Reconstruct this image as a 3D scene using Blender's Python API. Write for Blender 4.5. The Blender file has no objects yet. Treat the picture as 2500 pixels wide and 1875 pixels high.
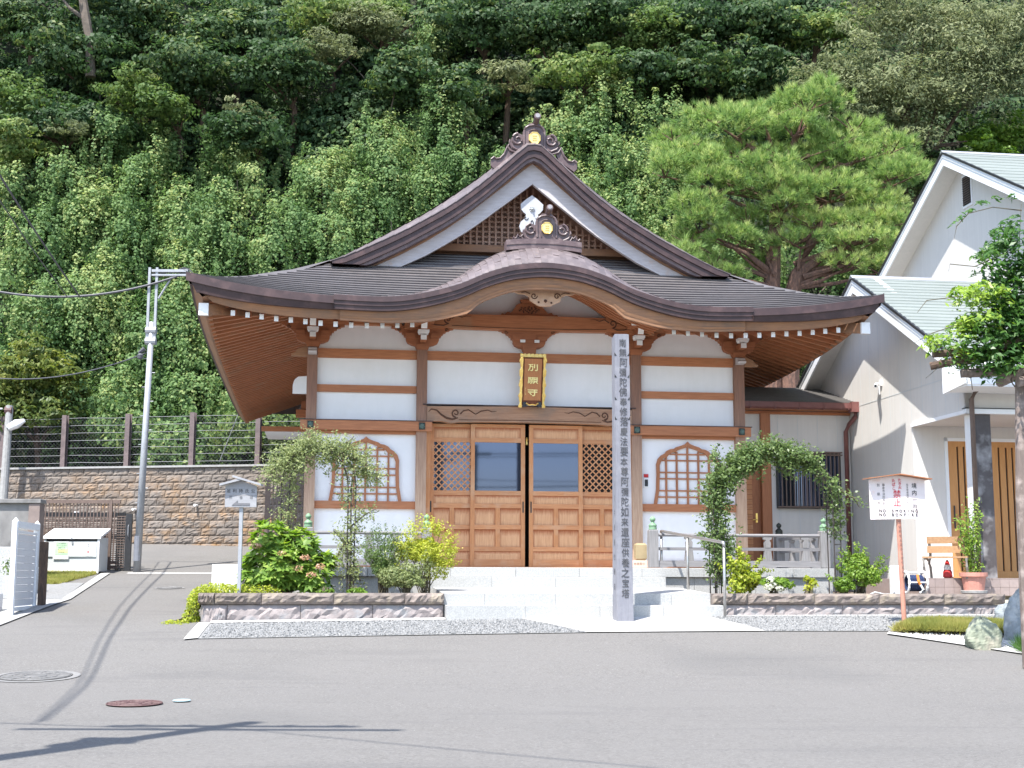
import bpy, math, random
import numpy as np
from mathutils import Vector, Matrix, Euler
random.seed(7)
RNG = np.random.default_rng(11)
R = math.radians
SC = bpy.context.scene
COL = SC.collection

# ------------------------------------------------------------------ camera
cam = bpy.data.cameras.new('camera'); cam.lens = 47.52; cam.sensor_width = 36
cam.clip_start = 0.1; cam.clip_end = 2000
co = bpy.data.objects.new('camera', cam); COL.objects.link(co)
co.location = (0, 0, 0)
co.rotation_euler = (Matrix.Rotation(R(90) + 0.1407, 4, 'X') @ Matrix.Rotation(0.003, 4, 'Z')).to_euler()
SC.camera = co
# ------------------------------------------------------------------ light
LD = Vector((0.269, 0.471, -1.0)).normalized()          # way the sunlight travels
w = bpy.data.worlds.new('World'); SC.world = w; w.use_nodes = True
nt = w.node_tree; bg = nt.nodes['Background']
sky = nt.nodes.new('ShaderNodeTexSky'); sky.sky_type = 'NISHITA'; sky.sun_disc = False
sky.sun_elevation = math.asin(-LD.z); sky.sun_rotation = math.atan2(-LD.x, -LD.y) % (2 * math.pi)
nt.links.new(sky.outputs[0], bg.inputs[0]); bg.inputs[1].default_value = 0.15
sl = bpy.data.lights.new('sun', 'SUN'); sl.energy = 3.8; sl.angle = R(0.5); sl.color = (1, 0.965, 0.91)
so = bpy.data.objects.new('sun', sl); COL.objects.link(so); so.rotation_euler = LD.to_track_quat('-Z', 'Y').to_euler()
SC.view_settings.view_transform = 'Standard'; SC.view_settings.look = 'None'
SC.view_settings.gamma = 1; SC.view_settings.use_curve_mapping = False
SC.view_settings.exposure = 1.44
SC.cycles.max_bounces = 6; SC.cycles.diffuse_bounces = 4; SC.cycles.transparent_max_bounces = 12

# ------------------------------------------------------------------ frames
TH, X0, Y0 = 0.1358, 0.3179, 24.452      # temple frame: u to the right, v back, w up from the eye level
CT, ST = math.cos(TH), math.sin(TH)
def B2W(u, v, w_): return Vector((X0 + u * CT - v * ST, Y0 + u * ST + v * CT, w_))
def sm(a, b, x):
    k = min(1.0, max(0.0, (x - a) / (b - a))); return k * k * (3 - 2 * k)
CPY, CPZ = [-60, 12.5, 14.5, 15.5, 17, 18.2, 19.2, 20.1, 22, 60], [-1.2, -1.2, -1.17, -1.11, -.95, -.79, -.68, -.60, -.57, -.57]
LPY, LPZ = [-60, 12.5, 14.5, 15.5, 17, 19.3, 22, 26, 30, 34, 38, 42, 60], [-1.2, -1.2, -1.17, -1.11, -.96, -.74, -.52, -.26, 0, .38, .84, 1.2, 1.6]
def ground(X, Y):
    k = sm(-5.6, -4.6, X)
    return float(np.interp(Y, LPY, LPZ)) * (1 - k) + float(np.interp(Y, CPY, CPZ)) * k
def groundB(u, v):
    p = B2W(u, v, 0); return ground(p.x, p.y)

# ------------------------------------------------------------------ materials
def nodes(name):
    m = bpy.data.materials.new(name); m.use_nodes = True
    t = m.node_tree; return m, t, t.nodes['Principled BSDF']
def mixc(t, fac, a, b, mode='MIX'):
    n = t.nodes.new('ShaderNodeMix'); n.data_type = 'RGBA'; n.blend_type = mode
    for i, x in ((0, fac), (6, a), (7, b)):
        if isinstance(x, (int, float)): n.inputs[i].default_value = x
        elif isinstance(x, tuple): n.inputs[i].default_value = (*x, 1)
        else: t.links.new(x, n.inputs[i])
    return n.outputs[2]
def noise(t, vec, scale, detail=4, rough=.55, dist=0):
    n = t.nodes.new('ShaderNodeTexNoise'); n.inputs['Scale'].default_value = scale
    n.inputs['Detail'].default_value = detail; n.inputs['Roughness'].default_value = rough
    n.inputs['Distortion'].default_value = dist
    t.links.new(vec, n.inputs['Vector']); return n.outputs[0]
def ramp(t, x, a, b, v0=0., v1=1.):
    n = t.nodes.new('ShaderNodeMapRange'); n.inputs[1].default_value = a; n.inputs[2].default_value = b
    n.inputs[3].default_value = v0; n.inputs[4].default_value = v1; n.clamp = True
    t.links.new(x, n.inputs[0]); return n.outputs[0]
def coords(t, scale=(1, 1, 1), world=False, rnd=0.):
    if world: src = t.nodes.new('ShaderNodeNewGeometry').outputs['Position']
    else: src = t.nodes.new('ShaderNodeTexCoord').outputs['Object']
    mp = t.nodes.new('ShaderNodeMapping'); mp.inputs['Scale'].default_value = scale
    t.links.new(src, mp.inputs[0])
    if rnd:
        oi = t.nodes.new('ShaderNodeObjectInfo'); mm = t.nodes.new('ShaderNodeMath'); mm.operation = 'MULTIPLY'
        t.links.new(oi.outputs['Random'], mm.inputs[0]); mm.inputs[1].default_value = rnd
        cb = t.nodes.new('ShaderNodeCombineXYZ')
        for i in range(3): t.links.new(mm.outputs[0], cb.inputs[i])
        t.links.new(cb.outputs[0], mp.inputs['Location'])
    return mp.outputs[0]
def bump(t, b, h, strength, dist=.01):
    n = t.nodes.new('ShaderNodeBump'); n.inputs['Strength'].default_value = strength
    n.inputs['Distance'].default_value = dist; t.links.new(h, n.inputs['Height'])
    t.links.new(n.outputs[0], b.inputs['Normal'])
def M(name, c1, c2=None, scale=8, rough=.6, bmp=.3, metal=0, stretch=(1, 1, 1), rv=.0, world=False, spec=.4, c3=None, s3=1.2, dist=.01, cut=(.35, .65), cut3=(.5, .68)):
    m, t, b = nodes(name); c2 = c2 or tuple(x * .8 for x in c1)
    v = coords(t, stretch, world, rnd=37. if rv else 0)
    n = noise(t, v, scale, 6, .6); col = mixc(t, ramp(t, n, *cut), c1, c2)
    if c3:
        n3 = noise(t, coords(t, (1, 1, 1), world, rnd=11. if rv else 0), s3, 5, .6)
        col = mixc(t, ramp(t, n3, *cut3), col, c3)
    if rv:
        oi = t.nodes.new('ShaderNodeObjectInfo')
        k = ramp(t, oi.outputs['Random'], 0, 1, 1 - rv, 1 + rv)
        hs = t.nodes.new('ShaderNodeHueSaturation'); t.links.new(k, hs.inputs['Value']); t.links.new(col, hs.inputs['Color']); col = hs.outputs[0]
    t.links.new(col, b.inputs['Base Color'])
    b.inputs['Roughness'].default_value = rough; b.inputs['Metallic'].default_value = metal
    b.inputs['Specular IOR Level'].default_value = spec
    if bmp: bump(t, b, n, bmp, dist)
    return m
def wood(name, c1, c2, axis='x', rough=.62, rv=.08, c3=None, cut3=(.5, .7), s3=1.5):
    k = {'x': (1.2, 14, 14), 'y': (14, 1.2, 14), 'z': (14, 14, 1.2)}[axis]
    return M(name, c1, c2, 3.0, rough, .25, stretch=k, rv=rv, c3=c3, cut3=cut3, s3=s3, cut=(.3, .7), dist=.004)
def leafmat(name, c1, c2, c3, rough=.45, trans=.35, spec=.35):
    m, t, b = nodes(name)
    at = t.nodes.new('ShaderNodeAttribute'); at.attribute_name = 'tint'
    col = mixc(t, ramp(t, at.outputs['Fac'], 0, .55), c1, c2); col = mixc(t, ramp(t, at.outputs['Fac'], .72, 1.), col, c3)
    t.links.new(col, b.inputs['Base Color']); b.inputs['Roughness'].default_value = rough
    b.inputs['Specular IOR Level'].default_value = spec
    tr = t.nodes.new('ShaderNodeBsdfTranslucent'); 
    hs = t.nodes.new('ShaderNodeHueSaturation'); hs.inputs['Saturation'].default_value = 1.15; hs.inputs['Value'].default_value = 1.5
    t.links.new(col, hs.inputs['Color']); t.links.new(hs.outputs[0], tr.inputs[0])
    mx = t.nodes.new('ShaderNodeMixShader'); mx.inputs[0].default_value = trans
    t.links.new(b.outputs[0], mx.inputs[1]); t.links.new(tr.outputs[0], mx.inputs[2])
    t.links.new(mx.outputs[0], t.nodes['Material Output'].inputs[0]); return m

WB = (.42, .17, .075); WD = (.30, .115, .05)
m_beamx = wood('cedar_along', (.47, .19, .085), (.33, .125, .055), 'x', c3=(.36, .22, .13), cut3=(.55, .8))
m_beamz = wood('cedar_upright', (.42, .17, .08), (.30, .12, .055), 'z')
m_beamy = wood('cedar_deep', (.40, .155, .07), (.29, .11, .05), 'y')
m_brack = wood('cedar_bracket', (.38, .14, .06), (.26, .095, .042), 'x')
m_groove = M('carved_groove', (.10, .045, .025), (.07, .03, .02), 20, .8)
m_fascia = wood('weathered_fascia', (.34, .17, .085), (.22, .115, .065), 'x', c3=(.15, .10, .07), cut3=(.45, .8))
m_door = wood('door_cedar', (.55, .25, .105), (.42, .175, .07), 'z', c3=(.52, .31, .18), cut3=(.5, .8), s3=3)
m_doorx = wood('door_cedar_rail', (.57, .27, .12), (.44, .185, .08), 'x', c3=(.54, .33, .20), cut3=(.5, .8), s3=3)
m_panel = wood('door_panel', (.70, .42, .25), (.50, .20, .09), 'z', rv=.12, c3=(.66, .47, .33), cut3=(.45, .7), s3=4)
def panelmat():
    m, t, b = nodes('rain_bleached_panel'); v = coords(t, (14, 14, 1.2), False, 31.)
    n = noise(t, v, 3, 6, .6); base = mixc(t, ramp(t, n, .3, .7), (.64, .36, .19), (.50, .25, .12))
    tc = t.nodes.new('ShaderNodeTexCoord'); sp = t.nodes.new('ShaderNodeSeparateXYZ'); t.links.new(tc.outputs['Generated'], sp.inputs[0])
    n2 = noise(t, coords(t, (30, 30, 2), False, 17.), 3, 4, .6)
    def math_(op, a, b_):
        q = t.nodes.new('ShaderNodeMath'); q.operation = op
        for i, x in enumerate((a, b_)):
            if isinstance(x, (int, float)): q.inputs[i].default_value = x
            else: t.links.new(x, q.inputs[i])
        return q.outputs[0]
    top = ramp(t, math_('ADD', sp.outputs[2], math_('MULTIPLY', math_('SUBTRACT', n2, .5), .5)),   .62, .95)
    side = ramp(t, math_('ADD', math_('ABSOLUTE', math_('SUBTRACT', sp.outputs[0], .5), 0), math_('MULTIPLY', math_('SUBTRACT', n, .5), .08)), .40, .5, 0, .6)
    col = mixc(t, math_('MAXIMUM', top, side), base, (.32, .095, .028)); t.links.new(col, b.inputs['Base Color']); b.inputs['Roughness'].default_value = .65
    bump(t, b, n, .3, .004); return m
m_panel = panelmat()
# posts: bleached by rain towards the foot
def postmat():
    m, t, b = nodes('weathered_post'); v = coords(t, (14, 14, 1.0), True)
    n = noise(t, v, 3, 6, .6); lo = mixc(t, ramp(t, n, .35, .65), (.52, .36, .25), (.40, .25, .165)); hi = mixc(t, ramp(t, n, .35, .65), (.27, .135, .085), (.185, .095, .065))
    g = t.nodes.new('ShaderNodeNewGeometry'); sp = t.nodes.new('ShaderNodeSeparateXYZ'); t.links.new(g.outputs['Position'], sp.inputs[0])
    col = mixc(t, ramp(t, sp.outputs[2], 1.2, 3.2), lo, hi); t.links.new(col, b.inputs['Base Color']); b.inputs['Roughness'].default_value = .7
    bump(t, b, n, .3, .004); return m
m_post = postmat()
m_white = M('white_plaster', (.81, .80, .80), (.78, .775, .775), 3, .75, .05, c3=(.735, .725, .71), s3=2.2, cut3=(.48, .85), stretch=(2.5, 2.5, .5))
m_cream = M('cream_plaster', (.78, .75, .71), (.75, .72, .68), 3, .75, .05)
m_chip = M('white_paint_end', (.82, .82, .82), (.76, .75, .73), 12, .6, .1)
m_chip2 = M('weathered_white_carving', (.46, .46, .48), (.40, .40, .42), 12, .6, .1)
m_shingle = M('copper_shingle', (.115, .104, .104), (.088, .079, .079), 5, .5, .2, rv=.07, c3=(.118, .103, .102), s3=2.2, spec=.5)
m_shingle2 = M('copper_shingle_pink', (.15, .122, .122), (.115, .093, .093), 6, .42, .25, rv=.10, c3=(.19, .155, .152), s3=5, spec=.5)
m_band = M('copper_fascia', (.058, .034, .034), (.042, .025, .026), 6, .5, .2, rv=.0, c3=(.085, .05, .048), s3=4)
m_orna = M('copper_ornament', (.135, .092, .092), (.095, .066, .068), 7, .45, .3, c3=(.19, .14, .135), s3=6)
m_gold = M('gold_leaf', (.95, .68, .22), (.85, .55, .15), 14, .32, .2, metal=.75)
m_goldl = M('pale_gold', (.85, .70, .30), (.75, .60, .22), 14, .4, .1, metal=.35)
m_bleach = M('bleached_board', (.50, .47, .47), (.42, .385, .38), 4, .7, .3, stretch=(1.2, 10, 10), c3=(.42, .23, .13), s3=1.3, cut3=(.60, .78))
m_lattw = wood('weathered_lattice', (.42, .27, .2), (.32, .19, .13), 'z')
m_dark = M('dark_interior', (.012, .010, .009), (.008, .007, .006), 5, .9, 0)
m_bronze = M('green_bronze', (.10, .15, .12), (.06, .09, .08), 18, .5, .3, metal=.3)
m_bronze2 = M('dark_bronze', (.045, .055, .05), (.03, .035, .032), 18, .5, .3, metal=.4)
m_gibo = M('green_patina', (.20, .33, .20), (.14, .25, .15), 15, .5, .2)
m_rail = wood('silvered_rail', (.25, .24, .245), (.17, .165, .17), 'x', rv=.06)
m_railz = wood('silvered_post', (.27, .26, .26), (.175, .17, .17), 'z', rv=.06)
m_stake = wood('silvered_stake', (.23, .23, .255), (.175, .175, .20), 'z', rv=0, c3=(.29, .29, .31), cut3=(.5, .8), s3=5)
m_ink = M('black_ink', (.02, .02, .022), (.03, .03, .03), 30, .7, 0)
m_inks = M('weathered_ink', (.045, .045, .05), (.08, .08, .085), 20, .8, 0)
m_granite = M('pale_granite', (.42, .42, .41), (.33, .33, .32), 60, .7, .15, rv=.04, dist=.002, cut=(.42, .58))
m_pave = M('pale_paving', (.46, .45, .43), (.39, .38, .365), 40, .7, .1, rv=.03)
m_tuffd = M('brown_tuff', (.20, .165, .145), (.125, .105, .095), 9, .85, .6, rv=.2, c3=(.25, .21, .16), s3=5, dist=.02)
m_tuffl = M('pinkish_tuff', (.32, .28, .27), (.23, .20, .195), 8, .85, .6, rv=.08, c3=(.25, .25, .255), s3=5, dist=.02)
m_conc = M('pale_concrete', (.36, .355, .34), (.28, .275, .265), 12, .85, .2, rv=.05)
m_soil = M('planter_soil', (.16, .12, .09), (.10, .08, .06), 20, .95, .5)
m_gravel = M('grey_crushed_stone', (.27, .268, .262), (.16, .16, .157), 30, .8, .3, world=True)
m_wgravel = M('white_pebble', (.55, .54, .52), (.42, .41, .39), 40, .8, .3, world=True)
m_steel = M('brushed_steel', (.50, .49, .48), (.40, .39, .38), 30, .35, .1, metal=.8)
m_galv = M('galvanised_steel', (.36, .37, .385), (.30, .31, .33), 9, .5, .1, metal=.25)
m_blk = M('black_paint', (.03, .03, .032), (.02, .02, .022), 20, .45, .1)
m_brown = M('brown_aluminium', (.15, .105, .085), (.12, .085, .07), 10, .5, .1)
m_pipe = M('maroon_pipe', (.20, .085, .075), (.16, .065, .06), 6, .42, .05)
m_hbeam = M('maroon_steel_post', (.16, .12, .115), (.11, .083, .08), 8, .6, .2)
m_cab = M('dull_cable', (.27, .27, .28), (.2, .2, .2), 20, .6, 0)
m_wire = M('cable_grey', (.10, .10, .11), (.07, .07, .08), 20, .6, 0)
m_siding = M('cream_siding', (.64, .615, .58), (.60, .577, .545), 2.5, .65, .05, stretch=(5, 5, .35), c3=(.565, .545, .515), s3=1.6, cut3=(.5, .8))
m_trim = M('white_trim', (.80, .81, .82), (.76, .77, .78), 6, .5, .05)
m_green = M('pale_green_slate', (.22, .242, .222), (.175, .195, .18), 8, .55, .2, rv=.05, stretch=(.3, 3, 3))
m_annroof = M('brown_slate', (.13, .122, .115), (.095, .09, .086), 6, .5, .2, rv=.08)
m_terra = M('terracotta', (.56, .26, .20), (.48, .22, .17), 14, .7, .2)
m_bark = M('bark_brown', (.14, .09, .065), (.07, .05, .04), 6, .9, .8, stretch=(3, 3, 1), dist=.03)
m_pinebark = M('pine_bark', (.19, .105, .075), (.09, .055, .045), 6, .9, .8, stretch=(3, 3, 1.2), dist=.03)
m_stem = M('green_brown_stem', (.13, .11, .07), (.08, .07, .045), 10, .8, .3)
m_log = wood('dark_log', (.20, .155, .13), (.11, .085, .075), 'z', c3=(.33, .27, .24), cut3=(.5, .7), s3=6)
m_orange = wood('orange_planks', (.60, .30, .11), (.50, .24, .085), 'z', rv=.05)
m_tile = M('brown_tile', (.34, .27, .25), (.30, .24, .22), 12, .5, .1, rv=.05)
m_red = M('red_plastic', (.55, .03, .03), (.48, .02, .02), 9, .4, 0)
m_whitep = M('white_plastic', (.80, .80, .80), (.76, .76, .76), 9, .4, 0)
m_greyp = M('grey_plastic', (.56, .58, .58), (.53, .55, .55), 5, .5, .05)
m_blue = M('dark_blue_hose', (.03, .05, .12), (.02, .03, .08), 9, .4, 0)
m_orangep = M('orange_plastic', (.75, .25, .05), (.65, .2, .04), 9, .4, 0)
def glassmat(name, c, r=.03):
    m, t, b = nodes(name); b.inputs['Base Color'].default_value = (*c, 1); b.inputs['Roughness'].default_value = r
    b.inputs['Specular IOR Level'].default_value = 1.0; b.inputs['IOR'].default_value = 1.75; b.inputs['Specular Tint'].default_value = (.52, .60, .95, 1)  # blue tint put into the reflections for a deeper mirrored sky
    v = coords(t, (1, 1, 1), True); bump(t, b, noise(t, v, 2.5, 2), .004, .02); return m
m_glass = glassmat('door_glass', (.02, .025, .03))

# ------------------------------------------------------------------ mesh builder
class MB:
    def __init__(s): s.v = []; s.f = []
    def add(s, vs, fs):
        n = len(s.v); s.v += [tuple(p) for p in vs]; s.f += [tuple(i + n for i in f) for f in fs]; return s
    def box(s, a, b):
        x0, y0, z0 = a; x1, y1, z1 = b
        return s.add([(x0, y0, z0), (x1, y0, z0), (x1, y1, z0), (x0, y1, z0), (x0, y0, z1), (x1, y0, z1), (x1, y1, z1), (x0, y1, z1)],
                     [(0, 3, 2, 1), (4, 5, 6, 7), (0, 1, 5, 4), (1, 2, 6, 5), (2, 3, 7, 6), (3, 0, 4, 7)])
    def bbox(s, a, b, c=.006):                      # box with chamfered vertical/long edges
        x0, y0, z0 = a; x1, y1, z1 = b; vs = []
        for (zz, k) in ((z0, c), (z0 + c, 0), (z1 - c, 0), (z1, c)):
            vs += [(x0 + k, y0 + k, zz), (x1 - k, y0 + k, zz), (x1 - k, y1 - k, zz), (x0 + k, y1 - k, zz)]
        fs = [(3, 2, 1, 0), (12, 13, 14, 15)]
        for r in range(3):
            for i in range(4): j = (i + 1) % 4; fs.append((r * 4 + i, r * 4 + j, r * 4 + 4 + j, r * 4 + 4 + i))
        return s.add(vs, fs)
    def prism(s, poly, y0, y1, axis='y'):           # polygon (a,b) extruded; axis y: a=x b=z, axis x: a=y b=z, axis z: a=x b=y
        n = len(poly)
        def P(a, b, t): return {'y': (a, t, b), 'x': (t, a, b), 'z': (a, b, t)}[axis]
        vs = [P(a, b, y0) for a, b in poly] + [P(a, b, y1) for a, b in poly]
        fs = [tuple(range(n)), tuple(range(2 * n - 1, n - 1, -1))] + [(i, i + n, (i + 1) % n + n, (i + 1) % n) for i in range(n)]
        return s.add(vs, fs)
    def strip(s, A, B_):                            # quads between two polylines
        n = len(A); return s.add(list(A) + list(B_), [(i, i + 1, n + i + 1, n + i) for i in range(n - 1)])
    def slab(s, A, B_, d):                          # strip with thickness vector d
        n = len(A); q = lambda L: [tuple(p[i] + d[i] for i in range(3)) for p in L]
        s.strip(A, B_); s.strip(q(A), q(B_)); s.strip(A, q(A)); s.strip(B_, q(B_))
        s.add([A[0], B_[0], q(B_)[0], q(A)[0], A[-1], B_[-1], q(B_)[-1], q(A)[-1]], [(0, 1, 2, 3), (4, 5, 6, 7)]); return s
    def sweep(s, path, sec):                        # section of (dy,dz) offsets swept along a path running mainly in x
        m = len(sec); n = len(path); vs = [(p[0], p[1] + dy, p[2] + dz) for p in path for dy, dz in sec]
        fs = [(i * m + j, i * m + (j + 1) % m, (i + 1) * m + (j + 1) % m, (i + 1) * m + j) for i in range(n - 1) for j in range(m)]
        return s.add(vs, fs + [tuple(range(m)), tuple(range((n - 1) * m, n * m))])
    def tube(s, pts, r, n=8, cap=True):
        pts = [Vector(p) for p in pts]; rs = r if isinstance(r, (list, tuple)) else [r] * len(pts); vs = []; up = Vector((0, 0, 1))
        for i, p in enumerate(pts):
            d = (pts[min(i + 1, len(pts) - 1)] - pts[max(i - 1, 0)]).normalized()
            a = d.cross(up if abs(d.z) < .93 else Vector((1, 0, 0))).normalized(); b = d.cross(a)
            vs += [tuple(p + (a * math.cos(2 * math.pi * k / n) + b * math.sin(2 * math.pi * k / n)) * rs[i]) for k in range(n)]
        fs = [(i * n + k, i * n + (k + 1) % n, (i + 1) * n + (k + 1) % n, (i + 1) * n + k) for i in range(len(pts) - 1) for k in range(n)]
        if cap: fs += [tuple(range(n)), tuple(range((len(pts) - 1) * n, len(pts) * n))]
        return s.add(vs, fs)
    def lathe(s, c, prof, n=16):
        vs = [(c[0] + r * math.cos(2 * math.pi * k / n), c[1] + r * math.sin(2 * math.pi * k / n), c[2] + z) for r, z in prof for k in range(n)]
        fs = [(i * n + k, i * n + (k + 1) % n, (i + 1) * n + (k + 1) % n, (i + 1) * n + k) for i in range(len(prof) - 1) for k in range(n)]
        fs += [tuple(range(n)), tuple(range((len(prof) - 1) * n, len(prof) * n))]
        return s.add(vs, fs)
    def mesh(s, name, mat, base=(0, 0, 0), smooth=False):
        me = bpy.data.meshes.new(name)
        me.from_pydata([(a - base[0], b - base[1], c - base[2]) for a, b, c in s.v], [], s.f); me.update()
        bmn = __import__('bmesh'); bm = bmn.new(); bm.from_mesh(me); bmn.ops.recalc_face_normals(bm, faces=bm.faces); bm.to_mesh(me); bm.free()
        if smooth: me.polygons.foreach_set('use_smooth', [True] * len(me.polygons))
        me.materials.append(mat); return me
def link(name, me, parent=None, loc=None, rot=None, scale=None):
    o = bpy.data.objects.new(name, me); COL.objects.link(o)
    if parent is not None: o.parent = parent
    if loc is not None: o.location = loc
    if rot is not None: o.rotation_euler = rot
    if scale is not None: o.scale = scale
    return o
def tag(o, label, cat, group=None, kind=None):
    if label: o['label'] = label
    if cat: o['category'] = cat
    if group: o['group'] = group
    if kind: o['kind'] = kind
    return o
BASE = {}
def thing(name, label, cat, base, frame='B', group=None):
    o = bpy.data.objects.new(name, None); COL.objects.link(o); o.empty_display_size = .2
    if frame == 'B': o.location = B2W(*base); o.rotation_euler = (0, 0, TH)
    else: o.location = base
    BASE[o.name] = tuple(base); o['label'] = label; o['category'] = cat
    if group: o['group'] = group
    return o
def part(mb, name, mat, parent, smooth=False, label=None, kind=None):
    b = BASE[parent.name]; o = link(name, mb.mesh(name, mat, b, smooth), parent); BASE[o.name] = b
    if label: o['label'] = label
    if kind: o['kind'] = kind
    return o
def single(mb, name, mat, label, cat, base, frame='B', group=None, kind=None, smooth=False):
    o = link(name, mb.mesh(name, mat, base, smooth))
    if frame == 'B': o.location = B2W(*base); o.rotation_euler = (0, 0, TH)
    else: o.location = base
    BASE[o.name] = tuple(base); tag(o, label, cat, group, kind); return o
def struct(mb, name, mat, frame='W', smooth=False, kind='structure'):
    return single(mb, name, mat, None, None, (0, 0, 0), frame, None, kind, smooth)
def inst(me, name, parent, loc, rot=None, scale=None):
    return link(name, me, parent, loc, rot, scale)
def lerp(a, b, t): return a + (b - a) * t
def text(body, size, pos, parent, mat, sx=1., name='lettering', off=.0, bold=0., gap=1.0, align='CENTER', ax='u', depth=.003):
    c = bpy.data.curves.new('t', 'FONT'); c.body = body; c.size = size; c.align_x = align; c.align_y = 'CENTER'
    c.space_line = gap; c.resolution_u = 2
    o = bpy.data.objects.new('t', c); COL.objects.link(o); me = o.to_mesh()
    mb = MB(); vs = []
    for q in me.vertices:
        x, y = q.co.x * sx, q.co.y
        vs.append((pos[0] + x, pos[1], pos[2] + y) if ax == 'u' else (pos[0], pos[1] - x, pos[2] + y))
    F_ = [tuple(f.vertices) for f in me.polygons]; bold = bold or off
    for q, (dx, dz) in enumerate(((0, 0), (bold, 0), (-bold, 0), (0, bold), (0, -bold)) if bold else ((0, 0),)):
        mb.add([(a + (dx if ax == 'u' else 0), b_ - (0 if ax == 'u' else dx) - .0003 * q, c_ + dz) for a, b_, c_ in vs], F_)
    o.to_mesh_clear(); bpy.data.objects.remove(o); bpy.data.curves.remove(c)
    return part(mb, name, mat, parent)
# ------------------------------------------------------------------ foliage
def leaf_mesh(name, P, N, size, mat, aspect=1.6, jitter=.6, fold=.15, droop=0., tint=None, sv=.35, base=(0, 0, 0), D=None):
    n = len(P); P = np.asarray(P, float) - np.array(base); N = np.asarray(N, float) + RNG.normal(0, jitter, (n, 3))
    N /= np.linalg.norm(N, axis=1)[:, None] + 1e-9
    A = RNG.normal(0, 1, (n, 3)) if D is None else np.asarray(D, float).copy(); A[:, 2] -= droop; A -= (A * N).sum(1)[:, None] * N; A /= np.linalg.norm(A, axis=1)[:, None] + 1e-9
    Bv = np.cross(N, A); s = (size * (1 + RNG.uniform(-sv, sv, n)))[:, None]
    w_ = s / aspect / 2; up = N * s * fold
    V = np.stack([P - A * s * .5, P + Bv * w_ + up * .6 - A * s * .05, P + A * s * .5, P - Bv * w_ + up * .6 - A * s * .05], 1).reshape(-1, 3)
    me = bpy.data.meshes.new(name); me.vertices.add(4 * n); me.vertices.foreach_set('co', V.ravel())
    me.loops.add(4 * n); me.loops.foreach_set('vertex_index', np.arange(4 * n, dtype=np.int32))
    me.polygons.add(n); me.polygons.foreach_set('loop_start', np.arange(0, 4 * n, 4, dtype=np.int32))
    at = me.attributes.new('tint', 'FLOAT', 'FACE')
    t = RNG.uniform(0, 1, n) if tint is None else np.clip(np.asarray(tint) + RNG.normal(0, .22, n), 0, 1)
    at.data.foreach_set('value', t.astype(np.float32))
    me.update(); me.validate(); me.materials.append(mat); return me
def needle_mesh(name, P, D, length, mat, k=26, width=.012, spread=.75, base=(0, 0, 0), tint=None):
    n = len(P); P = np.repeat(np.asarray(P) - np.array(base), k, 0); D = np.repeat(np.asarray(D), k, 0)
    d = D + RNG.normal(0, spread, P.shape); d /= np.linalg.norm(d, axis=1)[:, None]
    L = length * RNG.uniform(.7, 1.1, len(P))[:, None]; sd = np.cross(d, RNG.normal(0, 1, P.shape)); sd /= np.linalg.norm(sd, axis=1)[:, None] + 1e-9
    V = np.stack([P - sd * width, P + sd * width, P + d * L], 1).reshape(-1, 3); m = len(P)
    me = bpy.data.meshes.new(name); me.vertices.add(3 * m); me.vertices.foreach_set('co', V.ravel())
    me.loops.add(3 * m); me.loops.foreach_set('vertex_index', np.arange(3 * m, dtype=np.int32))
    me.polygons.add(m); me.polygons.foreach_set('loop_start', np.arange(0, 3 * m, 3, dtype=np.int32))
    at = me.attributes.new('tint', 'FLOAT', 'FACE'); t = RNG.uniform(0, 1, n) if tint is None else tint
    at.data.foreach_set('value', np.clip(np.repeat(t, k) + RNG.normal(0, .12, m), 0, 1).astype(np.float32))
    me.update(); me.materials.append(mat); return me
def ell_points(c, r, n, front=True, shell=.28, low=-.35, dent=.0):
    """points on an ellipsoid's shell, biased to the top and (if front) to the camera side"""
    d = RNG.normal(0, 1, (int(n * 2.6), 3)); d /= np.linalg.norm(d, axis=1)[:, None]
    k = d[:, 2] > low
    if front: k &= d[:, 1] < .35
    d = d[k][:n]; rr = 1 - shell * RNG.uniform(0, 1, len(d)) ** 1.5
    ph = RNG.uniform(0, 6.28, 3)
    lump = 1 + .13 * np.sin(d[:, 0] * 5 + ph[0]) * np.sin(d[:, 2] * 6 + ph[1]) + .07 * np.sin(d[:, 1] * 11 + d[:, 0] * 9 + ph[2])
    P = np.array(c) + d * np.array(r) * (rr * lump)[:, None]
    N = d / np.array(r); N /= np.linalg.norm(N, axis=1)[:, None]; return P, N
L_vine = leafmat('vine_leaf', (.085, .155, .055), (.16, .245, .088), (.31, .36, .14), rough=.6, spec=.2)
L_shade = leafmat('shaded_vine_leaf', (.045, .085, .036), (.075, .125, .045), (.15, .19, .07), rough=.6, spec=.2)  # vine leaf darkened: shade of the recesses put into the colour
L_dark = leafmat('evergreen_leaf', (.038, .075, .030), (.062, .110, .040), (.15, .19, .06), rough=.55, spec=.25)
L_mid = leafmat('broad_leaf', (.085, .145, .045), (.14, .20, .06), (.26, .29, .10), rough=.6, spec=.2)
L_olive = leafmat('olive_leaf', (.13, .155, .075), (.20, .225, .11), (.30, .31, .17), rough=.6, spec=.2)
L_yell = leafmat('yellow_green_leaf', (.075, .115, .03), (.15, .18, .04), (.30, .30, .08), spec=.25)
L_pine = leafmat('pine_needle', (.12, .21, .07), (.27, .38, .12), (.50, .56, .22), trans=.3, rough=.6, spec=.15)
L_bright = leafmat('bright_leaf', (.11, .20, .035), (.19, .30, .05), (.32, .40, .08), spec=.25)
L_rose = leafmat('rose_leaf', (.08, .13, .045), (.15, .21, .07), (.32, .36, .15), rough=.4)
L_thin = leafmat('thin_leaf', (.17, .21, .09), (.26, .30, .13), (.42, .43, .22), spec=.2)
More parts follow.
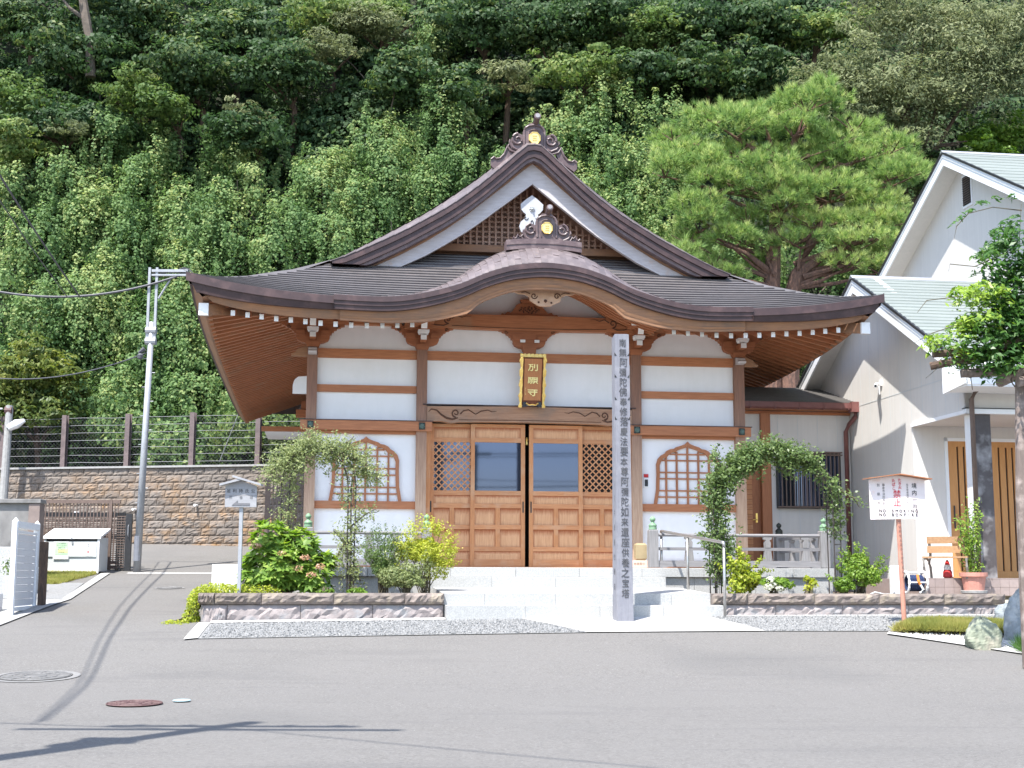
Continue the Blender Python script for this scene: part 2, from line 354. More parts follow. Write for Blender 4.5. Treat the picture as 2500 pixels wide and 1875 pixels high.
L_gold = leafmat('golden_leaf', (.24, .31, .04), (.44, .46, .07), (.62, .57, .14), spec=.2)
L_grass = leafmat('grass_blade', (.20, .24, .065), (.34, .33, .10), (.50, .43, .18), spec=.1)
L_wist = leafmat('wisteria_leaf', (.045, .11, .028), (.095, .19, .04), (.27, .38, .06), rough=.4)
L_pink = leafmat('faded_petal', (.45, .25, .16), (.55, .33, .22), (.62, .5, .36))

# ================================================================== GROUND
def build_ground():
    xs = sorted(set([-300, -120, -60, -40, -30] + [round(-24 + .8 * i, 2) for i in range(66)] + [40, 60, 120, 300]))
    ys = sorted(set([-600, -200, -80, -40, -20, -10, 0, 5] + [round(9 + .5 * i, 2) for i in range(82)] + [60, 80, 150]))
    mb = MB(); vs = [(x, y, ground(x, y)) for y in ys for x in xs]; n = len(xs)
    mb.add(vs, [(j * n + i, j * n + i + 1, (j + 1) * n + i + 1, (j + 1) * n + i) for j in range(len(ys) - 1) for i in range(n - 1)])
    m, t, b = nodes('asphalt'); v = coords(t, (1, 1, 1), True)
    f = noise(t, v, 38, 4, .75); f2 = noise(t, coords(t, (1, .45, 1), True), 13, 3, .7); g = noise(t, v, .8, 5, .6); s = noise(t, v, 75, 2, .5)
    col = mixc(t, ramp(t, f, .3, .7), (.072, .067, .061), (.196, .186, .173)); col = mixc(t, ramp(t, f2, .35, .65, 0, .45), col, (.152, .144, .134))
    col = mixc(t, ramp(t, s, .67, .74), col, (.42, .41, .40))
    col = mixc(t, ramp(t, g, .35, .75, 0, .5), col, (.152, .144, .134))
    st = noise(t, coords(t, (.25, 1.6, 1), True), 1.3, 4, .6); col = mixc(t, ramp(t, st, .56, .72, 0, .45), col, (.098, .093, .09))
    bl = noise(t, v, .33, 3, .5); col = mixc(t, ramp(t, bl, .55, .7, 0, .35), col, (.095, .092, .088))
    t.links.new(col, b.inputs['Base Color']); b.inputs['Roughness'].default_value = .88; bump(t, b, f, .6, .008)
    struct(mb, 'ground', m)
build_ground()
def sheet(name, poly, mat, lift, n=10, frame='W', kind='structure'):
    """flat sheet following the ground; poly = 4 corners (a,b,c,d) bilinear"""
    mb = MB(); vs = []
    for j in range(n + 1):
        for i in range(n + 1):
            s, t_ = i / n, j / n
            x = lerp(lerp(poly[0][0], poly[1][0], s), lerp(poly[3][0], poly[2][0], s), t_)
            y = lerp(lerp(poly[0][1], poly[1][1], s), lerp(poly[3][1], poly[2][1], s), t_)
            vs.append((x, y, ground(x, y) + lift))
    mb.add(vs, [(j * (n + 1) + i, j * (n + 1) + i + 1, (j + 1) * (n + 1) + i + 1, (j + 1) * (n + 1) + i) for j in range(n) for i in range(n)])
    return struct(mb, name, mat, kind=kind)
def WXY(u, v): p = B2W(u, v, 0); return (p.x, p.y)
# gravel band in front of the planters, left and right of the paved path
sheet('gravel_bed', [WXY(-5.25, -5.93), WXY(-.12, -6.05), WXY(-.80, -4.62), WXY(-5.2, -4.62)], m_gravel, .010, 24)
sheet('gravel_bed', [WXY(2.31, -6.22), WXY(4.4, -6.45), WXY(6.9, -4.66), WXY(1.95, -4.62)], m_gravel, .010, 24)
sheet('paved_path', [WXY(-.12, -6.05), WXY(2.31, -6.22), WXY(1.95, -4.62), WXY(-.80, -4.62)], m_pave, .016, 20)
sheet('kerb_strip', [WXY(-5.42, -6.0), WXY(-5.24, -5.93), WXY(-5.2, -4.60), WXY(-5.36, -4.60)], m_pave, .02, 14)
sheet('kerb_strip', [WXY(-5.2, -4.66), WXY(-1.9, -4.66), WXY(-1.9, -4.42), WXY(-5.2, -4.42)], m_pave, .022, 14)
sheet('kerb_strip', [WXY(2.2, -4.70), WXY(6.8, -4.70), WXY(6.8, -4.44), WXY(2.2, -4.44)], m_pave, .022, 14)
def stones(name, quad, n, r, mat, lift=.012, label=None):
    P = []
    for _ in range(n):
        s, t_ = random.random(), random.random()
        x = lerp(lerp(quad[0][0], quad[1][0], s), lerp(quad[3][0], quad[2][0], s), t_); y = lerp(lerp(quad[0][1], quad[1][1], s), lerp(quad[3][1], quad[2][1], s), t_)
        P.append((x, y, ground(x, y) + lift))
    P = np.array(P); O = np.array([(1, 0, 0), (-1, 0, 0), (0, 1, 0), (0, -1, 0), (0, 0, 1), (0, 0, -1)], float)
    sc = r * RNG.uniform(.5, 1.3, (n, 1, 1)) * RNG.uniform(.6, 1.2, (n, 1, 3)); V = O[None] * sc
    a = RNG.uniform(0, 6.28, n); b_ = RNG.uniform(0, 6.28, n); ca, sa, cb, sb = np.cos(a), np.sin(a), np.cos(b_), np.sin(b_)
    X = V[:, :, 0] * ca[:, None] - V[:, :, 1] * sa[:, None]; Y = V[:, :, 0] * sa[:, None] + V[:, :, 1] * ca[:, None]; Z = V[:, :, 2]
    Y2 = Y * cb[:, None] - Z * sb[:, None]; Z2 = Y * sb[:, None] + Z * cb[:, None]
    V = np.stack([X, Y2, Z2], 2) + P[:, None, :]
    F = np.array([(0, 2, 4), (2, 1, 4), (1, 3, 4), (3, 0, 4), (2, 0, 5), (1, 2, 5), (3, 1, 5), (0, 3, 5)])
    F = (F[None] + 6 * np.arange(n)[:, None, None]).reshape(-1, 3)
    me = bpy.data.meshes.new(name); me.from_pydata(V.reshape(-1, 3).tolist(), [], F.tolist()); me.materials.append(mat)
    o = link(name, me); tag(o, label, name.replace('_', ' '), None, 'stuff'); return o
stones('gravel', [WXY(-5.2, -5.9), WXY(-.15, -6.02), WXY(-.84, -4.72), WXY(-5.15, -4.72)], 8000, .024, M('crushed_stone', (.42, .43, .44), (.26, .27, .29), 20, .8, .2, world=True, scale=14) if False else m_gravel, label='grey crushed stone bed before the left planter')
stones('gravel', [WXY(2.34, -6.2), WXY(4.4, -6.4), WXY(6.9, -4.76), WXY(1.98, -4.72)], 7000, .024, m_gravel, label='grey crushed stone bed before the right planter')
# right corner: kerb, white pebbles, ground cover, rocks
sheet('kerb_strip', [(5.02, 18.35), (5.10, 18.55), (7.6, 15.9), (7.5, 15.7)], m_pave, .02, 14)
sheet('pebble_bed', [(5.08, 18.50), (7.6, 18.7), (8.3, 15.6), (7.55, 15.85)], m_wgravel, .012, 20)
stones('pebbles', [(5.2, 18.45), (7.6, 18.6), (8.1, 15.8), (7.6, 15.95)], 5000, .017, m_wgravel, label='white pebbles around the rocks at the right corner')

# manhole covers
def manhole(x, y, r, mat, ring, label, name='manhole_cover', sx=1.):
    t = thing(name, label, 'manhole', (x, y, ground(x, y)), 'W', None)
    sl_ = (ground(x, y + .3) - ground(x, y - .3)) / .6
    if ring:
        mb = MB(); n = 40
        A = [(x + math.cos(6.2832 * i / n) * ring, y + math.sin(6.2832 * i / n) * ring) for i in range(n + 1)]
        B_ = [(x + math.cos(6.2832 * i / n) * r, y + math.sin(6.2832 * i / n) * r) for i in range(n + 1)]
        z = lambda p: ground(x, y) + (p[1] - y) * sl_ + .008
        mb.strip([(*p, z(p)) for p in A], [(*p, z(p)) for p in B_]); part(mb, 'concrete_ring', M('worn_ring', (.22, .215, .205), (.17, .165, .16), 12, .85, .2) if 'worn_ring' not in bpy.data.materials else bpy.data.materials['worn_ring'], t)
    z = lambda a, b, h: ground(x, y) + (b - y) * sl_ + h
    mb = MB(); n = 40; mb.add([(x + math.cos(6.2832 * i / n) * (r - .012), y + math.sin(6.2832 * i / n) * (r - .012), z(0, y + math.sin(6.2832 * i / n) * r, .012)) for i in range(n)], [tuple(range(n))])
    part(mb, 'cover_plate', mat, t)
    mb = MB()
    for rr in (r * .93, r * .62, r * .3):
        P = [(x + math.cos(6.2832 * i / 24) * rr, y + math.sin(6.2832 * i / 24) * rr, z(0, y + math.sin(6.2832 * i / 24) * rr, .014)) for i in range(25)]; mb.tube(P, .006, 4)
    for k in range(12):
        a = 6.2832 * k / 12; mb.tube([(x + math.cos(a) * r * q, y + math.sin(a) * r * q, z(0, y + math.sin(a) * r * q, .014)) for q in (.35, .9)], .005, 4)
    part(mb, 'raised_pattern', mat, t)
m_iron = M('rusty_iron', (.13, .075, .07), (.09, .05, .048), 18, .6, .4)
m_irong = M('worn_iron', (.17, .165, .16), (.12, .117, .113), 18, .6, .4)
manhole(-3.49, 12.82, .27, m_iron, 0, 'small rusty brown manhole cover in the asphalt foreground')
manhole(-5.26, 15.25, .40, m_irong, .48, 'large grey manhole cover in a pale concrete ring')
manhole(-6.5, 25.98, .24, m_irong, .29, 'far manhole cover in the lane below the white line')
manhole(-3.11, 13.06, .085, M('pale_blue_iron', (.33, .45, .47), (.26, .36, .38), 10, .6, .2), 0, 'tiny pale blue valve cover beside the rusty manhole', 'valve_cover')

# lane markings and verges on the left
sheet('painted_line', [(-8.5, 30.14), (-6.3, 30.2), (-6.3, 30.32), (-8.5, 30.26)], M('line_paint', (.78, .78, .76), (.7, .7, .68), 20, .7, .1), .008, 6)
sheet('lane_kerb', [(-7.22, 19.4), (-7.36, 19.4), (-7.62, 23.3), (-7.5, 23.3)], m_conc, .02, 8)
sheet('lane_kerb', [(-7.5, 23.3), (-7.66, 23.3), (-9.05, 30.1), (-8.85, 30.1)], m_conc, .02, 8)
sheet('gravel_yard', [(-11.5, 23.3), (-7.66, 23.3), (-8.5, 27.2), (-12.5, 27.2)], m_gravel, .012, 12)
sheet('yard_base', [(-9.8, 19.4), (-7.36, 19.4), (-7.66, 23.4), (-11.5, 23.4)], m_conc, .012, 8)
def grass(name, poly, n, h, mat, label, lift=.0, zf=None):
    P = []
    for _ in range(n):
        s, t_ = random.random(), random.random()
        x = lerp(lerp(poly[0][0], poly[1][0], s), lerp(poly[3][0], poly[2][0], s), t_); y = lerp(lerp(poly[0][1], poly[1][1], s), lerp(poly[3][1], poly[2][1], s), t_)
        P.append((x, y, (zf(x, y) if zf else ground(x, y)) + lift))
    cl = np.array([(math.sin(p[0] * 7) * math.sin(p[1] * 5) * .3 + .5) for p in P])
    me = needle_mesh(name, P, np.tile((0, 0, 1.), (n, 1)), h, mat, k=5, width=.007, spread=.45, tint=cl)
    return tag(link(name, me), label, 'grass', None, 'stuff')
grass('grass', [(-10.8, 26.6), (-8.9, 26.8), (-9.1, 30.0), (-11.6, 30.0)], 9000, .11, L_grass, 'patch of sunlit grass before the grey collection box')

# ================================================================== TEMPLE
T = thing('temple_hall', 'wooden temple hall with a curved cusped gable and copper shingle roof', 'temple', (0, 0, .135))
# --- curves (front view) read along u
KU = [0, .25, .61, 1.03, 1.46, 1.89, 2.3, 2.65, 3.05, 3.58]
KZ = [5.235, 5.22, 5.165, 5.03, 4.835, 4.70, 4.61, 4.57, 4.565, 4.58]
def smoothi(xs, ys, x):
    x = abs(x); i = max(0, min(len(xs) - 2, int(np.searchsorted(xs, x)) - 1))
    def sl__(j):
        a, b = max(0, j - 1), min(len(xs) - 1, j + 1)
        return 0 if j == 0 else (ys[b] - ys[a]) / (xs[b] - xs[a])
    h = xs[i + 1] - xs[i]; t_ = max(0, min(1.0, (x - xs[i]) / h)); m0, m1 = sl__(i) * h, sl__(i + 1) * h
    return (2 * t_**3 - 3 * t_**2 + 1) * ys[i] + (t_**3 - 2 * t_**2 + t_) * m0 + (-2 * t_**3 + 3 * t_**2) * ys[i + 1] + (t_**3 - t_**2) * m1
def kara(u): return smoothi(KU, KZ, u)
def eave(u): return 4.50 + .38 * (abs(u) / 5.98) ** 4
SU = [0, .55, .98, 1.26, 1.61, 1.96, 2.6, 3.17, 3.71, 5.0, 5.98]
SZ = [8.02, 7.62, 7.26, 7.05, 6.79, 6.55, 6.17, 5.85, 5.55, 4.92, 4.55]
def surf(u): return smoothi(SU, SZ, u) if abs(u) > .02 else 8.02
RU = [0, .2, .55, .91, 1.43, 1.95, 2.6, 3.1, 3.62]
RZ = [7.80, 7.76, 7.40, 7.08, 6.67, 6.34, 5.97, 5.72, 5.50]
def rake(u): return float(np.interp(abs(u), [0, .13, .2, .55, .91, 1.17, 1.43, 1.69, 1.95, 2.27, 2.6, 2.85, 3.1, 3.36, 3.62], [7.80, 7.79, 7.73, 7.405, 7.08, 6.865, 6.67, 6.495, 6.34, 6.15, 5.975, 5.85, 5.73, 5.61, 5.50]))
VE, VG = -2.05, -.27
KV = -2.10
def band_b(u): return max(0., min(1., (kara(u) - 4.56) / .67))
def ksurf(u, t): return kara(u) + band_b(u) * (.40 * (1 - math.exp(-t / .30))) + .14 * t + .008
def hipu(t): return 5.98 - 2.38 * t
def lift(u, t): return 0
def front(u, t):                    # front roof slope; t 0 at the eave, 1 at the foot of the gable
    e = 4.50 + (5.53 - 4.50) * (t * (.86 + .14 * t)); return e + .38 * (abs(u) / 5.98) ** 4 * max(0, 1 - t) ** 1.0
# --- front slope courses
NC = 15
for i in range(NC):
    t0, t1 = i / NC, (i + 1) / NC
    mb = MB(); n = 96; A = []; B_ = []; C_ = []; D_ = []
    for k in range(n + 1):
        s = -1 + 2 * k / n; u0, u1 = s * hipu(t0), s * hipu(t1)
        v0, v1 = VE + (VG - VE) * t0, VE + (VG - VE) * t1
        A.append((u0, v0, front(u0, t0) + .026)); B_.append((u1, v1, front(u1, t1) + .002)); C_.append((u0, v0 + .012, front(u0, t0) - .004))
    run = []                        # nothing is laid where the cusped gable covers the slope
    ok = [any(abs(q[0]) > 3.5 or q[2] > ksurf(q[0], q[1] - KV) - .06 for q in (A[k], A[k + 1], B_[k], B_[k + 1])) for k in range(n)] + [False]
    for k in range(n + 1):
        if ok[k]: run.append(k)
        elif run:
            a_, b_ = run[0], run[-1] + 2; mb = MB(); mb.strip(A[a_:b_], B_[a_:b_]); mb.strip(C_[a_:b_], A[a_:b_]); part(mb, 'shingle_course', m_shingle, T); run = []
mb = MB(); A = [(-3.6 + .2 * k, VG, 5.535) for k in range(37)]
for i in range(5):
    a, b = i / 5, (i + 1) / 5; hw_ = 3.6 if i == 0 else float(np.interp(-(lerp(5.54, 5.93, b) + .10), [-q for q in SZ], SU)); A = [(-hw_ + 2 * hw_ * k / 36, 0, 0) for k in range(37)]
    mb.strip([(p[0], lerp(VG, .36, a), lerp(5.54, 5.93, a) + .022) for p in A], [(p[0], lerp(VG, .36, b), lerp(5.54, 5.93, b)) for p in A])
    mb.strip([(p[0], lerp(VG, .36, a), lerp(5.54, 5.93, a) + .022) for p in A], [(p[0], lerp(VG, .36, a), lerp(5.54, 5.93, a) - .01) for p in A])
part(mb, 'upper_roof_apron', m_shingle, T)
# --- main gable roof and the side slopes
VB = 12.6
def side_edge(v):                   # side eave: outward drift and height along v
    s = (v - VE) / (VB - VE); return 5.98 + .10 * s, .38 * (math.exp(-(v - VE) / 1.8)) - .16 * s + .30 * max(0, s - .6) ** 2
for sg in (-1, 1):
    us = [0, .3, .55, .98, 1.4, 1.96, 2.6, 3.17, 3.6]
    mb = MB(); mb.strip([(sg * u, VG + .1, surf(u)) for u in us], [(sg * u, VB - 2.3, surf(u)) for u in us]); part(mb, 'upper_roof_slope', m_shingle, T)
    mb = MB(); vsn = [VE, -1.6, -1.1, -.7, VG, .6, 1.5, 3, 5, 8, VB]; rows = []
    for v in vsn:
        eu, lf = side_edge(v); hu = max(3.6, hipu(min(1, max(0, (v - VE) / (VG - VE))))) if v < VG else 3.6
        row = []
        for q in range(9):
            s = q / 8; u = lerp(eu, hu, s); z = surf(min(u, 5.98)) + lf * max(0, (u - 3.6) / 2.38)
            if v < VG: z = lerp(surf(min(u, 5.98)) + lf * max(0, (u - 3.6) / 2.38), front(hu, min(1, max(0, (v - VE) / (VG - VE)))), s)
            row.append((sg * u, v, z))
        rows.append(row)
    mb.add([p for r_ in rows for p in r_], [(j * 9 + i, j * 9 + i + 1, (j + 1) * 9 + i + 1, (j + 1) * 9 + i) for j in range(len(vsn) - 1) for i in range(8)])
    part(mb, 'side_roof_slope', m_shingle, T)
    # side eave fascia, dark copper over wood
    pts = [(side_edge(v)[0], v, 4.55 + side_edge(v)[1]) for v in [VE + .02, -1.6, -1.1, -.6, 0, 1, 2.2, 4, 6, 9, VB]]
    mb = MB(); mb.strip([(sg * a, v, z) for a, v, z in pts], [(sg * (a - .06), v, z - .22) for a, v, z in pts])
    mb.strip([(sg * (a - .06), v, z - .22) for a, v, z in pts], [(sg * (a - .13), v + (.05 if v < -2 else 0), z - .22) for a, v, z in pts]); part(mb, 'side_eave_edge', m_band, T)
    mb = MB(); q = [(a, max(v, -1.98), z) for a, v, z in pts]
    mb.strip([(sg * (a - .09), v, z - .21) for a, v, z in q], [(sg * (a - .26), v, z - .42) for a, v, z in q])
    mb.strip([(sg * (a - .26), v, z - .42) for a, v, z in q], [(sg * (a - .36), v, z - .40) for a, v, z in q]); part(mb, 'side_eave_board', m_fascia, T)
    # boarded soffit above the rafters
    mb = MB(); mb.strip([(sg * (a - .3), v, z - .30) for a, v, z in q], [(sg * 3.85, max(v, -.1), 4.86) for a, v, z in q]); part(mb, 'side_soffit', m_beamx, T)
    # side rafters
    v = -1.55; k = 0
    while v < VB - .4:
        eu, lf = side_edge(v); z1 = 4.55 + lf - .36; inner = 3.95 if v > -.05 else 3.95 + (-.05 - v) / 1.75 * 1.6
        zi = 4.74 if v > -.05 else lerp(4.74, z1, (inner - 3.95) / max(.01, (eu - .45 - 3.95)))
        mb = MB(); h = .085; wv = .075
        a, b = (sg * (eu - .30), v, z1), (sg * inner, v, zi)
        mb.add([(a[0], v, a[2]), (a[0], v + wv, a[2]), (b[0], v + wv, b[2]), (b[0], v, b[2]), (a[0], v, a[2] - h), (a[0], v + wv, a[2] - h), (b[0], v + wv, b[2] - h), (b[0], v, b[2] - h)],
               [(0, 1, 2, 3), (4, 5, 6, 7), (0, 1, 5, 4), (2, 3, 7, 6), (0, 3, 7, 4), (1, 2, 6, 5)])
        part(mb, 'side_rafter', m_beamx, T); v += .255; k += 1
# back closing of roof
mb = MB(); us = [-5.98, -4.5, -3.6, -2, -1, 0, 1, 2, 3.6, 4.5, 5.98]; mb.strip([(u, VB, 4.3) for u in us], [(u, VB if abs(u) > 3.6 else VB - 2.3, surf(abs(u))) for u in us]); part(mb, 'roof_back', m_shingle, T)
# --- front eave fascia (outside the cusped gable)
def eave_line(side, dz, v):
    L = []
    for k in range(21):
        u = lerp(3.42, 5.98, k / 20); L.append((side * u, v, eave(u) + dz(u)))
    return L
for sg in (-1, 1):
    d = lambda a, b: (lambda u: lerp(a, b, (u - 3.42) / 2.56))
    mb = MB()
    mb.strip(eave_line(sg, d(.03, .02), VE), eave_line(sg, d(-.10, -.12), VE - .005)); mb.strip(eave_line(sg, d(-.10, -.12), VE - .005), eave_line(sg, d(-.10, -.12), VE + .02))
    L2 = [(p[0] * (1 - .012 * (k / 20)), VE + .02, p[2]) for k, p in enumerate(eave_line(sg, d(-.10, -.12), VE))]
    L3 = [(p[0] * (1 - .028 * (k / 20)), VE + .05, p[2]) for k, p in enumerate(eave_line(sg, d(-.185, -.30), VE))]
    mb.strip(L2, L3); mb.strip(L3, [(p[0], VE + .12, p[2]) for p in L3]); part(mb, 'front_eave_edge', m_band, T)
    A = [(p[0] * (1 - .01 * (k / 20)), VE + .11, p[2] + .02) for k, p in enumerate(L3)]
    B_ = [(p[0] * (1 - .045 * (k / 20)), VE + .16, p[2] - .14) for k, p in enumerate(L3)]
    mb = MB(); mb.slab(A, B_, (0, .05, 0)); part(mb, 'front_eave_board', m_fascia, T)
    mb = MB(); mb.strip([(p[0], p[1], p[2] + .02) for p in B_], [(sg * lerp(2.0, 3.95, k / 20), -.12, 4.84) for k in range(21)]); part(mb, 'front_soffit', m_beamy, T)
# --- front rafters with white painted ends
RAFT = [-5.23, -4.99, -4.76, -4.52, -4.28, -4.04, -3.79, -3.54, -3.28, -3.02, -2.76, -2.51, -2.26]
RW = [4.29, 4.265, 4.24, 4.215, 4.20, 4.18, 4.16, 4.15, 4.14, 4.14, 4.15, 4.16, 4.18]
for sg in (-1, 1):
    for u, zc in zip(RAFT, RW):
        u *= -sg; h = .046; wd = .036; inner = -.1 if abs(u) < 3.95 else lerp(-.1, -1.55, (abs(u) - 3.95) / 1.5); zi = lerp(zc, 4.70, (inner + 1.76) / 1.66)
        mb = MB(); mb.add([(u - wd, -1.76, zc - h), (u + wd, -1.76, zc - h), (u + wd, -1.76, zc + h), (u - wd, -1.76, zc + h), (u - wd, inner, zi - h), (u + wd, inner, zi - h), (u + wd, inner, zi + h), (u - wd, inner, zi + h)],
                      [(0, 1, 2, 3), (0, 1, 5, 4), (1, 2, 6, 5), (2, 3, 7, 6), (3, 0, 4, 7), (4, 5, 6, 7)])
        rf = part(mb, 'rafter', m_beamy, T)
        mb = MB(); mb.box((u - wd + .001, -1.766, zc - h + .001), (u + wd - .001, -1.7605, zc + h - .001)); part(mb, 'painted_end', m_chip, rf)
    # hip rafter
    a = (sg * 5.70, -1.80, 4.33); b = (sg * 3.9, -.05, 4.70); mb = MB(); s_ = .075
    mb.add([(a[0] - s_, a[1], a[2] - .1), (a[0] + s_, a[1], a[2] - .1), (a[0] + s_, a[1], a[2] + .09), (a[0] - s_, a[1], a[2] + .09), (b[0] - s_, b[1], b[2] - .1), (b[0] + s_, b[1], b[2] - .1), (b[0] + s_, b[1], b[2] + .09), (b[0] - s_, b[1], b[2] + .09)],
           [(0, 1, 2, 3), (0, 1, 5, 4), (1, 2, 6, 5), (2, 3, 7, 6), (3, 0, 4, 7), (4, 5, 6, 7)]); hr = part(mb, 'hip_rafter', m_fascia, T)
    mb = MB(); mb.box((a[0] - s_ - .004, a[1] - .06, a[2] - .105), (a[0] + s_ + .004, a[1] + .02, a[2] + .095)); part(mb, 'painted_end', m_chip, hr)
# --- cusped gable (karahafu)
NU = 64
us = [-3.58 + 7.16 * i / NU for i in range(NU + 1)]
ts = [0, .06, .14, .25, .4, .6, .85, 1.2, 1.6, 2.0]
for i in range(NU):                     # each shingle strip is its own piece
    u0, u1 = us[i], us[i + 1]; j = (i * 7) % 3 * .002
    mb = MB(); A = [(u0, KV + t, ksurf(u0, t) + .014 + j) for t in ts]; B_ = [(u1, KV + t, ksurf(u1, t) + j) for t in ts]
    if abs(u0) < abs(u1): A = [(u0, KV + t, ksurf(u0, t) + j) for t in ts]; B_ = [(u1, KV + t, ksurf(u1, t) + .0 + j) for t in ts]
    mb.strip(A, B_); mb.strip(A, [(p[0], p[1], p[2] - .03) for p in A]); mb.strip(B_, [(p[0], p[1], p[2] - .03) for p in B_]); mb.add([A[0], B_[0], (B_[0][0], B_[0][1], B_[0][2] - .03), (A[0][0], A[0][1], A[0][2] - .03)], [(0, 1, 2, 3)])
    part(mb, 'shingle_strip', m_shingle2, T)
# cross joints of the strips
mb = MB()
for i in range(NU):
    for q, tj in enumerate((.12, .30, .55)):
        if (i * 2 + q) % 3: continue
        tt = tj + .05 * math.sin(i * 3.7); mb.tube([(us[i] + .005, KV + tt, ksurf(us[i], tt) + .013), (us[i + 1] - .005, KV + tt, ksurf(us[i + 1], tt) + .006)], .004, 4)
part(mb, 'strip_joints', m_band, T, kind='stuff')
mb = MB(); f = lambda dz, v, tp=0: [(u * (1 - tp), v, kara(u) + dz) for u in us]
mb.strip(f(.01, KV), f(-.08, KV - .004)); mb.strip(f(-.08, KV - .004), f(-.08, KV + .015)); mb.strip(f(-.08, KV + .015), f(-.15, KV + .018)); mb.strip(f(-.15, KV + .018), f(-.15, KV + .035)); mb.strip(f(-.15, KV + .035), f(-.225, KV + .04)); mb.strip(f(-.225, KV + .04), f(-.225, KV + .14))
for e in (0, -1): u = us[e]; mb.add([(u, KV, kara(u)), (u, KV + .25, kara(u)), (u, KV + .25, kara(u) - .225), (u, KV, kara(u) - .225)], [(0, 1, 2, 3)])
part(mb, 'gable_edge', m_band, T)
HB_U = [0, .55, 1.02, 1.22, 1.30, 1.62, 1.95, 2.35, 2.8, 3.35]
HB_Z = [4.81, 4.765, 4.60, 4.48, 4.38, 4.29, 4.215, 4.18, 4.165, 4.19]
def hbot(u): return smoothi(HB_U, HB_Z, u)
hu = [-3.47 + 6.94 * i / 72 for i in range(73)]
mb = MB(); mb.slab([(u, KV + .12, kara(u) - .215) for u in hu], [(u, KV + .14, hbot(u)) for u in hu], (0, .07, 0)); part(mb, 'cusped_bargeboard', m_fascia, T)
mb = MB(); mb.strip([(u, KV + .112, lerp(kara(u) - .215, hbot(u), .62)) for u in hu], [(u, KV + .128, lerp(kara(u) - .215, hbot(u), .80)) for u in hu]); part(mb, 'bargeboard_bead', m_fascia, T)
# curved soffit and ribs under the cusped gable
su = [-2.2 + 4.4 * i / 40 for i in range(41)]
def ksof(u, v): return kara(u) - .21 + band_b(u) * .14 * (v - KV)
mb = MB(); mb.strip([(u, KV + .2, ksof(u, KV + .2)) for u in su], [(u, .02, ksof(u, .02)) for u in su]); part(mb, 'cusped_soffit', m_beamy, T)
for i in range(9):
    v = -1.72 + .19 * i; mb = MB(); mb.slab([(u, v, ksof(u, v) - .005) for u in su], [(u, v, ksof(u, v) - .07) for u in su], (0, .055, 0)); part(mb, 'curved_rib', m_beamx, T)
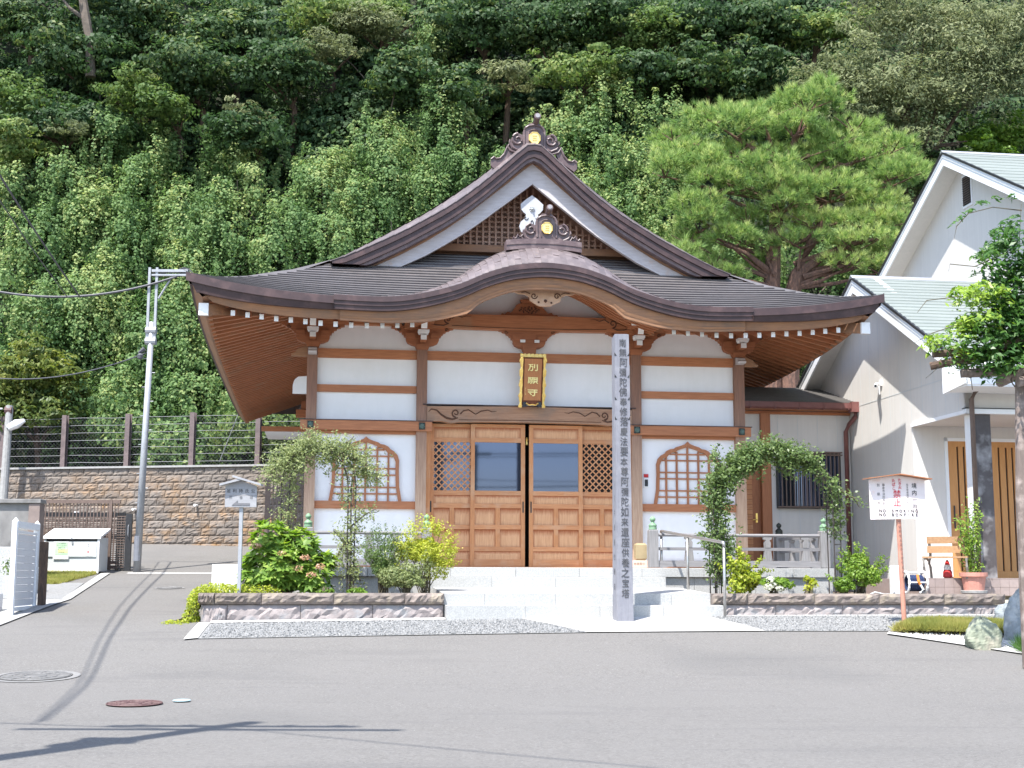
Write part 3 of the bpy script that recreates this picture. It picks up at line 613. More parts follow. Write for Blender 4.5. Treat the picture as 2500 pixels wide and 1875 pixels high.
# --- ridge ornaments
def spiral(cx, cz, r0, turns, a0, dirn, y, n=26):
    return [(cx + math.cos(a0 + dirn * 6.2832 * turns * i / n) * r0 * (1 - .78 * i / n), y, cz + math.sin(a0 + dirn * 6.2832 * turns * i / n) * r0 * (1 - .78 * i / n)) for i in range(n + 1)]
def ornament(cu, v, z0, k, wing, label_scale=1.):
    """ridge-end ornament: body, scrolls, gold octagon with three bars, round knob"""
    P = lambda L: [(cu + a * k, z0 + b * k) for a, b in L]
    dome = [(-.30, 0), (-.22, .12), (-.215, .40), (-.19, .47), (-.13, .51), (-.10, .545), (-.06, .55), (.06, .55), (.10, .545), (.13, .51), (.19, .47), (.215, .40), (.22, .12), (.30, 0)]
    mb = MB(); mb.prism(P(dome), v, v + .16 * k); part(mb, 'ornament_body', m_orna, T)
    mb = MB(); rim = [(-.20, .04), (-.205, .38), (-.17, .45), (-.12, .485), (0, .51), (.12, .485), (.17, .45), (.205, .38), (.20, .04)]; mb.tube([(x, v - .008, z) for x, z in P(rim)], .022 * k, 6)
    rim = [(-.115, .05), (-.12, .34), (-.07, .405), (0, .42), (.07, .405), (.12, .34), (.115, .05)]; mb.tube([(x, v - .006, z) for x, z in P(rim)], .012 * k, 6); part(mb, 'ornament_rim', m_orna, T)
    for s in (-1, 1):
        sc = [(s * .20, .02), (s * .22, .30), (s * .33, .34), (s * .42, .29), (s * .47, .20), (s * .50, .10), (s * .46, -.02), (s * .36, -.06)]
        mb = MB(); mb.prism(P(sc), v + .02, v + .14 * k); part(mb, 'scroll_plate', m_orna, T)
        mb = MB(); mb.tube(spiral(cu + s * .33 * k, z0 + .20 * k, .125 * k, 1.35, math.pi / 2 if s > 0 else math.pi / 2, -s, v), [.026 * k * (1 - .5 * i / 26) for i in range(27)], 6)
        mb.tube([(cu + s * x * k, v, z0 + z * k) for x, z in ((.22, .02), (.33, -.02), (.44, .03), (.50, .14), (.49, .20))], [.012 * k, .024 * k, .026 * k, .02 * k, .01 * k], 6)
        mb.tube([(cu + s * x * k, v + .01, z0 + z * k) for x, z in ((.24, -.03), (.36, -.07), (.48, -.03), (.55, .08))], [.012 * k, .022 * k, .02 * k, .01 * k], 6); part(mb, 'scroll', m_orna, T)
        if wing:
            wg = [(.44, -.06), (.50, .10), (.55, .02), (.60, -.10), (.68, -.19), (.76, -.205), (.80, -.17), (.86, -.22), (.86, -.34), (.80, -.40), (.50, -.20)] if wing == 1 else [(.44, 0), (.47, .12), (.52, .06), (.56, .04), (.60, .09), (.63, .02), (.66, .0), (.70, .04), (.70, -.04), (.44, -.04)]
            mb = MB(); mb.prism(P([(s * a, b) for a, b in wg]), v + .03, v + .13 * k); part(mb, 'wing_plate', m_orna, T)
            mb = MB(); mb.tube([(cu + s * a * k, v + .02, z0 + b * k) for a, b in wg[1:8]], .02 * k, 6); part(mb, 'wing_edge', m_orna, T)
    oc = [(math.cos(R(22.5 + 45 * i)) * .118, .235 + math.sin(R(22.5 + 45 * i)) * .125) for i in range(8)]
    mb = MB(); mb.prism(P(oc), v - .035 * k, v + .01); em = part(mb, 'gold_emblem', m_goldl, T)
    oc2 = [(math.cos(R(22.5 + 45 * i)) * .118, .235 + math.sin(R(22.5 + 45 * i)) * .125) for i in range(9)]
    mb = MB(); mb.tube([(x, v - .038 * k, z) for x, z in P(oc2)], .010 * k, 5)
    for dz, hw in ((.045, .042), (0, .036), (-.045, .045)):
        a = P([(-hw, .235 + dz), (hw, .235 + dz)]); mb.box((a[0][0], v - .045 * k, a[0][1] - .007 * k), (a[1][0], v - .034 * k, a[0][1] + .007 * k))
    part(mb, 'emblem_bars', m_gold, em)
    mb = MB(); mb.tube([(cu + .03 * k, v + .12, z0 + .52 * k), (cu + .03 * k, v, z0 + .57 * k), (cu + .03 * k, v - .16 * k, z0 + .615 * k), (cu + .03 * k, v - .22 * k, z0 + .63 * k)], [.06 * k, .062 * k, .066 * k, .066 * k], 14)
    kn = part(mb, 'round_knob', m_orna, T, smooth=False)
    mb = MB(); mb.tube([(cu + .03 * k, v - .222 * k, z0 + .63 * k), (cu + .03 * k, v - .235 * k, z0 + .632 * k)], .045 * k, 14); part(mb, 'knob_boss', M('knob_grey', (.26, .25, .26), None, 9, .6, .1) if wing == 1 else bpy.data.materials['knob_grey'], kn)
ornament(0.02, -.46, 7.745, .93, 1)
# plinth and ornament of the cusped gable
ov = KV + .42
zb = ksurf(0, .42)
mb = MB(); pu = [-.66 + 1.32 * i / 12 for i in range(13)]
for q in range(4): mb.slab([(u, ov - .03 + .012 * (q % 2), zb - .02 + .045 * (q + 1) - .10 * u * u) for u in pu], [(u, ov - .03 + .012 * (q % 2), zb - .02 + .045 * q - .10 * u * u - .003) for u in pu], (0, .3, 0))
part(mb, 'ornament_plinth', m_orna, T)
ornament(0.05, ov, zb + .15, .84, 2)
# --- main gable: copper rake, verge shingles, bleached bargeboards
for sg in (-1, 1):
    ru = [3.62 * i / 30 for i in range(31)]
    def off(u, d): return rake(u) - d * math.sqrt(1 + .62) * (1 if u > .05 else .86)
    for j, (d0, d1, v0) in enumerate(((0, .09, -.60), (.09, .20, -.57), (.20, .255, -.53))):
        mb = MB(); top = [(sg * u, v0, max(off(u, d0), 5.46)) for u in ru]; bot = [(sg * u, v0, max(off(u, d1), 5.46)) for u in ru]
        mb.slab(top, bot, (0, .20, 0)); part(mb, 'rake_moulding', (m_band, m_band, m_orna)[j], T)
    vu = [0, .12, .3, .48, .66, .85, 1.04, 1.24, 1.44, 1.65, 1.86, 2.08, 2.3, 2.53, 2.76, 3.0, 3.2, 3.42, 3.66]
    for a, b in zip(vu[:-1], vu[1:]):
        mb = MB(); A = [(sg * a, -.61, rake(a) + .012), (sg * a, -.44, lerp(rake(a), surf(a), .5)), (sg * a, -.1, surf(a) + .016)]; B_ = [(sg * b, -.61, rake(b) + .004), (sg * b, -.44, lerp(rake(b), surf(b), .5) - .008), (sg * b, -.1, surf(b) + .003)]
        mb.slab(A, B_, (0, .0, -.012)); part(mb, 'verge_shingle', m_shingle2, T)
    bu = [.0, .2, .45, .7, .88, 1.2, 1.6, 1.95, 2.4, 2.8, 3.15]
    TZ = [7.56, 7.40, 7.18, 6.97, 6.82, 6.55, 6.25, 6.02, 5.76, 5.56, 5.44]; BZ = [7.13, 6.97, 6.77, 6.575, 6.43, 6.19, 5.93, 5.715, 5.49, 5.44, 5.43]
    mb = MB(); mb.slab([(sg * u, -.34, z) for u, z in zip(bu, TZ)], [(sg * u, -.34, z) for u, z in zip(bu, BZ)], (0, .08, 0)); part(mb, 'gable_bargeboard', m_bleach, T)
    mb = MB(); mb.slab([(sg * u, -.365, z + .035) for u, z in zip(bu, TZ)], [(sg * u, -.365, z - .045) for u, z in zip(bu, TZ)], (0, .03, 0)); part(mb, 'bargeboard_strip', m_fascia, T)
    mb = MB(); mb.slab([(sg * u, -.352, z + .03) for u, z in zip(bu, BZ)], [(sg * u, -.352, z) for u, z in zip(bu, BZ)], (0, .02, 0)); part(mb, 'bargeboard_bead', m_bleach, T)
    mb = MB(); mb.strip([(sg * u, -.27, z - .02) for u, z in zip(bu, TZ)], [(sg * u, .36, z - .02) for u, z in zip(bu, TZ)]); part(mb, 'gable_soffit', m_beamy, T)
# gable wall with lattice
mb = MB(); mb.prism([(-3.0, 5.5), (3.0, 5.5), (0, 7.5)], .40, .46); part(mb, 'gable_back', m_lattw, T)
mb = MB(); mb.box((-2.3, .18, 5.95), (2.3, .38, 6.085)); part(mb, 'gable_beam', m_fascia, T)
def tri_top(u): return np.interp(abs(u), [0, .45, .88, 1.95, 2.4], [7.2, 6.8, 6.46, 5.75, 5.5])
k = -1.55
while k < 1.56:
    zt = tri_top(k) + .1
    if zt > 6.12: mb = MB(); mb.box((k - .018, .22, 6.085), (k + .018, .26, zt)); part(mb, 'lattice_bar', m_lattw, T)
    k += .118
z = 6.16
while z < 7.1:
    hw = np.interp(z, [5.75, 6.46, 6.8, 7.2], [1.95, .88, .45, 0]) + .1
    mb = MB(); mb.box((-hw, .262, z - .016), (hw, .29, z + .016)); part(mb, 'lattice_rail', m_lattw, T); z += .098
# hanging carved pendant of the main gable
pend = [(0, 6.93), (.10, 6.86), (.21, 6.76), (.20, 6.66), (.15, 6.60), (.11, 6.57), (.125, 6.50), (.21, 6.42), (.235, 6.33), (.20, 6.24), (.15, 6.20), (.14, 6.13), (.08, 6.09), (0, 6.12)]
mb = MB(); mb.prism(pend + [(-a, b) for a, b in pend[-2:0:-1]], -.30, -.25); gp = part(mb, 'gable_pendant', m_chip2, T)
mb = MB()
for i in range(8): a = 6.2832 * i / 8; mb.lathe((.0 + .038 * math.cos(a), -.31, 6.67 + .045 * math.sin(a)), [(.0, -.012), (.016, 0), (0, .012)], 6)
mb.tube([(0, -.30, 6.67), (0, -.36, 6.67)], [.03, .012], 10); part(mb, 'flower_boss', m_greyp, gp)
mb = MB()
for s in (-1, 1): mb.tube(spiral(s * .115, 6.50, .045, .8, 0 if s < 0 else math.pi, s, -.304, 12), .008, 5); mb.tube([(s * .08, -.304, 6.28), (s * .085, -.304, 6.22), (s * .11, -.304, 6.20)], .008, 5)
mb.tube([(-.025, -.304, 6.42), (0, -.304, 6.46), (.025, -.304, 6.42), (.02, -.304, 6.37)], .009, 5); part(mb, 'carved_lines', m_blk, gp)

# --- walls, posts, rails
PU = (-3.93, -1.97, 1.97, 3.93)
mb = MB()
for a, b in ((-3.93, -1.97), (1.97, 3.93)): mb.box((a, 0, .26), (b, .05, 4.86))
mb.prism([(-2.1, 3.0), (2.1, 3.0)] + [(2.1 - 4.2 * i / 30, kara(2.1 - 4.2 * i / 30) + .05 * band_b(2.1 - 4.2 * i / 30)) for i in range(31)], .003, .05); part(mb, 'plaster_wall', m_white, T)
mb = MB(); mb.box((-3.96, .06, .14), (-3.90, VB - 1.4, 4.7)); mb.box((3.90, .06, .14), (3.96, VB - 1.4, 4.7)); mb.box((-3.9, VB - 1.5, .14), (3.9, VB - 1.4, 4.7)); part(mb, 'side_wall', m_white, T)
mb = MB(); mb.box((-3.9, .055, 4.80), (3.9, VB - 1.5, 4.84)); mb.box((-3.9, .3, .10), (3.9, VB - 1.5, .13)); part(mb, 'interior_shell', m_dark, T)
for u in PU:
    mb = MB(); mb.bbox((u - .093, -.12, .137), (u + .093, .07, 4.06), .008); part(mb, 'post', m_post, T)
    mb = MB(); mb.prism([(u - .10, 4.03), (u + .10, 4.03), (u + .125, 4.13), (u - .125, 4.13)], -.16, .04); part(mb, 'bearing_block', m_brack, T)
def rail(a, b, z0, z1, v=-.055, mat=None, name='wall_rail'):
    mb = MB(); mb.box((a, v, z0), (b, .02, z1)); return part(mb, name, mat or m_beamx, T)
IN = [(-3.837, -2.063), (2.063, 3.837)]
for a, b in IN + [(-1.877, 1.877)]: rail(a, b, 3.857, 4.022)
for a, b in IN:
    rail(a, b, 3.241, 3.371); rail(a, b, 1.162, 1.299); rail(a, b, .14, .27, -.05, name='sill_beam')
    mb = MB(); mb.box((a - .28, -.165, 2.55), (b + .28, -.118, 2.72)); part(mb, 'head_beam', m_beamx, T)
    mb = MB(); mb.box((a - .30, -.18, 2.72), (b + .30, -.11, 2.735)); part(mb, 'beam_cap', m_band, T)
    rail(a, b, 2.495, 2.72, -.07)
    for u in (a - .1, b + .1):
        mb = MB(); mb.box((u - .055, -.185, 2.575), (u + .055, -.166, 2.70)); pl = part(mb, 'bronze_plate', m_bronze2, T)
        mb = MB(); mb.tube([(u, -.187, 2.637), (u, -.205, 2.637)], [.052, .04], 12); part(mb, 'bronze_boss', m_bronze, pl)
# brackets on the posts
HALF = [(.11, 4.05), (.13, 4.10), (.20, 4.115), (.27, 4.15), (.295, 4.20), (.30, 4.26), (.33, 4.265), (.335, 4.30), (.37, 4.315), (.375, 4.34), (.42, 4.355), (.43, 4.38), (.49, 4.39), (.50, 4.41), (.56, 4.42), (.56, 4.46)]
def bracket(u, low=0):
    L = [(u + a, b) for a, b in HALF]; Q = [(u - a, b) for a, b in HALF[::-1]]
    mb = MB(); mb.prism(L + Q, -.13, .01); a = part(mb, 'bracket_arm', m_brack, T)
    for s in (-1, 1):
        mb = MB(); mb.prism([(u + s * .14, 4.235), (u + s * .14, 4.33), (u + s * .31, 4.33), (u + s * .31, 4.26), (u + s * .28, 4.235)], -.165, -.131); part(mb, 'bearing_cup', m_brack, a)
        mb = MB(); mb.tube(spiral(u + s * .43, 4.395, .035, 1.1, 0, s, -.136, 12), .007, 5); part(mb, 'carved_curl', m_groove, a)
def nosing(u):
    mb = MB(); mb.box((u - .055, -.42, 4.16), (u + .055, -.13, 4.255)); a = part(mb, 'projecting_arm', m_brack, T)
    mb = MB(); mb.box((u - .053, -.427, 4.163), (u + .053, -.4205, 4.252)); part(mb, 'painted_end', m_chip, a)
    mb = MB(); mb.prism([(u - .08, 4.27), (u + .08, 4.27), (u + .10, 4.31), (u + .10, 4.345), (u - .10, 4.345), (u - .10, 4.31)], -.44, -.28); part(mb, 'bearing_tray', m_chip, T)
    mb = MB(); mb.prism([(-.50, 4.35), (-.56, 4.47), (-.13, 4.47), (-.13, 4.35)], u - .055, u + .055, 'x'); a = part(mb, 'beam_nose', m_brack, T)
    mb = MB(); mb.add([(u - .053, -.507, 4.352), (u + .053, -.507, 4.352), (u + .053, -.566, 4.468), (u - .053, -.566, 4.468)], [(0, 1, 2, 3)]); mb.add([(u - .053, -.503, 4.352), (u + .053, -.503, 4.352), (u + .053, -.562, 4.468), (u - .053, -.562, 4.468)], [(0, 1, 2, 3)]); part(mb, 'painted_end', m_chip, a)
for u in PU: bracket(u); nosing(u)
bracket(-.02)
mb = MB(); mb.prism([(-.14, 3.99), (.09, 3.99), (.10, 4.10), (.12, 4.14), (-.16, 4.14), (-.14, 4.10)], -.18, -.13); part(mb, 'centre_block', m_brack, T)
for s in (-1, 1): mb = MB(); mb.box((-.02 + s * .13 - .045, -.20, 4.20), (-.02 + s * .13 + .045, -.168, 4.25)); part(mb, 'painted_end', m_chip, T)
# small nosings carved at the corner posts
for s in (-1, 1):
    mb = MB(); mb.prism([(s * 4.02, 3.86), (s * 4.30, 3.87), (s * 4.31, 3.90), (s * 4.24, 3.93), (s * 4.20, 3.99), (s * 4.12, 4.02), (s * 4.02, 4.06)], -.10, .0); part(mb, 'carved_nosing', m_fascia, T)
    mb = MB(); mb.prism([(-.13, 3.89), (-.30, 3.90), (-.33, 3.93), (-.27, 3.96), (-.25, 4.0), (-.13, 4.03)], s * 3.93 - .075, s * 3.93 + .075, 'x'); part(mb, 'carved_nosing', m_bleach, T)
# purlins and the rainbow beam
for a, b in ((-4.35, -2.35), (2.35, 4.35)): rail(a, b, 4.46, 4.62, -.14, name='eave_purlin')
mb = MB(); L = [(-2.3, 4.40), (-1.95, 4.40), (-1.70, 4.44), (-1.2, 4.43), (0, 4.42), (1.2, 4.43), (1.70, 4.44), (1.95, 4.40), (2.3, 4.40), (2.3, 4.66), (1.5, 4.685), (0, 4.70), (-1.5, 4.685), (-2.3, 4.66)]
mb.prism(L, -.20, -.02); nj = part(mb, 'rainbow_beam', m_beamx, T)
mb = MB()
for s in (-1, 1):
    mb.tube(spiral(s * 1.52, 4.585, .075, 1.2, -math.pi / 2, s, -.203), [.013 * (1 - .4 * i / 26) for i in range(27)], 5)
    mb.tube([(s * x, -.203, z) for x, z in ((1.95, 4.57), (1.85, 4.50), (1.72, 4.475), (1.60, 4.47), (1.5, 4.51))], [.004, .01, .012, .012, .008], 5)
    mb.tube([(s * x, -.203, z) for x, z in ((1.45, 4.60), (1.36, 4.66), (1.27, 4.625), (1.19, 4.655), (1.10, 4.65))], [.01, .009, .008, .007, .003], 5)
mb.tube([(-1.45, -.203, 4.475), (-.9, -.203, 4.46), (0, -.203, 4.452), (.9, -.203, 4.46), (1.4, -.203, 4.475)], .006, 5); part(mb, 'carved_scroll', m_groove, nj)
for s in (-1, 1):
    mb = MB(); mb.box((s * 1.86 - .085, -.62, 4.49), (s * 1.86 + .085, -.20, 4.61)); a = part(mb, 'beam_nose', m_beamy, T)
    mb = MB(); mb.bbox((s * 1.86 - .087, -.64, 4.487), (s * 1.86 + .087, -.6205, 4.613), .012); part(mb, 'painted_end', m_chip, a)
# frog-leg strut, bearing block above it, carved pendant
fl = [(-.56, 4.70), (-.53, 4.735), (-.47, 4.725), (-.43, 4.77), (-.37, 4.755), (-.33, 4.79), (-.26, 4.90), (-.20, 4.935), (.14, 4.935), (.20, 4.90), (.29, 4.79), (.33, 4.755), (.39, 4.77), (.43, 4.725), (.49, 4.735), (.52, 4.70)]
mb = MB(); mb.prism(fl, -.14, -.06); fr = part(mb, 'frog_leg_strut', m_brack, T)
mb = MB()
for i in range(26): a = i * 2.4; r_ = .012 * math.sqrt(i); mb.lathe((-.02 + r_ * 3.2 * math.cos(a), -.15, 4.80 + r_ * 1.1 * math.sin(a) + .01), [(.0, -.014), (.014, -.004), (.016, .006), (0, .014)], 6)
part(mb, 'carved_leaves', m_groove, fr)
mb = MB(); mb.prism([(-.16, 4.94), (.10, 4.94), (.13, 5.0), (-.19, 5.0)], -.16, -.04); part(mb, 'bearing_block', m_brack, T)
pg = [(-.66, 4.84), (-.60, 4.80), (-.52, 4.81), (-.44, 4.775), (-.34, 4.775), (-.26, 4.73), (-.25, 4.67), (-.17, 4.62), (-.10, 4.575), (0, 4.565), (.11, 4.575), (.19, 4.62), (.28, 4.66), (.29, 4.73), (.38, 4.775), (.48, 4.78), (.56, 4.815), (.64, 4.80), (.70, 4.84), (.4, 4.92), (-.36, 4.92)]
mb = MB(); mb.prism(pg, -1.72, -1.66); pd = part(mb, 'cusped_pendant', M('pale_carving', (.55, .36, .24), (.45, .27, .17), 8, .65, .2), T)
mb = MB()
for s in (-1, 1): mb.tube(spiral(.02 + s * .20, 4.745, .058, 1.2, 0, s, -1.725), .010, 5); mb.tube([(.02 + s * x, -1.725, z) for x, z in ((.27, 4.78), (.34, 4.81), (.42, 4.80))], .008, 5)
for x, z, r_ in ((.02, 4.66, .032), (-.10, 4.635, .02), (.12, 4.63, .02)): mb.lathe((x, -1.725, z), [(0, -r_), (r_ * .8, -r_ * .4), (r_, 0), (r_ * .6, r_ * .7), (0, r_)], 8)
part(mb, 'carved_scroll', m_groove, pd)

# --- lintel over the doors
mb = MB(); L = [(-1.875, 2.735), (-1.60, 2.735), (-1.45, 2.705), (-1.30, 2.725), (-.8, 2.735), (0, 2.74), (.8, 2.735), (1.30, 2.725), (1.45, 2.705), (1.60, 2.735), (1.875, 2.735), (1.875, 3.0), (0, 3.03), (-1.875, 3.0)]
mb.prism(L, -.15, .03); li = part(mb, 'carved_lintel', wood('lintel_cedar', (.42, .235, .14), (.29, .15, .085), 'x', c3=(.22, .16, .12), cut3=(.5, .7)), T)
mb = MB()
for s in (-1, 1):
    mb.tube(spiral(s * 1.36, 2.885, .075, 1.25, -math.pi / 2, s, -.153), [.015 * (1 - .4 * i / 26) for i in range(27)], 5)
    mb.tube([(s * x, -.153, z) for x, z in ((1.85, 2.90), (1.80, 2.95), (1.70, 2.93), (1.62, 2.85), (1.52, 2.79), (1.42, 2.77), (1.32, 2.80))], [.006, .012, .014, .016, .02, .016, .01], 5)
    mb.tube([(s * x, -.153, z) for x, z in ((1.28, 2.87), (1.22, 2.93), (1.13, 2.95), (1.05, 2.90), (1.0, 2.87), (.90, 2.93), (.78, 2.95), (.70, 2.92), (.62, 2.93))], [.012, .012, .011, .01, .01, .01, .009, .008, .003], 5)
mb.tube([(-1.3, -.153, 2.765), (0, -.153, 2.775), (1.3, -.153, 2.765)], .006, 5); part(mb, 'carved_scroll', m_groove, li)
mb = MB(); mb.box((-1.95, -.16, 3.03), (1.95, .02, 3.045)); part(mb, 'lintel_cap', m_band, T)
mb = MB(); mb.box((-1.876, -.04, .137), (-1.80, .12, 2.735)); mb.box((1.80, -.04, .137), (1.876, .12, 2.735)); part(mb, 'door_jamb', m_door, T)
# --- sliding doors
def leaf(a, b, v, glass, handle):
    """one sliding door leaf spanning a..b"""
    mb = MB(); s = .075
    for x0, x1 in ((a, a + s), (b - s, b)): mb.box((x0, v, .15), (x1, v + .04, 2.715))
    d = part(mb, 'sliding_door', m_door, T)
    for z0, z1 in ((2.655, 2.715), (2.385, 2.465), (1.43, 1.51), (1.20, 1.28), (.82, .90), (.43, .51), (.15, .285)):
        mb = MB(); mb.box((a + s, v + .003, z0), (b - s, v + .037, z1)); part(mb, 'door_rail', m_doorx, d)
    mid = (a + b) / 2; mb = MB()
    for z0, z1 in ((.51, .82), (.90, 1.20)): mb.box((mid - .04, v + .004, z0), (mid + .04, v + .036, z1))
    part(mb, 'door_mullion', m_door, d)
    for z0, z1 in ((2.465, 2.655), (1.28, 1.43), (.285, .43)):
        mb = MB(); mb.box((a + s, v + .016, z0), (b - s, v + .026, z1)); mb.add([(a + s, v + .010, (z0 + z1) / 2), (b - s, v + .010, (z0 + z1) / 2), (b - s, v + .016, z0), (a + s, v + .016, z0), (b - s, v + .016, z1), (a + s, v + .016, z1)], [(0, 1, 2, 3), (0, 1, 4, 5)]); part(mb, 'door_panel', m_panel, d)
    for z0, z1 in ((.51, .82), (.90, 1.20)):
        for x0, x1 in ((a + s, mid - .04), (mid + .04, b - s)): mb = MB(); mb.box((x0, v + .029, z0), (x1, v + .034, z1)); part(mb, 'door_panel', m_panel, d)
    mb = MB(); mb.box((a + s, v + .022, 1.51), (b - s, v + .026, 2.385)); part(mb, 'door_pane', m_glass if glass != 2 else m_dark, d)
    if glass != 1:
        w_, h = b - s - (a + s), .875; st = .117
        for sg in (-1, 1):
            c = -h
            while c < w_ + h:
                pts = []
                for z in (0, h):
                    pts.append((c + (z if sg > 0 else h - z), z))
                (x0, z0), (x1, z1) = pts
                def clip(x0, z0, x1, z1):
                    t0, t1 = 0., 1.; dx = x1 - x0
                    for lim, s2 in ((0, 1), (w_, -1)):
                        f0, f1 = (x0 - lim) * s2, (x1 - lim) * s2
                        if f0 < 0 and f1 < 0: return None
                        if f0 < 0: t0 = max(t0, f0 / (f0 - f1))
                        if f1 < 0: t1 = min(t1, f0 / (f0 - f1))
                    return None if t1 - t0 < .02 else (x0 + dx * t0, z0 + (z1 - z0) * t0, x0 + dx * t1, z0 + (z1 - z0) * t1)
                q = clip(x0, z0, x1, z1)
                if q:
                    ax, az, bx, bz = q[0] + a + s, q[1] + 1.51, q[2] + a + s, q[3] + 1.51; k = .0115; vv = v + (.006 if sg > 0 else .013)
                    dx, dz = bx - ax, bz - az; l = math.hypot(dx, dz); nx, nz = -dz / l * k, dx / l * k
                    mb = MB(); mb.prism([(ax + nx, az + nz), (bx + nx, bz + nz), (bx - nx, bz - nz), (ax - nx, az - nz)], vv, vv + .007); part(mb, 'lattice_bar', m_doorx, d)
                c += st
    if handle is not None: mb = MB(); mb.box((handle - .012, v - .004, 1.12), (handle + .012, v + .002, 1.32)); part(mb, 'finger_pull', m_bronze2, d)
leaf(-1.80, -.985, .075, 0, -1.775)
leaf(-1.065, -.075, .02, 1, -.11)
leaf(.0, .985, .02, 1, .035)
leaf(.905, 1.80, .075, 2, None)
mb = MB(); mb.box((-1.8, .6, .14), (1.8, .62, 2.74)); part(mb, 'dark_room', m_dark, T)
mb = MB(); mb.box((-1.876, -.06, .137), (1.876, .14, .152)); part(mb, 'door_sill', m_doorx, T)
mb = MB(); mb.lathe((-.035, .1, 2.42), [(.01, -.07), (.03, -.06), (.022, 0), (.03, .03), (.012, .07)], 10); part(mb, 'brass_bell', m_gold, T)
# --- cusped (flame-head) windows
OUT = [(.645, 1.30), (.60, 1.56), (.59, 1.85), (.595, 2.02), (.565, 2.12), (.50, 2.19), (.435, 2.225), (.40, 2.27), (.33, 2.305), (.26, 2.315), (.22, 2.345), (.12, 2.375), (.045, 2.405), (0, 2.45)]
INN = [(.585, 1.30), (.54, 1.56), (.53, 1.85), (.53, 2.0), (.50, 2.08), (.45, 2.14), (.385, 2.165), (.35, 2.21), (.29, 2.245), (.22, 2.255), (.19, 2.285), (.11, 2.315), (.045, 2.335), (0, 2.355)]
def window(cu):
    for s in (-1, 1):
        mb = MB(); A = [(cu + s * a, -.06, b) for a, b in OUT]; B_ = [(cu + s * a, -.045, b) for a, b in INN]; mb.slab(A, B_, (0, .05, 0)); f = part(mb, 'cusped_window_frame', m_beamz, T)
    def top(u): return float(np.interp(abs(u - cu), [0, .11, .22, .35, .45, .53, .585], [2.35, 2.31, 2.25, 2.20, 2.13, 2.0, 1.3]))
    for du in (-.405, -.205, 0, .205, .405): mb = MB(); mb.box((cu + du - .017, -.035, 1.30), (cu + du + .017, .0, top(cu + du))); part(mb, 'window_bar', m_beamz, f)
    for z, hw in ((1.43, .56), (1.545, .545), (1.765, .53), (1.88, .53), (2.10, .48), (2.215, .33)): mb = MB(); mb.box((cu - hw, -.026, z - .013), (cu + hw, .0, z + .013)); part(mb, 'window_bar', m_beamx, f)
window(-2.95); window(2.94)
# side detail seen at the left edge: white cusped boss and rear eave
mb = MB(); mb.prism([(4.30, 3.36), (4.30, 3.52), (4.27, 3.62), (4.20, 3.68), (3.96, 3.70), (3.96, 3.36)], 1.2, 1.26); mb.v = [(-a, b, c) for a, b, c in mb.v]; part(mb, 'side_boss', m_white, T)
mb = MB(); mb.box((-5.2, 9.5, 3.55), (-3.97, 12.0, 3.60)); part(mb, 'rear_soffit', m_white, T)
mb = MB(); mb.box((-5.25, 9.4, 3.50), (-3.97, 9.5, 3.62)); part(mb, 'rear_fascia', m_beamx, T)
for i in range(3): mb = MB(); mb.box((-4.15 - .12 * i, .0 + 8.0, 4.1 - .2 * i), (-3.97, 8.2, 4.28 - .2 * i)); part(mb, 'side_bracket', m_brack, T)

# --- name plaque
pq = thing('name_plaque', 'gold framed wooden temple name plaque hanging over the doors', 'sign', (0, -.33, 3.0))
def tilt(w_): return -.30 - .16 * (w_ - 3.0)      # leans forward at the top
def PQ(L, dv, mat, name, th=.02):
    mb = MB(); n = len(L); A = [(x, tilt(z) + dv, z) for x, z in L]; B_ = [(x, tilt(z) + dv + th, z) for x, z in L]
    mb.add(A + B_, [tuple(range(n)), tuple(range(2 * n - 1, n - 1, -1))] + [(i, i + n, (i + 1) % n + n, (i + 1) % n) for i in range(n)]); return part(mb, name, mat, pq)
cx = .0
PQ([(cx - .20, 3.04), (cx + .20, 3.04), (cx + .21, 3.90), (cx - .19, 3.90)], .01, M('plaque_back', (.18, .05, .015), (.12, .035, .012), 20, .5, .1), 'plaque_board')
PQ([(cx - .155, 3.12), (cx + .155, 3.12), (cx + .165, 3.86), (cx - .15, 3.86)], -.008, wood('plaque_wood', (.46, .19, .07), (.38, .15, .055), 'z', rv=0), 'plaque_panel', .018)
for s in (-1, 1):
    A = []; B_ = []
    for i in range(33):
        z = 2.99 + .95 * i / 32; wv = .012 * math.sin(z * 30) + .006 * math.sin(z * 71); A.append((cx + s * (.235 + wv) + .01 * (z - 3.4), tilt(z) - .02, z)); B_.append((cx + s * (.185 - .3 * wv) + .01 * (z - 3.4), tilt(z) - .03, z))
    mb = MB(); mb.slab(A, B_, (0, .035, 0)); part(mb, 'gilt_edge', m_gold, pq)
mb = MB(); A = [(cx - .235 + .47 * i / 20, tilt(3.93) - .02, 3.945 + .008 * math.sin(i * 2.1)) for i in range(21)]; mb.slab(A, [(p[0], p[1] - .01, 3.885) for p in A], (0, .035, 0)); part(mb, 'gilt_edge', m_gold, pq)
mb = MB(); mb.box((cx - .17, tilt(3.04) - .03, 3.0), (cx - .10, tilt(3.04) + .02, 3.09)); mb.box((cx + .10, tilt(3.04) - .03, 3.0), (cx + .17, tilt(3.04) + .02, 3.09)); part(mb, 'plaque_bracket', m_blk, pq)
mb = MB(); mb.tube([(cx - .11, tilt(3.05) - .035, 3.07), (cx - .06, tilt(3.05) - .035, 3.035), (cx, tilt(3.05) - .035, 3.045), (cx + .06, tilt(3.05) - .035, 3.035), (cx + .11, tilt(3.05) - .035, 3.07)], .013, 6); part(mb, 'gilt_scroll', m_gold, pq)
for ch, z in zip('別願寺', (3.72, 3.49, 3.27)): text(ch, .20, (cx + .005, tilt(z) - .014, z), pq, m_goldl, .98, bold=.0035)
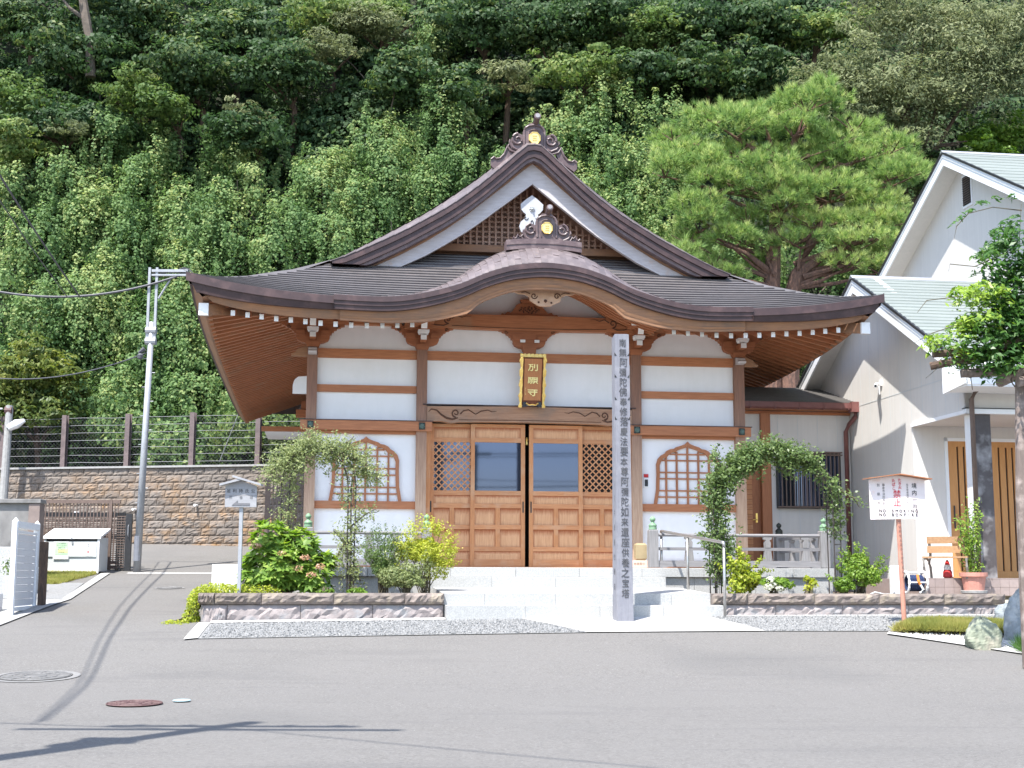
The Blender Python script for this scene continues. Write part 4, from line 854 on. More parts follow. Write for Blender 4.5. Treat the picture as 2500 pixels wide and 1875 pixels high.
for i, ch in enumerate('九十二世'): text(ch, .028, (cx - .128, tilt(3.3) - .02, 3.33 - .035 * i), pq, m_goldl)
# --- intercom panel
ic = thing('wall_intercom', 'small silver intercom under a red plate on the white wall', 'intercom', (2.16, -.01, 1.6))
mb = MB(); mb.box((2.115, -.025, 1.605), (2.205, 0, 1.765)); part(mb, 'housing', m_whitep, ic)
mb = MB(); mb.box((2.13, -.03, 1.62), (2.19, -.0255, 1.745)); part(mb, 'screen', m_blk, ic)
mb = MB(); mb.box((2.118, -.02, 1.785), (2.20, 0, 1.845)); part(mb, 'red_plate', m_red, ic)

# ================================================================== PLATFORM, STEPS, RAILINGS
PF = thing('stone_platform', 'pale granite platform carrying the temple hall and its railing', 'platform', (0, -2.2, -.6))
x = -4.45; cuts = [-4.45, -3.9, -2.95, -1.62, -.55, .5, 1.55, 2.6, 3.4, 4.15, 4.86]
for a, b in zip(cuts[:-1], cuts[1:]): mb = MB(); mb.bbox((a + .003, -2.2, -.02), (b - .003, -1.2, .13), .005); part(mb, 'cap_stone', m_granite, PF)
mb = MB(); mb.box((-4.4, -1.2, -.6), (4.84, 1.6, .129)); part(mb, 'platform_core', m_granite, PF)
cuts = [-4.38, -3.2, -1.9, -.8, .3, 1.4, 2.45, 3.5, 4.5, 4.80]
for a, b in zip(cuts[:-1], cuts[1:]): mb = MB(); mb.bbox((a + .003, -2.14, -.6), (b - .003, -1.2, -.022), .005); part(mb, 'wall_stone', m_granite, PF)
mb = MB(); mb.bbox((4.52, -2.17, -.6), (4.83, -1.2, -.022), .005); part(mb, 'corner_stone', m_granite, PF)
STP = thing('stone_steps', 'pale granite steps and landing leading up to the doors', 'steps', (0, -3.5, -.6))
cuts = [-1.98, -.98, .05, 1.08, 1.87]
for a, b in zip(cuts[:-1], cuts[1:]): mb = MB(); mb.bbox((a + .002, -2.52, -.30), (b - .002, -2.14, -.02), .005); part(mb, 'step_stone', m_granite, STP)
def slopebox(a, b, v0, v1, zt0, zt1, zb): return MB().add([(a, v0, zt0), (b, v0, zt0), (b, v1, zt1), (a, v1, zt1), (a, v0, zb), (b, v0, zb), (b, v1, zb), (a, v1, zb)], [(0, 1, 2, 3), (4, 5, 6, 7), (0, 1, 5, 4), (1, 2, 6, 5), (2, 3, 7, 6), (3, 0, 4, 7)])
cuts = [-1.92, -1.3, -.25, .8, 1.5, 2.10]
for a, b in zip(cuts[:-1], cuts[1:]): part(slopebox(a + .002, b - .002, -4.3, -3.4, -.26, -.222, -.424), 'landing_stone', m_granite, STP); part(slopebox(a + .002, b - .002, -3.396, -2.5, -.222, -.19, -.424), 'landing_stone', m_granite, STP)
cuts = [-1.89, -.75, .35, 1.3, 2.2]
for a, b in zip(cuts[:-1], cuts[1:]): mb = MB(); mb.bbox((a + .002, -4.62, -.64), (b - .002, -4.28, -.426), .005); part(mb, 'step_stone', m_granite, STP)
mb = MB(); mb.box((-1.9, -4.28, -.64), (2.12, -2.5, -.43)); part(mb, 'landing_core', m_granite, STP)

def gibo(u, v, z0): return MB().lathe((u, v, z0), [(.068, 0), (.07, .01), (.066, .03), (.066, .062), (.07, .066), (.07, .074), (.062, .085), (.045, .105), (.030, .118), (.026, .13), (.038, .145), (.050, .165), (.046, .19), (.026, .212), (.006, .225), (0, .23)], 16)
def rpost(par, u, v, mat=None):
    mb = MB(); mb.bbox((u - .078, v - .078, .136), (u + .078, v + .078, .765), .012); p = part(mb, 'rail_post', m_railz, par)
    part(gibo(u, v, .765), 'post_finial', mat or m_gibo, p, smooth=True)
def railing(par, a, b, v, studs):
    mb = MB(); mb.tube([(a, v, .68), (b, v, .68)], .028, 10); part(mb, 'top_rail', m_rail, par)
    mb = MB(); mb.box((a, v - .03, .425), (b, v + .03, .475)); part(mb, 'middle_rail', m_rail, par)
    n = 3; L = [(a, .255), (a, .137)]
    for i in range(n):
        c = lerp(a, b, (i + .5) / n); w2 = (b - a) / n * .36; L += [(lerp(a, b, i / n) + .1, .137), (c - w2, .137), (c - w2 + .04, .152), (c + w2 - .04, .152), (c + w2, .137)]
    L += [(b, .137), (b, .255)]; mb = MB(); mb.prism(L, v - .05, v + .05); part(mb, 'base_rail', m_rail, par)
    for u in studs:
        mb = MB(); mb.prism([(u - .075, .256), (u + .075, .256), (u + .055, .424), (u - .055, .424)], v - .04, v + .04); part(mb, 'strut', m_railz, par)
        mb = MB(); mb.prism([(u - .05, .476), (u + .05, .476), (u + .055, .56), (u + .03, .60), (u + .075, .62), (u + .075, .652), (u - .075, .652), (u - .075, .62), (u - .03, .60), (u - .055, .56)], v - .035, v + .035); part(mb, 'strut_cap', m_railz, par)
RL = thing('railing', 'silvered wooden railing with green finials left of the steps', 'railing', (-2.9, -1.95, .135), group='temple veranda railings')
rpost(RL, -3.91, -1.95); rpost(RL, -1.99, -1.95); railing(RL, -3.83, -2.07, -1.95, (-3.3, -2.93, -2.5))
RR = thing('railing', 'silvered wooden railing with green finials right of the steps', 'railing', (3.3, -1.95, .135), group='temple veranda railings')
rpost(RR, 1.80, -1.95); rpost(RR, 4.78, -1.95); railing(RR, 1.88, 4.70, -1.95, (2.42, 3.10, 3.78, 4.45))
# return along the side
RS = thing('railing', 'railing running back from the right corner to a dark finial post', 'railing', (4.78, -.8, .135), group='temple veranda railings')
rpost(RS, 4.78, .35, m_bronze2)
for z0, z1, hw in ((.655, .705, .025), (.425, .475, .03), (.137, .255, .05)): mb = MB(); mb.box((4.78 - hw, -1.872, z0), (4.78 + hw, .272, z1)); part(mb, 'side_rail', m_rail, RS)
for v in (-1.4, -.9, -.35): mb = MB(); mb.prism([(v - .075, .256), (v + .075, .256), (v + .055, .424), (v - .055, .424)], 4.74, 4.82, 'x'); part(mb, 'strut', m_railz, RS); mb = MB(); mb.prism([(v - .05, .476), (v + .05, .476), (v + .03, .60), (v + .075, .62), (v + .075, .652), (v - .075, .652), (v - .075, .62), (v - .03, .60)], 4.745, 4.815, 'x'); part(mb, 'strut_cap', m_railz, RS)
# steel handrail
HR = thing('handrail', 'brushed steel handrail down the right side of the steps', 'handrail', (2.05, -3.2, -.4))
a, b = Vector((1.95, -1.93, .745)), Vector((2.2, -4.70, .49)); mid = a.lerp(b, .45)
mb = MB(); mb.tube([a + Vector((0, .03, -.06)), a, a + (b - a) * .03, b - (b - a) * .03, b, b + Vector((0, -.01, -.06))], .024, 10); part(mb, 'rail_tube', m_steel, HR, smooth=True)
for p, zb_ in ((a, -.19), (mid, -.23), (b, groundB(2.2, -4.7))): mb = MB(); mb.tube([(p.x, p.y, p.z - .02), (p.x, p.y, zb_)], .021, 10); part(mb, 'support_post', m_steel, HR, smooth=True)
# beige container on a labelled box
bx = thing('labelled_box', 'pale pink box with brushed characters beside the railing post', 'box', (1.64, -1.9, .135))
mb = MB(); mb.bbox((1.50, -1.80, .136), (1.74, -1.6, .255), .004); part(mb, 'box_body', M('pale_pink_board', (.75, .55, .45), (.70, .5, .4), 8, .6, .05), bx)
text('拾葉斎尓', .052, (1.60, -1.803, .195), bx, M('brown_ink', (.18, .09, .06), None, 9, .7, 0), .95)
mb = MB(); mb.bbox((1.545, -1.79, .257), (1.735, -1.62, .545), .03); single(mb, 'plastic_canister', M('beige_plastic', (.36, .28, .16), (.30, .24, .14), 6, .4, .05), 'beige plastic canister standing on the labelled pink box', 'canister', (1.64, -1.7, .257))

# ================================================================== PLANTERS
def rough_block(mb, a, b, v0, v1, z0, z1, amp, nx, nz):
    """block with a split, uneven front face at v0"""
    c = .012; vs = []; 
    for j in range(nz + 1):
        for i in range(nx + 1):
            e = (i in (0, nx)) or (j in (0, nz)); k = (0 if e else amp * (.35 + .65 * random.random()))
            vs.append((lerp(a, b, i / nx) + (0 if e else random.uniform(-.3, .3) * (b - a) / nx), v0 - k, lerp(z0, z1, j / nz) + (0 if e else random.uniform(-.3, .3) * (z1 - z0) / nz)))
    fs = [(j * (nx + 1) + i, j * (nx + 1) + i + 1, (j + 1) * (nx + 1) + i + 1, (j + 1) * (nx + 1) + i) for j in range(nz) for i in range(nx)]
    mb.add(vs, fs); mb.add([(a, v0, z0), (b, v0, z0), (b, v0, z1), (a, v0, z1), (a, v1, z0), (b, v1, z0), (b, v1, z1), (a, v1, z1)], [(4, 5, 6, 7), (0, 1, 5, 4), (1, 2, 6, 5), (2, 3, 7, 6), (3, 0, 4, 7)])
def planter(label, top, bot, u0, u1, vf):
    t = thing('planter_wall', label, 'planter', ((u0 + u1) / 2, vf, -.6))
    for a, b in zip(top[:-1], top[1:]): mb = MB(); rough_block(mb, a + .003, b - .003, vf - .005, vf + .26, -.42, -.26, .055, 14, 4); part(mb, 'cap_stone', m_tuffd, t)
    for a, b in zip(bot[:-1], bot[1:]): mb = MB(); rough_block(mb, a + .003, b - .003, vf + .03, vf + .25, min(groundB(a, vf), groundB(b, vf)) - .12, -.428, .05, 14, 5); part(mb, 'base_stone', m_tuffl, t)
    return t
tl = planter('rough split stone planter wall left of the steps', [-5.4, -5.17, -4.51, -3.49, -2.47, -1.90], [-5.36, -4.99, -3.96, -2.93, -1.91], -5.4, -1.9, -4.36)
for i in range(3): mb = MB(); mb.bbox((-5.4, -4.1 + .9 * i, -.42), (-5.16, -3.205 + .9 * i, -.26), .01); part(mb, 'side_stone', m_tuffd, tl); mb = MB(); mb.bbox((-5.37, -4.1 + .9 * i, -.9), (-5.16, -3.205 + .9 * i, -.425), .01); part(mb, 'side_stone', m_tuffl, tl)
tr = planter('rough split stone planter wall right of the steps', [2.10, 2.66, 3.70, 4.72, 5.76, 6.75], [2.16, 3.1, 4.15, 5.2, 6.25, 6.74], 2.1, 6.75, -4.36)
mb = MB(); mb.box((6.52, -4.09, -.42), (6.75, -2.6, -.262)); part(mb, 'side_stone', m_tuffd, tr)
mb = MB(); mb.box((-5.2, -4.11, -.7), (-1.93, -2.1, -.30)); struct(mb, 'planter_soil', m_soil, 'B')
mb = MB(); mb.box((2.2, -4.11, -.7), (6.52, -2.1, -.29)); mb.box((4.87, -2.1, -.7), (6.69, 2.4, -.29)); struct(mb, 'planter_soil', m_soil, 'B')
# rough stone steps at the right end
for i, (z, v) in enumerate(((-.20, -3.6), (-.36, -3.9), (-.52, -4.25))):
    mb = MB(); rough_block(mb, 6.78, 7.35, v, v + .5, z - .16, z, .03, 8, 3); rough_block(mb, 7.36, 8.2, v, v + .5, z - .16, z, .03, 8, 3)
    single(mb, 'garden_step', M('yellowish_stone', (.55, .50, .40), (.42, .38, .30), 9, .85, .4, rv=.1) if i == 0 else bpy.data.materials['yellowish_stone'], ('upper', 'middle', 'lower')[i] + ' rough yellowish stone step at the right end of the planter', 'step', (7.4, v, z - .16), group='stone garden steps')

# ================================================================== MEMORIAL STAKE
sk = thing('memorial_stake', 'tall grey weathered wooden memorial stake with brushed characters before the steps', 'memorial stake', (.62, -5.1, -.66))
zg = groundB(.62, -5.1) - .05
LN = .012
mb = MB(); wt, wb = .105, .118
mb.add([(.62 - wb, -5.1, zg), (.62 + wb, -5.1, zg), (.62 + wb, -4.88, zg), (.62 - wb - .02, -4.88, zg), (.60 - wt, -5.1, 3.5), (.60 + wt, -5.1, 3.5), (.60 + wt, -4.9, 3.54), (.60 - wt - .0, -4.9, 3.47)],
       [(0, 3, 2, 1), (4, 5, 6, 7), (0, 1, 5, 4), (1, 2, 6, 5), (2, 3, 7, 6), (3, 0, 4, 7)])
body = part(mb, 'stake_body', m_stake, sk)
mb = MB()
for q, z in enumerate((3.18, 2.86, 2.53, 2.24)):
    for s in (-1, 1): mb.prism([(.60 + s * .109, z), (.60 + s * .109, z + .045), (.60 + s * .078, z)], -5.104, -5.09)
part(mb, 'carved_notch', m_ink, sk)
chars = '南無阿彌陀佛奉修落慶法要本尊阿彌陀如来還座供養之宝塔'
for i, ch in enumerate(chars):
    z = 3.36 - i * (3.62 / (len(chars) - 1)); text(ch, .128 + .008 * (i % 3), (.615 + .012 * i / 26 + random.uniform(-.006, .006), -5.105, z), sk, m_inks, .86, bold=.0010)
side = '令和為先祖代々一切精霊供養者也敬白'
for i, ch in enumerate(side): text(ch, .10, (.498 - .012 * i / 17, -5.0, 3.2 - .21 * i), sk, m_inks, .8, ax='v')

# ================================================================== SIGNS
sg_ = thing('direction_sign', 'silvered roofed wooden signboard with a left arrow, standing in the planter', 'sign', (-3.91, 19.6, -.3), 'W')
mb = MB(); mb.bbox((-3.935, 19.6, -.32), (-3.885, 19.65, 1.0), .004); part(mb, 'post', m_galv, sg_)
mb = MB(); mb.prism([(-4.14, .965), (-3.685, .965), (-3.685, 1.13), (-4.14, 1.13)], 19.565, 19.59); part(mb, 'board', wood('silvered_board', (.33, .33, .34), (.26, .26, .27), 'x', rv=.03), sg_)
mb = MB(); mb.prism([(-4.14, 1.133), (-3.685, 1.133), (-3.685, 1.27), (-3.91, 1.345), (-4.14, 1.27)], 19.565, 19.59); part(mb, 'board', bpy.data.materials['silvered_board'], sg_)
for s in (-1, 1):
    mb = MB(); a, b = (-3.91 + (-s) * (.115 if s > 0 else .02), 1.352 + (.04 if s > 0 else .0)), (-3.91 + s * .30, 1.268)
    mb.prism([a, b, (b[0], b[1] + .03), (a[0], a[1] + .03)], 19.47 - .004 * s, 19.66); part(mb, 'roof_board', bpy.data.materials['silvered_board'], sg_)
BASE['x'] = BASE[sg_.name]
for i, ch in enumerate('足利持氏公'): text(ch, .060, (-4.09 + .088 * i, 19.561, 1.195), sg_, m_ink, 1)
for i, ch in enumerate('供養塔'): text(ch, .050, (-4.06 + .15 * i, 19.561, 1.10), sg_, M('faded_ink', (.16, .16, .17), None, 9, .7, 0) if i == 0 else bpy.data.materials['faded_ink'], 1)
mb = MB(); mb.prism([(-4.04, .99), (-3.78, .99), (-3.78, 1.022), (-3.96, 1.022), (-3.955, 1.062)], 19.558, 19.562); part(mb, 'arrow', bpy.data.materials['faded_ink'], sg_)

rs = thing('no_smoking_sign', 'white and pink roofed board reading NO SMOKING NO BONFIRE on a reddish pole', 'sign', (4.3, -6.17, -.72))
m_sb = M('pink_white_board', (.82, .74, .72), (.80, .70, .68), 3, .6, .05, stretch=(1, 6, 6), c3=(.78, .48, .38), s3=3.5, cut3=(.56, .8))
mb = MB(); mb.prism([(3.875, .785), (4.685, .805), (4.685, 1.35), (4.28, 1.405), (3.87, 1.335)], -6.17, -6.15); part(mb, 'board', m_sb, rs)
for s in (-1, 1): mb = MB(); mb.prism([(4.28, 1.408), (4.28 + s * .46, 1.345), (4.28 + s * .46, 1.357), (4.28, 1.421)], -6.30, -6.05); part(mb, 'roof_board', m_beamx, rs)
mb = MB(); mb.tube([(4.335, -6.12, groundB(4.3, -6.17) - .1), (4.29, -6.12, 1.33)], .034, 10); part(mb, 'pole', M('salmon_pole', (.52, .25, .18), (.40, .17, .12), 5, .6, .2, stretch=(3, 3, 1)), rs)
sv = -6.173; m_txr = M('red_lettering', (.70, .06, .08), None, 9, .6, 0); m_txg = M('grey_lettering', (.07, .07, .075), None, 9, .6, 0)
for i, ch in enumerate('境内一円'): text(ch, .078, (4.525, sv, 1.255 - .098 * i), rs, m_txg, 1, off=.001)
for i, ch in enumerate('︵指定喫煙場所を除く︶'.strip('︵︶')): text(ch, .033, (4.425, sv, 1.27 - .036 * i), rs, m_txg, .95)
for i, ch in enumerate('たき火'): text(ch, .052, (4.315, sv, 1.335 - .052 * i), rs, m_txr, 1, off=.0012)
for i, ch in enumerate('たばこ'): text(ch, .052, (4.225, sv, 1.325 - .052 * i), rs, m_txr, 1, off=.0012)
for i, ch in enumerate('禁止'): text(ch, .118, (4.27, sv, 1.135 - .12 * i), rs, m_txr, 1.02, off=.001)
for i, ch in enumerate('鎌倉市消防本部'): text(ch, .042, (4.075, sv, 1.265 - .043 * i), rs, m_txg, .95)
for i, ch in enumerate('別願寺'): text(ch, .045, (4.0, sv, 1.26 - .125 * i), rs, m_txg, .95)
for ln, z in (('NO SMOKING', .905), ('NO BONFIRE', .85)):
    xs = [4.02, 4.075] + [4.20 + .058 * i for i in range(7)]
    for ch, x in zip(ln.replace(' ', ''), xs): text(ch, .058, (x, sv, z), rs, m_txg, 1.02, bold=.0022)
for i, ch in enumerate('文化財を火災から守りましょう'): text(ch, .046, (4.297 + .0025 * i, -6.158, .745 - .062 * i), rs, m_txg, 1)

# ================================================================== ANNEX
AX = thing('annex', 'low cream annex with a slate roof between the temple and the white house', 'building', (5.3, 1.5, -.3))
mb = MB(); mb.box((4.84, 1.5, -.3), (6.69, 1.6, 3.32)); mb.box((3.97, 1.5, 2.55), (4.84, 1.6, 3.32)); part(mb, 'wall', m_siding, AX)
for i in range(4): u = 5.20 + .41 * i; mb = MB(); mb.box((u - .005, 1.496, .0), (u + .005, 1.4995, 3.22)); part(mb, 'siding_joint', m_greyp, AX)
mb = MB(); mb.bbox((4.83, 1.42, -.2), (5.0, 1.56, 3.21), .005); part(mb, 'corner_post', m_beamz, AX); mb = MB(); mb.box((4.98, 1.46, .1), (5.035, 1.50, 3.21)); part(mb, 'trim_post', m_beamz, AX)
mb = MB(); mb.box((3.97, 1.47, 2.50), (4.83, 1.53, 2.56)); mb.box((3.97, 1.44, 3.18), (6.69, 1.499, 3.235)); part(mb, 'lintel_board', m_beamx, AX)
mb = MB(); mb.box((4.0, 1.54, .10), (4.83, 1.58, 2.5)); dr = part(mb, 'door', m_beamz, AX)
for i in range(21): z = .32 + .098 * i; mb = MB(); mb.add([(4.20, 1.525, z), (4.66, 1.525, z), (4.66, 1.54, z + .09), (4.20, 1.54, z + .09)], [(0, 1, 2, 3)]); part(mb, 'louvre', m_doorx, dr)
mb = MB(); mb.tube([(4.74, 1.53, 1.10), (4.74, 1.47, 1.10), (4.64, 1.46, 1.09)], .012, 6); mb.box((4.72, 1.525, 1.04), (4.76, 1.539, 1.22)); part(mb, 'door_handle', m_gold, dr)
mb = MB(); mb.box((5.14, 1.44, 1.32), (6.46, 1.499, 2.42)); wf = part(mb, 'window', m_blk, AX)
mb = MB(); mb.box((5.18, 1.436, 1.37), (6.42, 1.439, 2.38)); part(mb, 'window_pane', m_glass, wf)
for i in range(15): u = 5.22 + .0835 * i; mb = MB(); mb.box((u - .010, 1.36, 1.33), (u + .010, 1.38, 2.41)); part(mb, 'grille_bar', m_brown, wf)
for z in (1.33, 2.36, 2.41): mb = MB(); mb.box((5.13, 1.36, z), (6.47, 1.385, z + .03)); part(mb, 'grille_rail', m_brown, wf)
n = 15
for i in range(n):
    t0, t1 = i / n, (i + 1) / n; v0, v1 = lerp(1.12, 3.3, t0), lerp(1.12, 3.3, t1); z0, z1 = lerp(3.39, 3.98, t0), lerp(3.39, 3.98, t1)
    mb = MB(); mb.add([(3.98, v0, z0 + .012), (6.69, v0, z0 + .012), (6.69, v1, z1), (3.98, v1, z1), (3.98, v0, z0 - .004), (6.69, v0, z0 - .004)], [(0, 1, 2, 3), (0, 1, 5, 4)]); part(mb, 'slate_course', m_annroof, AX)
mb = MB(); mb.box((3.98, 1.12, 3.25), (6.69, 1.5, 3.27)); part(mb, 'soffit', m_beamx, AX)
mb = MB(); sec = [(0, 0), (.0, -.10), (.05, -.13), (.10, -.10), (.10, 0), (.09, 0), (.085, -.09), (.05, -.115), (.012, -.09), (.01, 0)]; mb.sweep([(3.98, 1.05, 3.375), (6.74, 1.05, 3.375)], sec); mb.box((3.98, 1.12, 3.25), (6.69, 1.15, 3.39)); gt = part(mb, 'gutter', m_pipe, AX)
for i in range(5): u = 4.5 + .5 * i; mb = MB(); mb.box((u, 1.043, 3.24), (u + .015, 1.16, 3.38)); part(mb, 'gutter_bracket', m_pipe, gt)
mb = MB(); mb.box((6.55, 1.0, 3.20), (6.78, 1.2, 3.40)); part(mb, 'rain_hopper', m_pipe, AX)
mb = MB(); mb.tube([(6.66, 1.1, 3.22), (6.66, 1.1, 3.12), (6.60, 1.30, 2.98), (6.57, 1.40, 2.85), (6.57, 1.40, -.25)], .045, 10); part(mb, 'downpipe', m_pipe, AX, smooth=True)

# ================================================================== WHITE HOUSE
H = thing('white_house', 'white clad house with pale green slate gable roofs at the right edge', 'house', (9.0, 0, -.4))
UW = 6.70
mb = MB()   # gable wall facing the temple, with the porch notch cut out
mb.prism([(-3.45, 2.64), (-1.39, 2.64), (-1.39, -.3), (4.6, -.3), (4.6, 3.35), (.17, 5.72), (-3.45, 3.72)], UW, UW + .12, 'x'); part(mb, 'gable_wall', m_siding, H)
for i in range(14):
    v = -3.2 + .455 * i; zt = 5.62 - .535 * abs(v - .17); zb_ = 2.66 if v < -1.39 else 0.1
    mb = MB(); mb.box((UW - .0015, v - .006, zb_), (UW - .0005, v + .006, zt)); part(mb, 'siding_joint', m_greyp, H)
mb = MB(); mb.box((UW - .004, -3.44, 3.31), (UW - .001, 1.05, 3.324)); part(mb, 'siding_seam', m_greyp, H)
mb = MB(); mb.box((UW, -3.45, 2.72), (14, -3.40, 3.75)); part(mb, 'porch_front_wall', m_siding, H)
mb = MB(); mb.box((UW - .02, -3.50, 2.64), (14, -3.38, 2.72)); mb.box((UW - .03, -3.5, 2.64), (UW, -1.39, 2.70)); part(mb, 'porch_trim', m_trim, H)
mb = MB(); mb.box((UW - .035, -3.515, 2.722), (14, -3.38, 2.735)); part(mb, 'porch_drip', m_blk, H)
mb = MB(); mb.box((UW, -3.38, 2.66), (14, -1.4, 2.69)); part(mb, 'porch_ceiling', m_siding, H)
mb = MB(); mb.box((UW + .12, -1.39, -.1), (7.30, -1.33, 2.66)); mb.box((7.30, -1.39, 2.42), (14, -1.33, 2.66)); part(mb, 'entrance_wall', m_siding, H)
mb = MB(); mb.box((7.29, -1.41, .0), (7.345, -1.36, 2.46)); mb.box((7.29, -1.41, 2.40), (10, -1.36, 2.46)); part(mb, 'door_frame', m_trim, H)
mb = MB(); mb.box((7.345, -1.36, .02), (10, -1.33, 2.40)); part(mb, 'dark_slots', m_blk, H)
pl = [(7.35, 7.51), (7.545, 7.63), (7.665, 7.75), (7.785, 7.86), (8.0, 8.06), (8.07, 8.29), (8.325, 8.43), (8.465, 8.55), (8.585, 8.67), (8.705, 8.79), (8.825, 9.1)]
for a, b in pl: mb = MB(); mb.bbox((a, -1.395, .10), (b, -1.362, 2.39), .004); part(mb, 'door_plank', m_orange, H)
mb = MB(); mb.box((7.345, -1.398, 2.30), (10, -1.37, 2.40)); mb.box((7.345, -1.40, -.02), (10, -1.37, .10)); part(mb, 'door_head', m_orange, H)
mb = MB(); mb.tube([(7.41, -1.43, .85), (7.41, -1.43, 1.25)], .014, 6); part(mb, 'door_handle', m_blk, H)
# bearing column of the porch
mb = MB(); mb.box((6.80, -3.40, -.02), (6.86, -3.18, 2.65)); part(mb, 'column_face', m_trim, H)
mb = MB(); mb.box((6.862, -3.42, -.02), (7.13, -3.16, 2.65)); part(mb, 'porch_column', M('stained_shaded_column', (.10, .09, .09), (.06, .05, .05), 3, .6, .1, c3=(.45, .44, .44), s3=.9, cut3=(.48, .62)), H)  # stain and porch shade both put into the dark column colour
mb = MB(); mb.tube([(7.15, -4.2, 3.35), (6.80, -3.62, 3.0), (6.74, -3.58, 2.86), (6.74, -3.58, .05)], .04, 10); part(mb, 'downpipe', m_brown, H, smooth=True)
def gable_roof(ug, uw, ue, vr, zr, vf, vb, sl_, courses, nm):
    """roof with the ridge along u: ug gable face, uw wall plane"""
    for s, ve in ((-1, vf), (1, vb)):
        n = courses
        for i in range(n):
            t0, t1 = i / n, (i + 1) / n; v0, v1 = lerp(ve, vr, t0), lerp(ve, vr, t1); z0, z1 = zr - abs(vr - v0) * sl_, zr - abs(vr - v1) * sl_
            mb = MB(); mb.add([(ug, v0, z0 + .02), (ue, v0, z0 + .02), (ue, v1, z1 + .004), (ug, v1, z1 + .004), (ug, v0, z0), (ue, v0, z0)], [(0, 1, 2, 3), (0, 1, 5, 4)]); part(mb, 'slate_course', m_green, H)
            if s > 0 and i > 3: pass
        ze = zr - abs(vr - ve) * sl_
        mb = MB(); mb.prism([(ve, ze - .02), (vr, zr - .02), (vr, zr - .30), (ve, ze - .30)], ug, ug + .04, 'x'); part(mb, 'bargeboard', m_trim, H)
        mb = MB(); mb.prism([(ve, ze + .015), (vr, zr + .015), (vr, zr - .035), (ve, ze - .035)], ug - .03, ug + .02, 'x'); part(mb, 'roof_edge', m_blk, H)
        mb = MB(); mb.prism([(ve, ze - .10), (vr, zr - .10), (vr, zr - .125), (ve, ze - .125)], ug - .012, ug, 'x'); part(mb, 'bargeboard_bead', m_greyp, H)
        mb = MB(); mb.add([(ug + .04, ve, ze - .2), (uw, ve, ze - .2), (uw, vr, zr - .2), (ug + .04, vr, zr - .2)], [(0, 1, 2, 3)]); part(mb, 'soffit', m_siding, H)
        mb = MB(); mb.box((ug, min(ve, ve - s * .03), ze - .30), (ue, max(ve, ve - s * .03), ze - .01)); part(mb, 'eave_fascia', m_trim, H)
    mb = MB(); mb.prism([(vr - .09, zr - .03), (vr, zr + .045), (vr + .09, zr - .03)], ug - .03, ue, 'x'); part(mb, 'ridge_cap', m_galv, H)
gable_roof(6.30, UW, 14, .17, 5.70, -4.30, 4.7, .535, 26, 'lower')
mb = MB(); mb.prism([(-4.30, 3.02), (-4.30, 3.34), (-3.72, 3.62), (-3.50, 3.35), (-3.50, 2.95)], 6.29, 6.33, 'x'); mb.box((6.33, -4.28, 2.98), (14, -3.45, 3.02)); part(mb, 'boxed_eave', m_trim, H)
mb = MB(); mb.tube([(6.3, -4.38, 3.30), (14, -4.38, 3.30)], .05, 8); part(mb, 'gutter', m_trim, H)
gable_roof(10.0, 10.5, 20, 3.75, 9.50, -3.2, 9.5, .527, 22, 'upper')
mb = MB(); mb.prism([(-2.6, 3.2), (9.0, 3.2), (9.0, 6.6), (3.75, 9.35), (-2.6, 6.05)], 10.5, 10.62, 'x'); mb.box((10.5, -2.6, 3.2), (20, -2.5, 6.1)); part(mb, 'upper_wall', m_siding, H)
mb = MB(); mb.box((10.47, 3.40, 8.22), (10.499, 3.84, 8.98)); vt = part(mb, 'vent_frame', m_trim, H)
mb = MB(); mb.box((10.46, 3.44, 8.27), (10.469, 3.80, 8.93)); part(mb, 'vent_dark', m_blk, vt)
for i in range(12): z = 8.29 + .053 * i; mb = MB(); mb.add([(10.44, 3.44, z), (10.44, 3.80, z), (10.459, 3.80, z + .03), (10.459, 3.44, z + .03)], [(0, 1, 2, 3)]); part(mb, 'vent_louvre', m_brown, vt)
mb = MB(); mb.box((8.5, 4.5, -.4), (19, 8.5, 3.4)); part(mb, 'rear_block', m_siding, H)
# terrace
TR_ = thing('tiled_terrace', 'brown tiled terrace step before the slatted entrance door', 'terrace', (7.3, -3.8, -.3))
mb = MB(); mb.box((5.73, -3.78, -.3), (12, -1.4, -.034)); part(mb, 'terrace_core', m_tile, TR_)
for i in range(24):
    for j in range(2): mb = MB(); mb.bbox((5.73 + .155 * i + .002, -3.80, -.035 - .13 * (j + 1) + .002), (5.73 + .155 * (i + 1) - .002, -3.781, -.035 - .13 * j - .002), .002); part(mb, 'front_tile', m_tile, TR_)
for i in range(12): mb = MB(); mb.bbox((5.73 + .31 * i + .002, -3.80, -.033), (5.73 + .31 * (i + 1) - .002, -3.3, -.022), .003); part(mb, 'top_tile', m_tile, TR_)
# security camera
sc_ = thing('security_camera', 'small white security camera high on the house wall', 'camera', (6.69, -.12, 3.5))
mb = MB(); mb.tube([(6.69, -.12, 3.62), (6.60, -.14, 3.60), (6.58, -.16, 3.56)], .012, 6); mb.box((6.67, -.16, 3.56), (6.698, -.08, 3.68)); part(mb, 'mount', m_whitep, sc_)
mb = MB(); mb.tube([(6.64, -.02, 3.60), (6.50, -.30, 3.53)], .035, 10); part(mb, 'camera_body', m_whitep, sc_)
mb = MB(); mb.tube([(6.50, -.30, 3.53), (6.495, -.312, 3.527)], .024, 10); part(mb, 'lens', m_blk, sc_)
mb = MB(); mb.tube([(6.64, -.12, 3.56), (6.66, -.1, 3.40)], .02, 8); part(mb, 'cable_box', m_whitep, sc_)

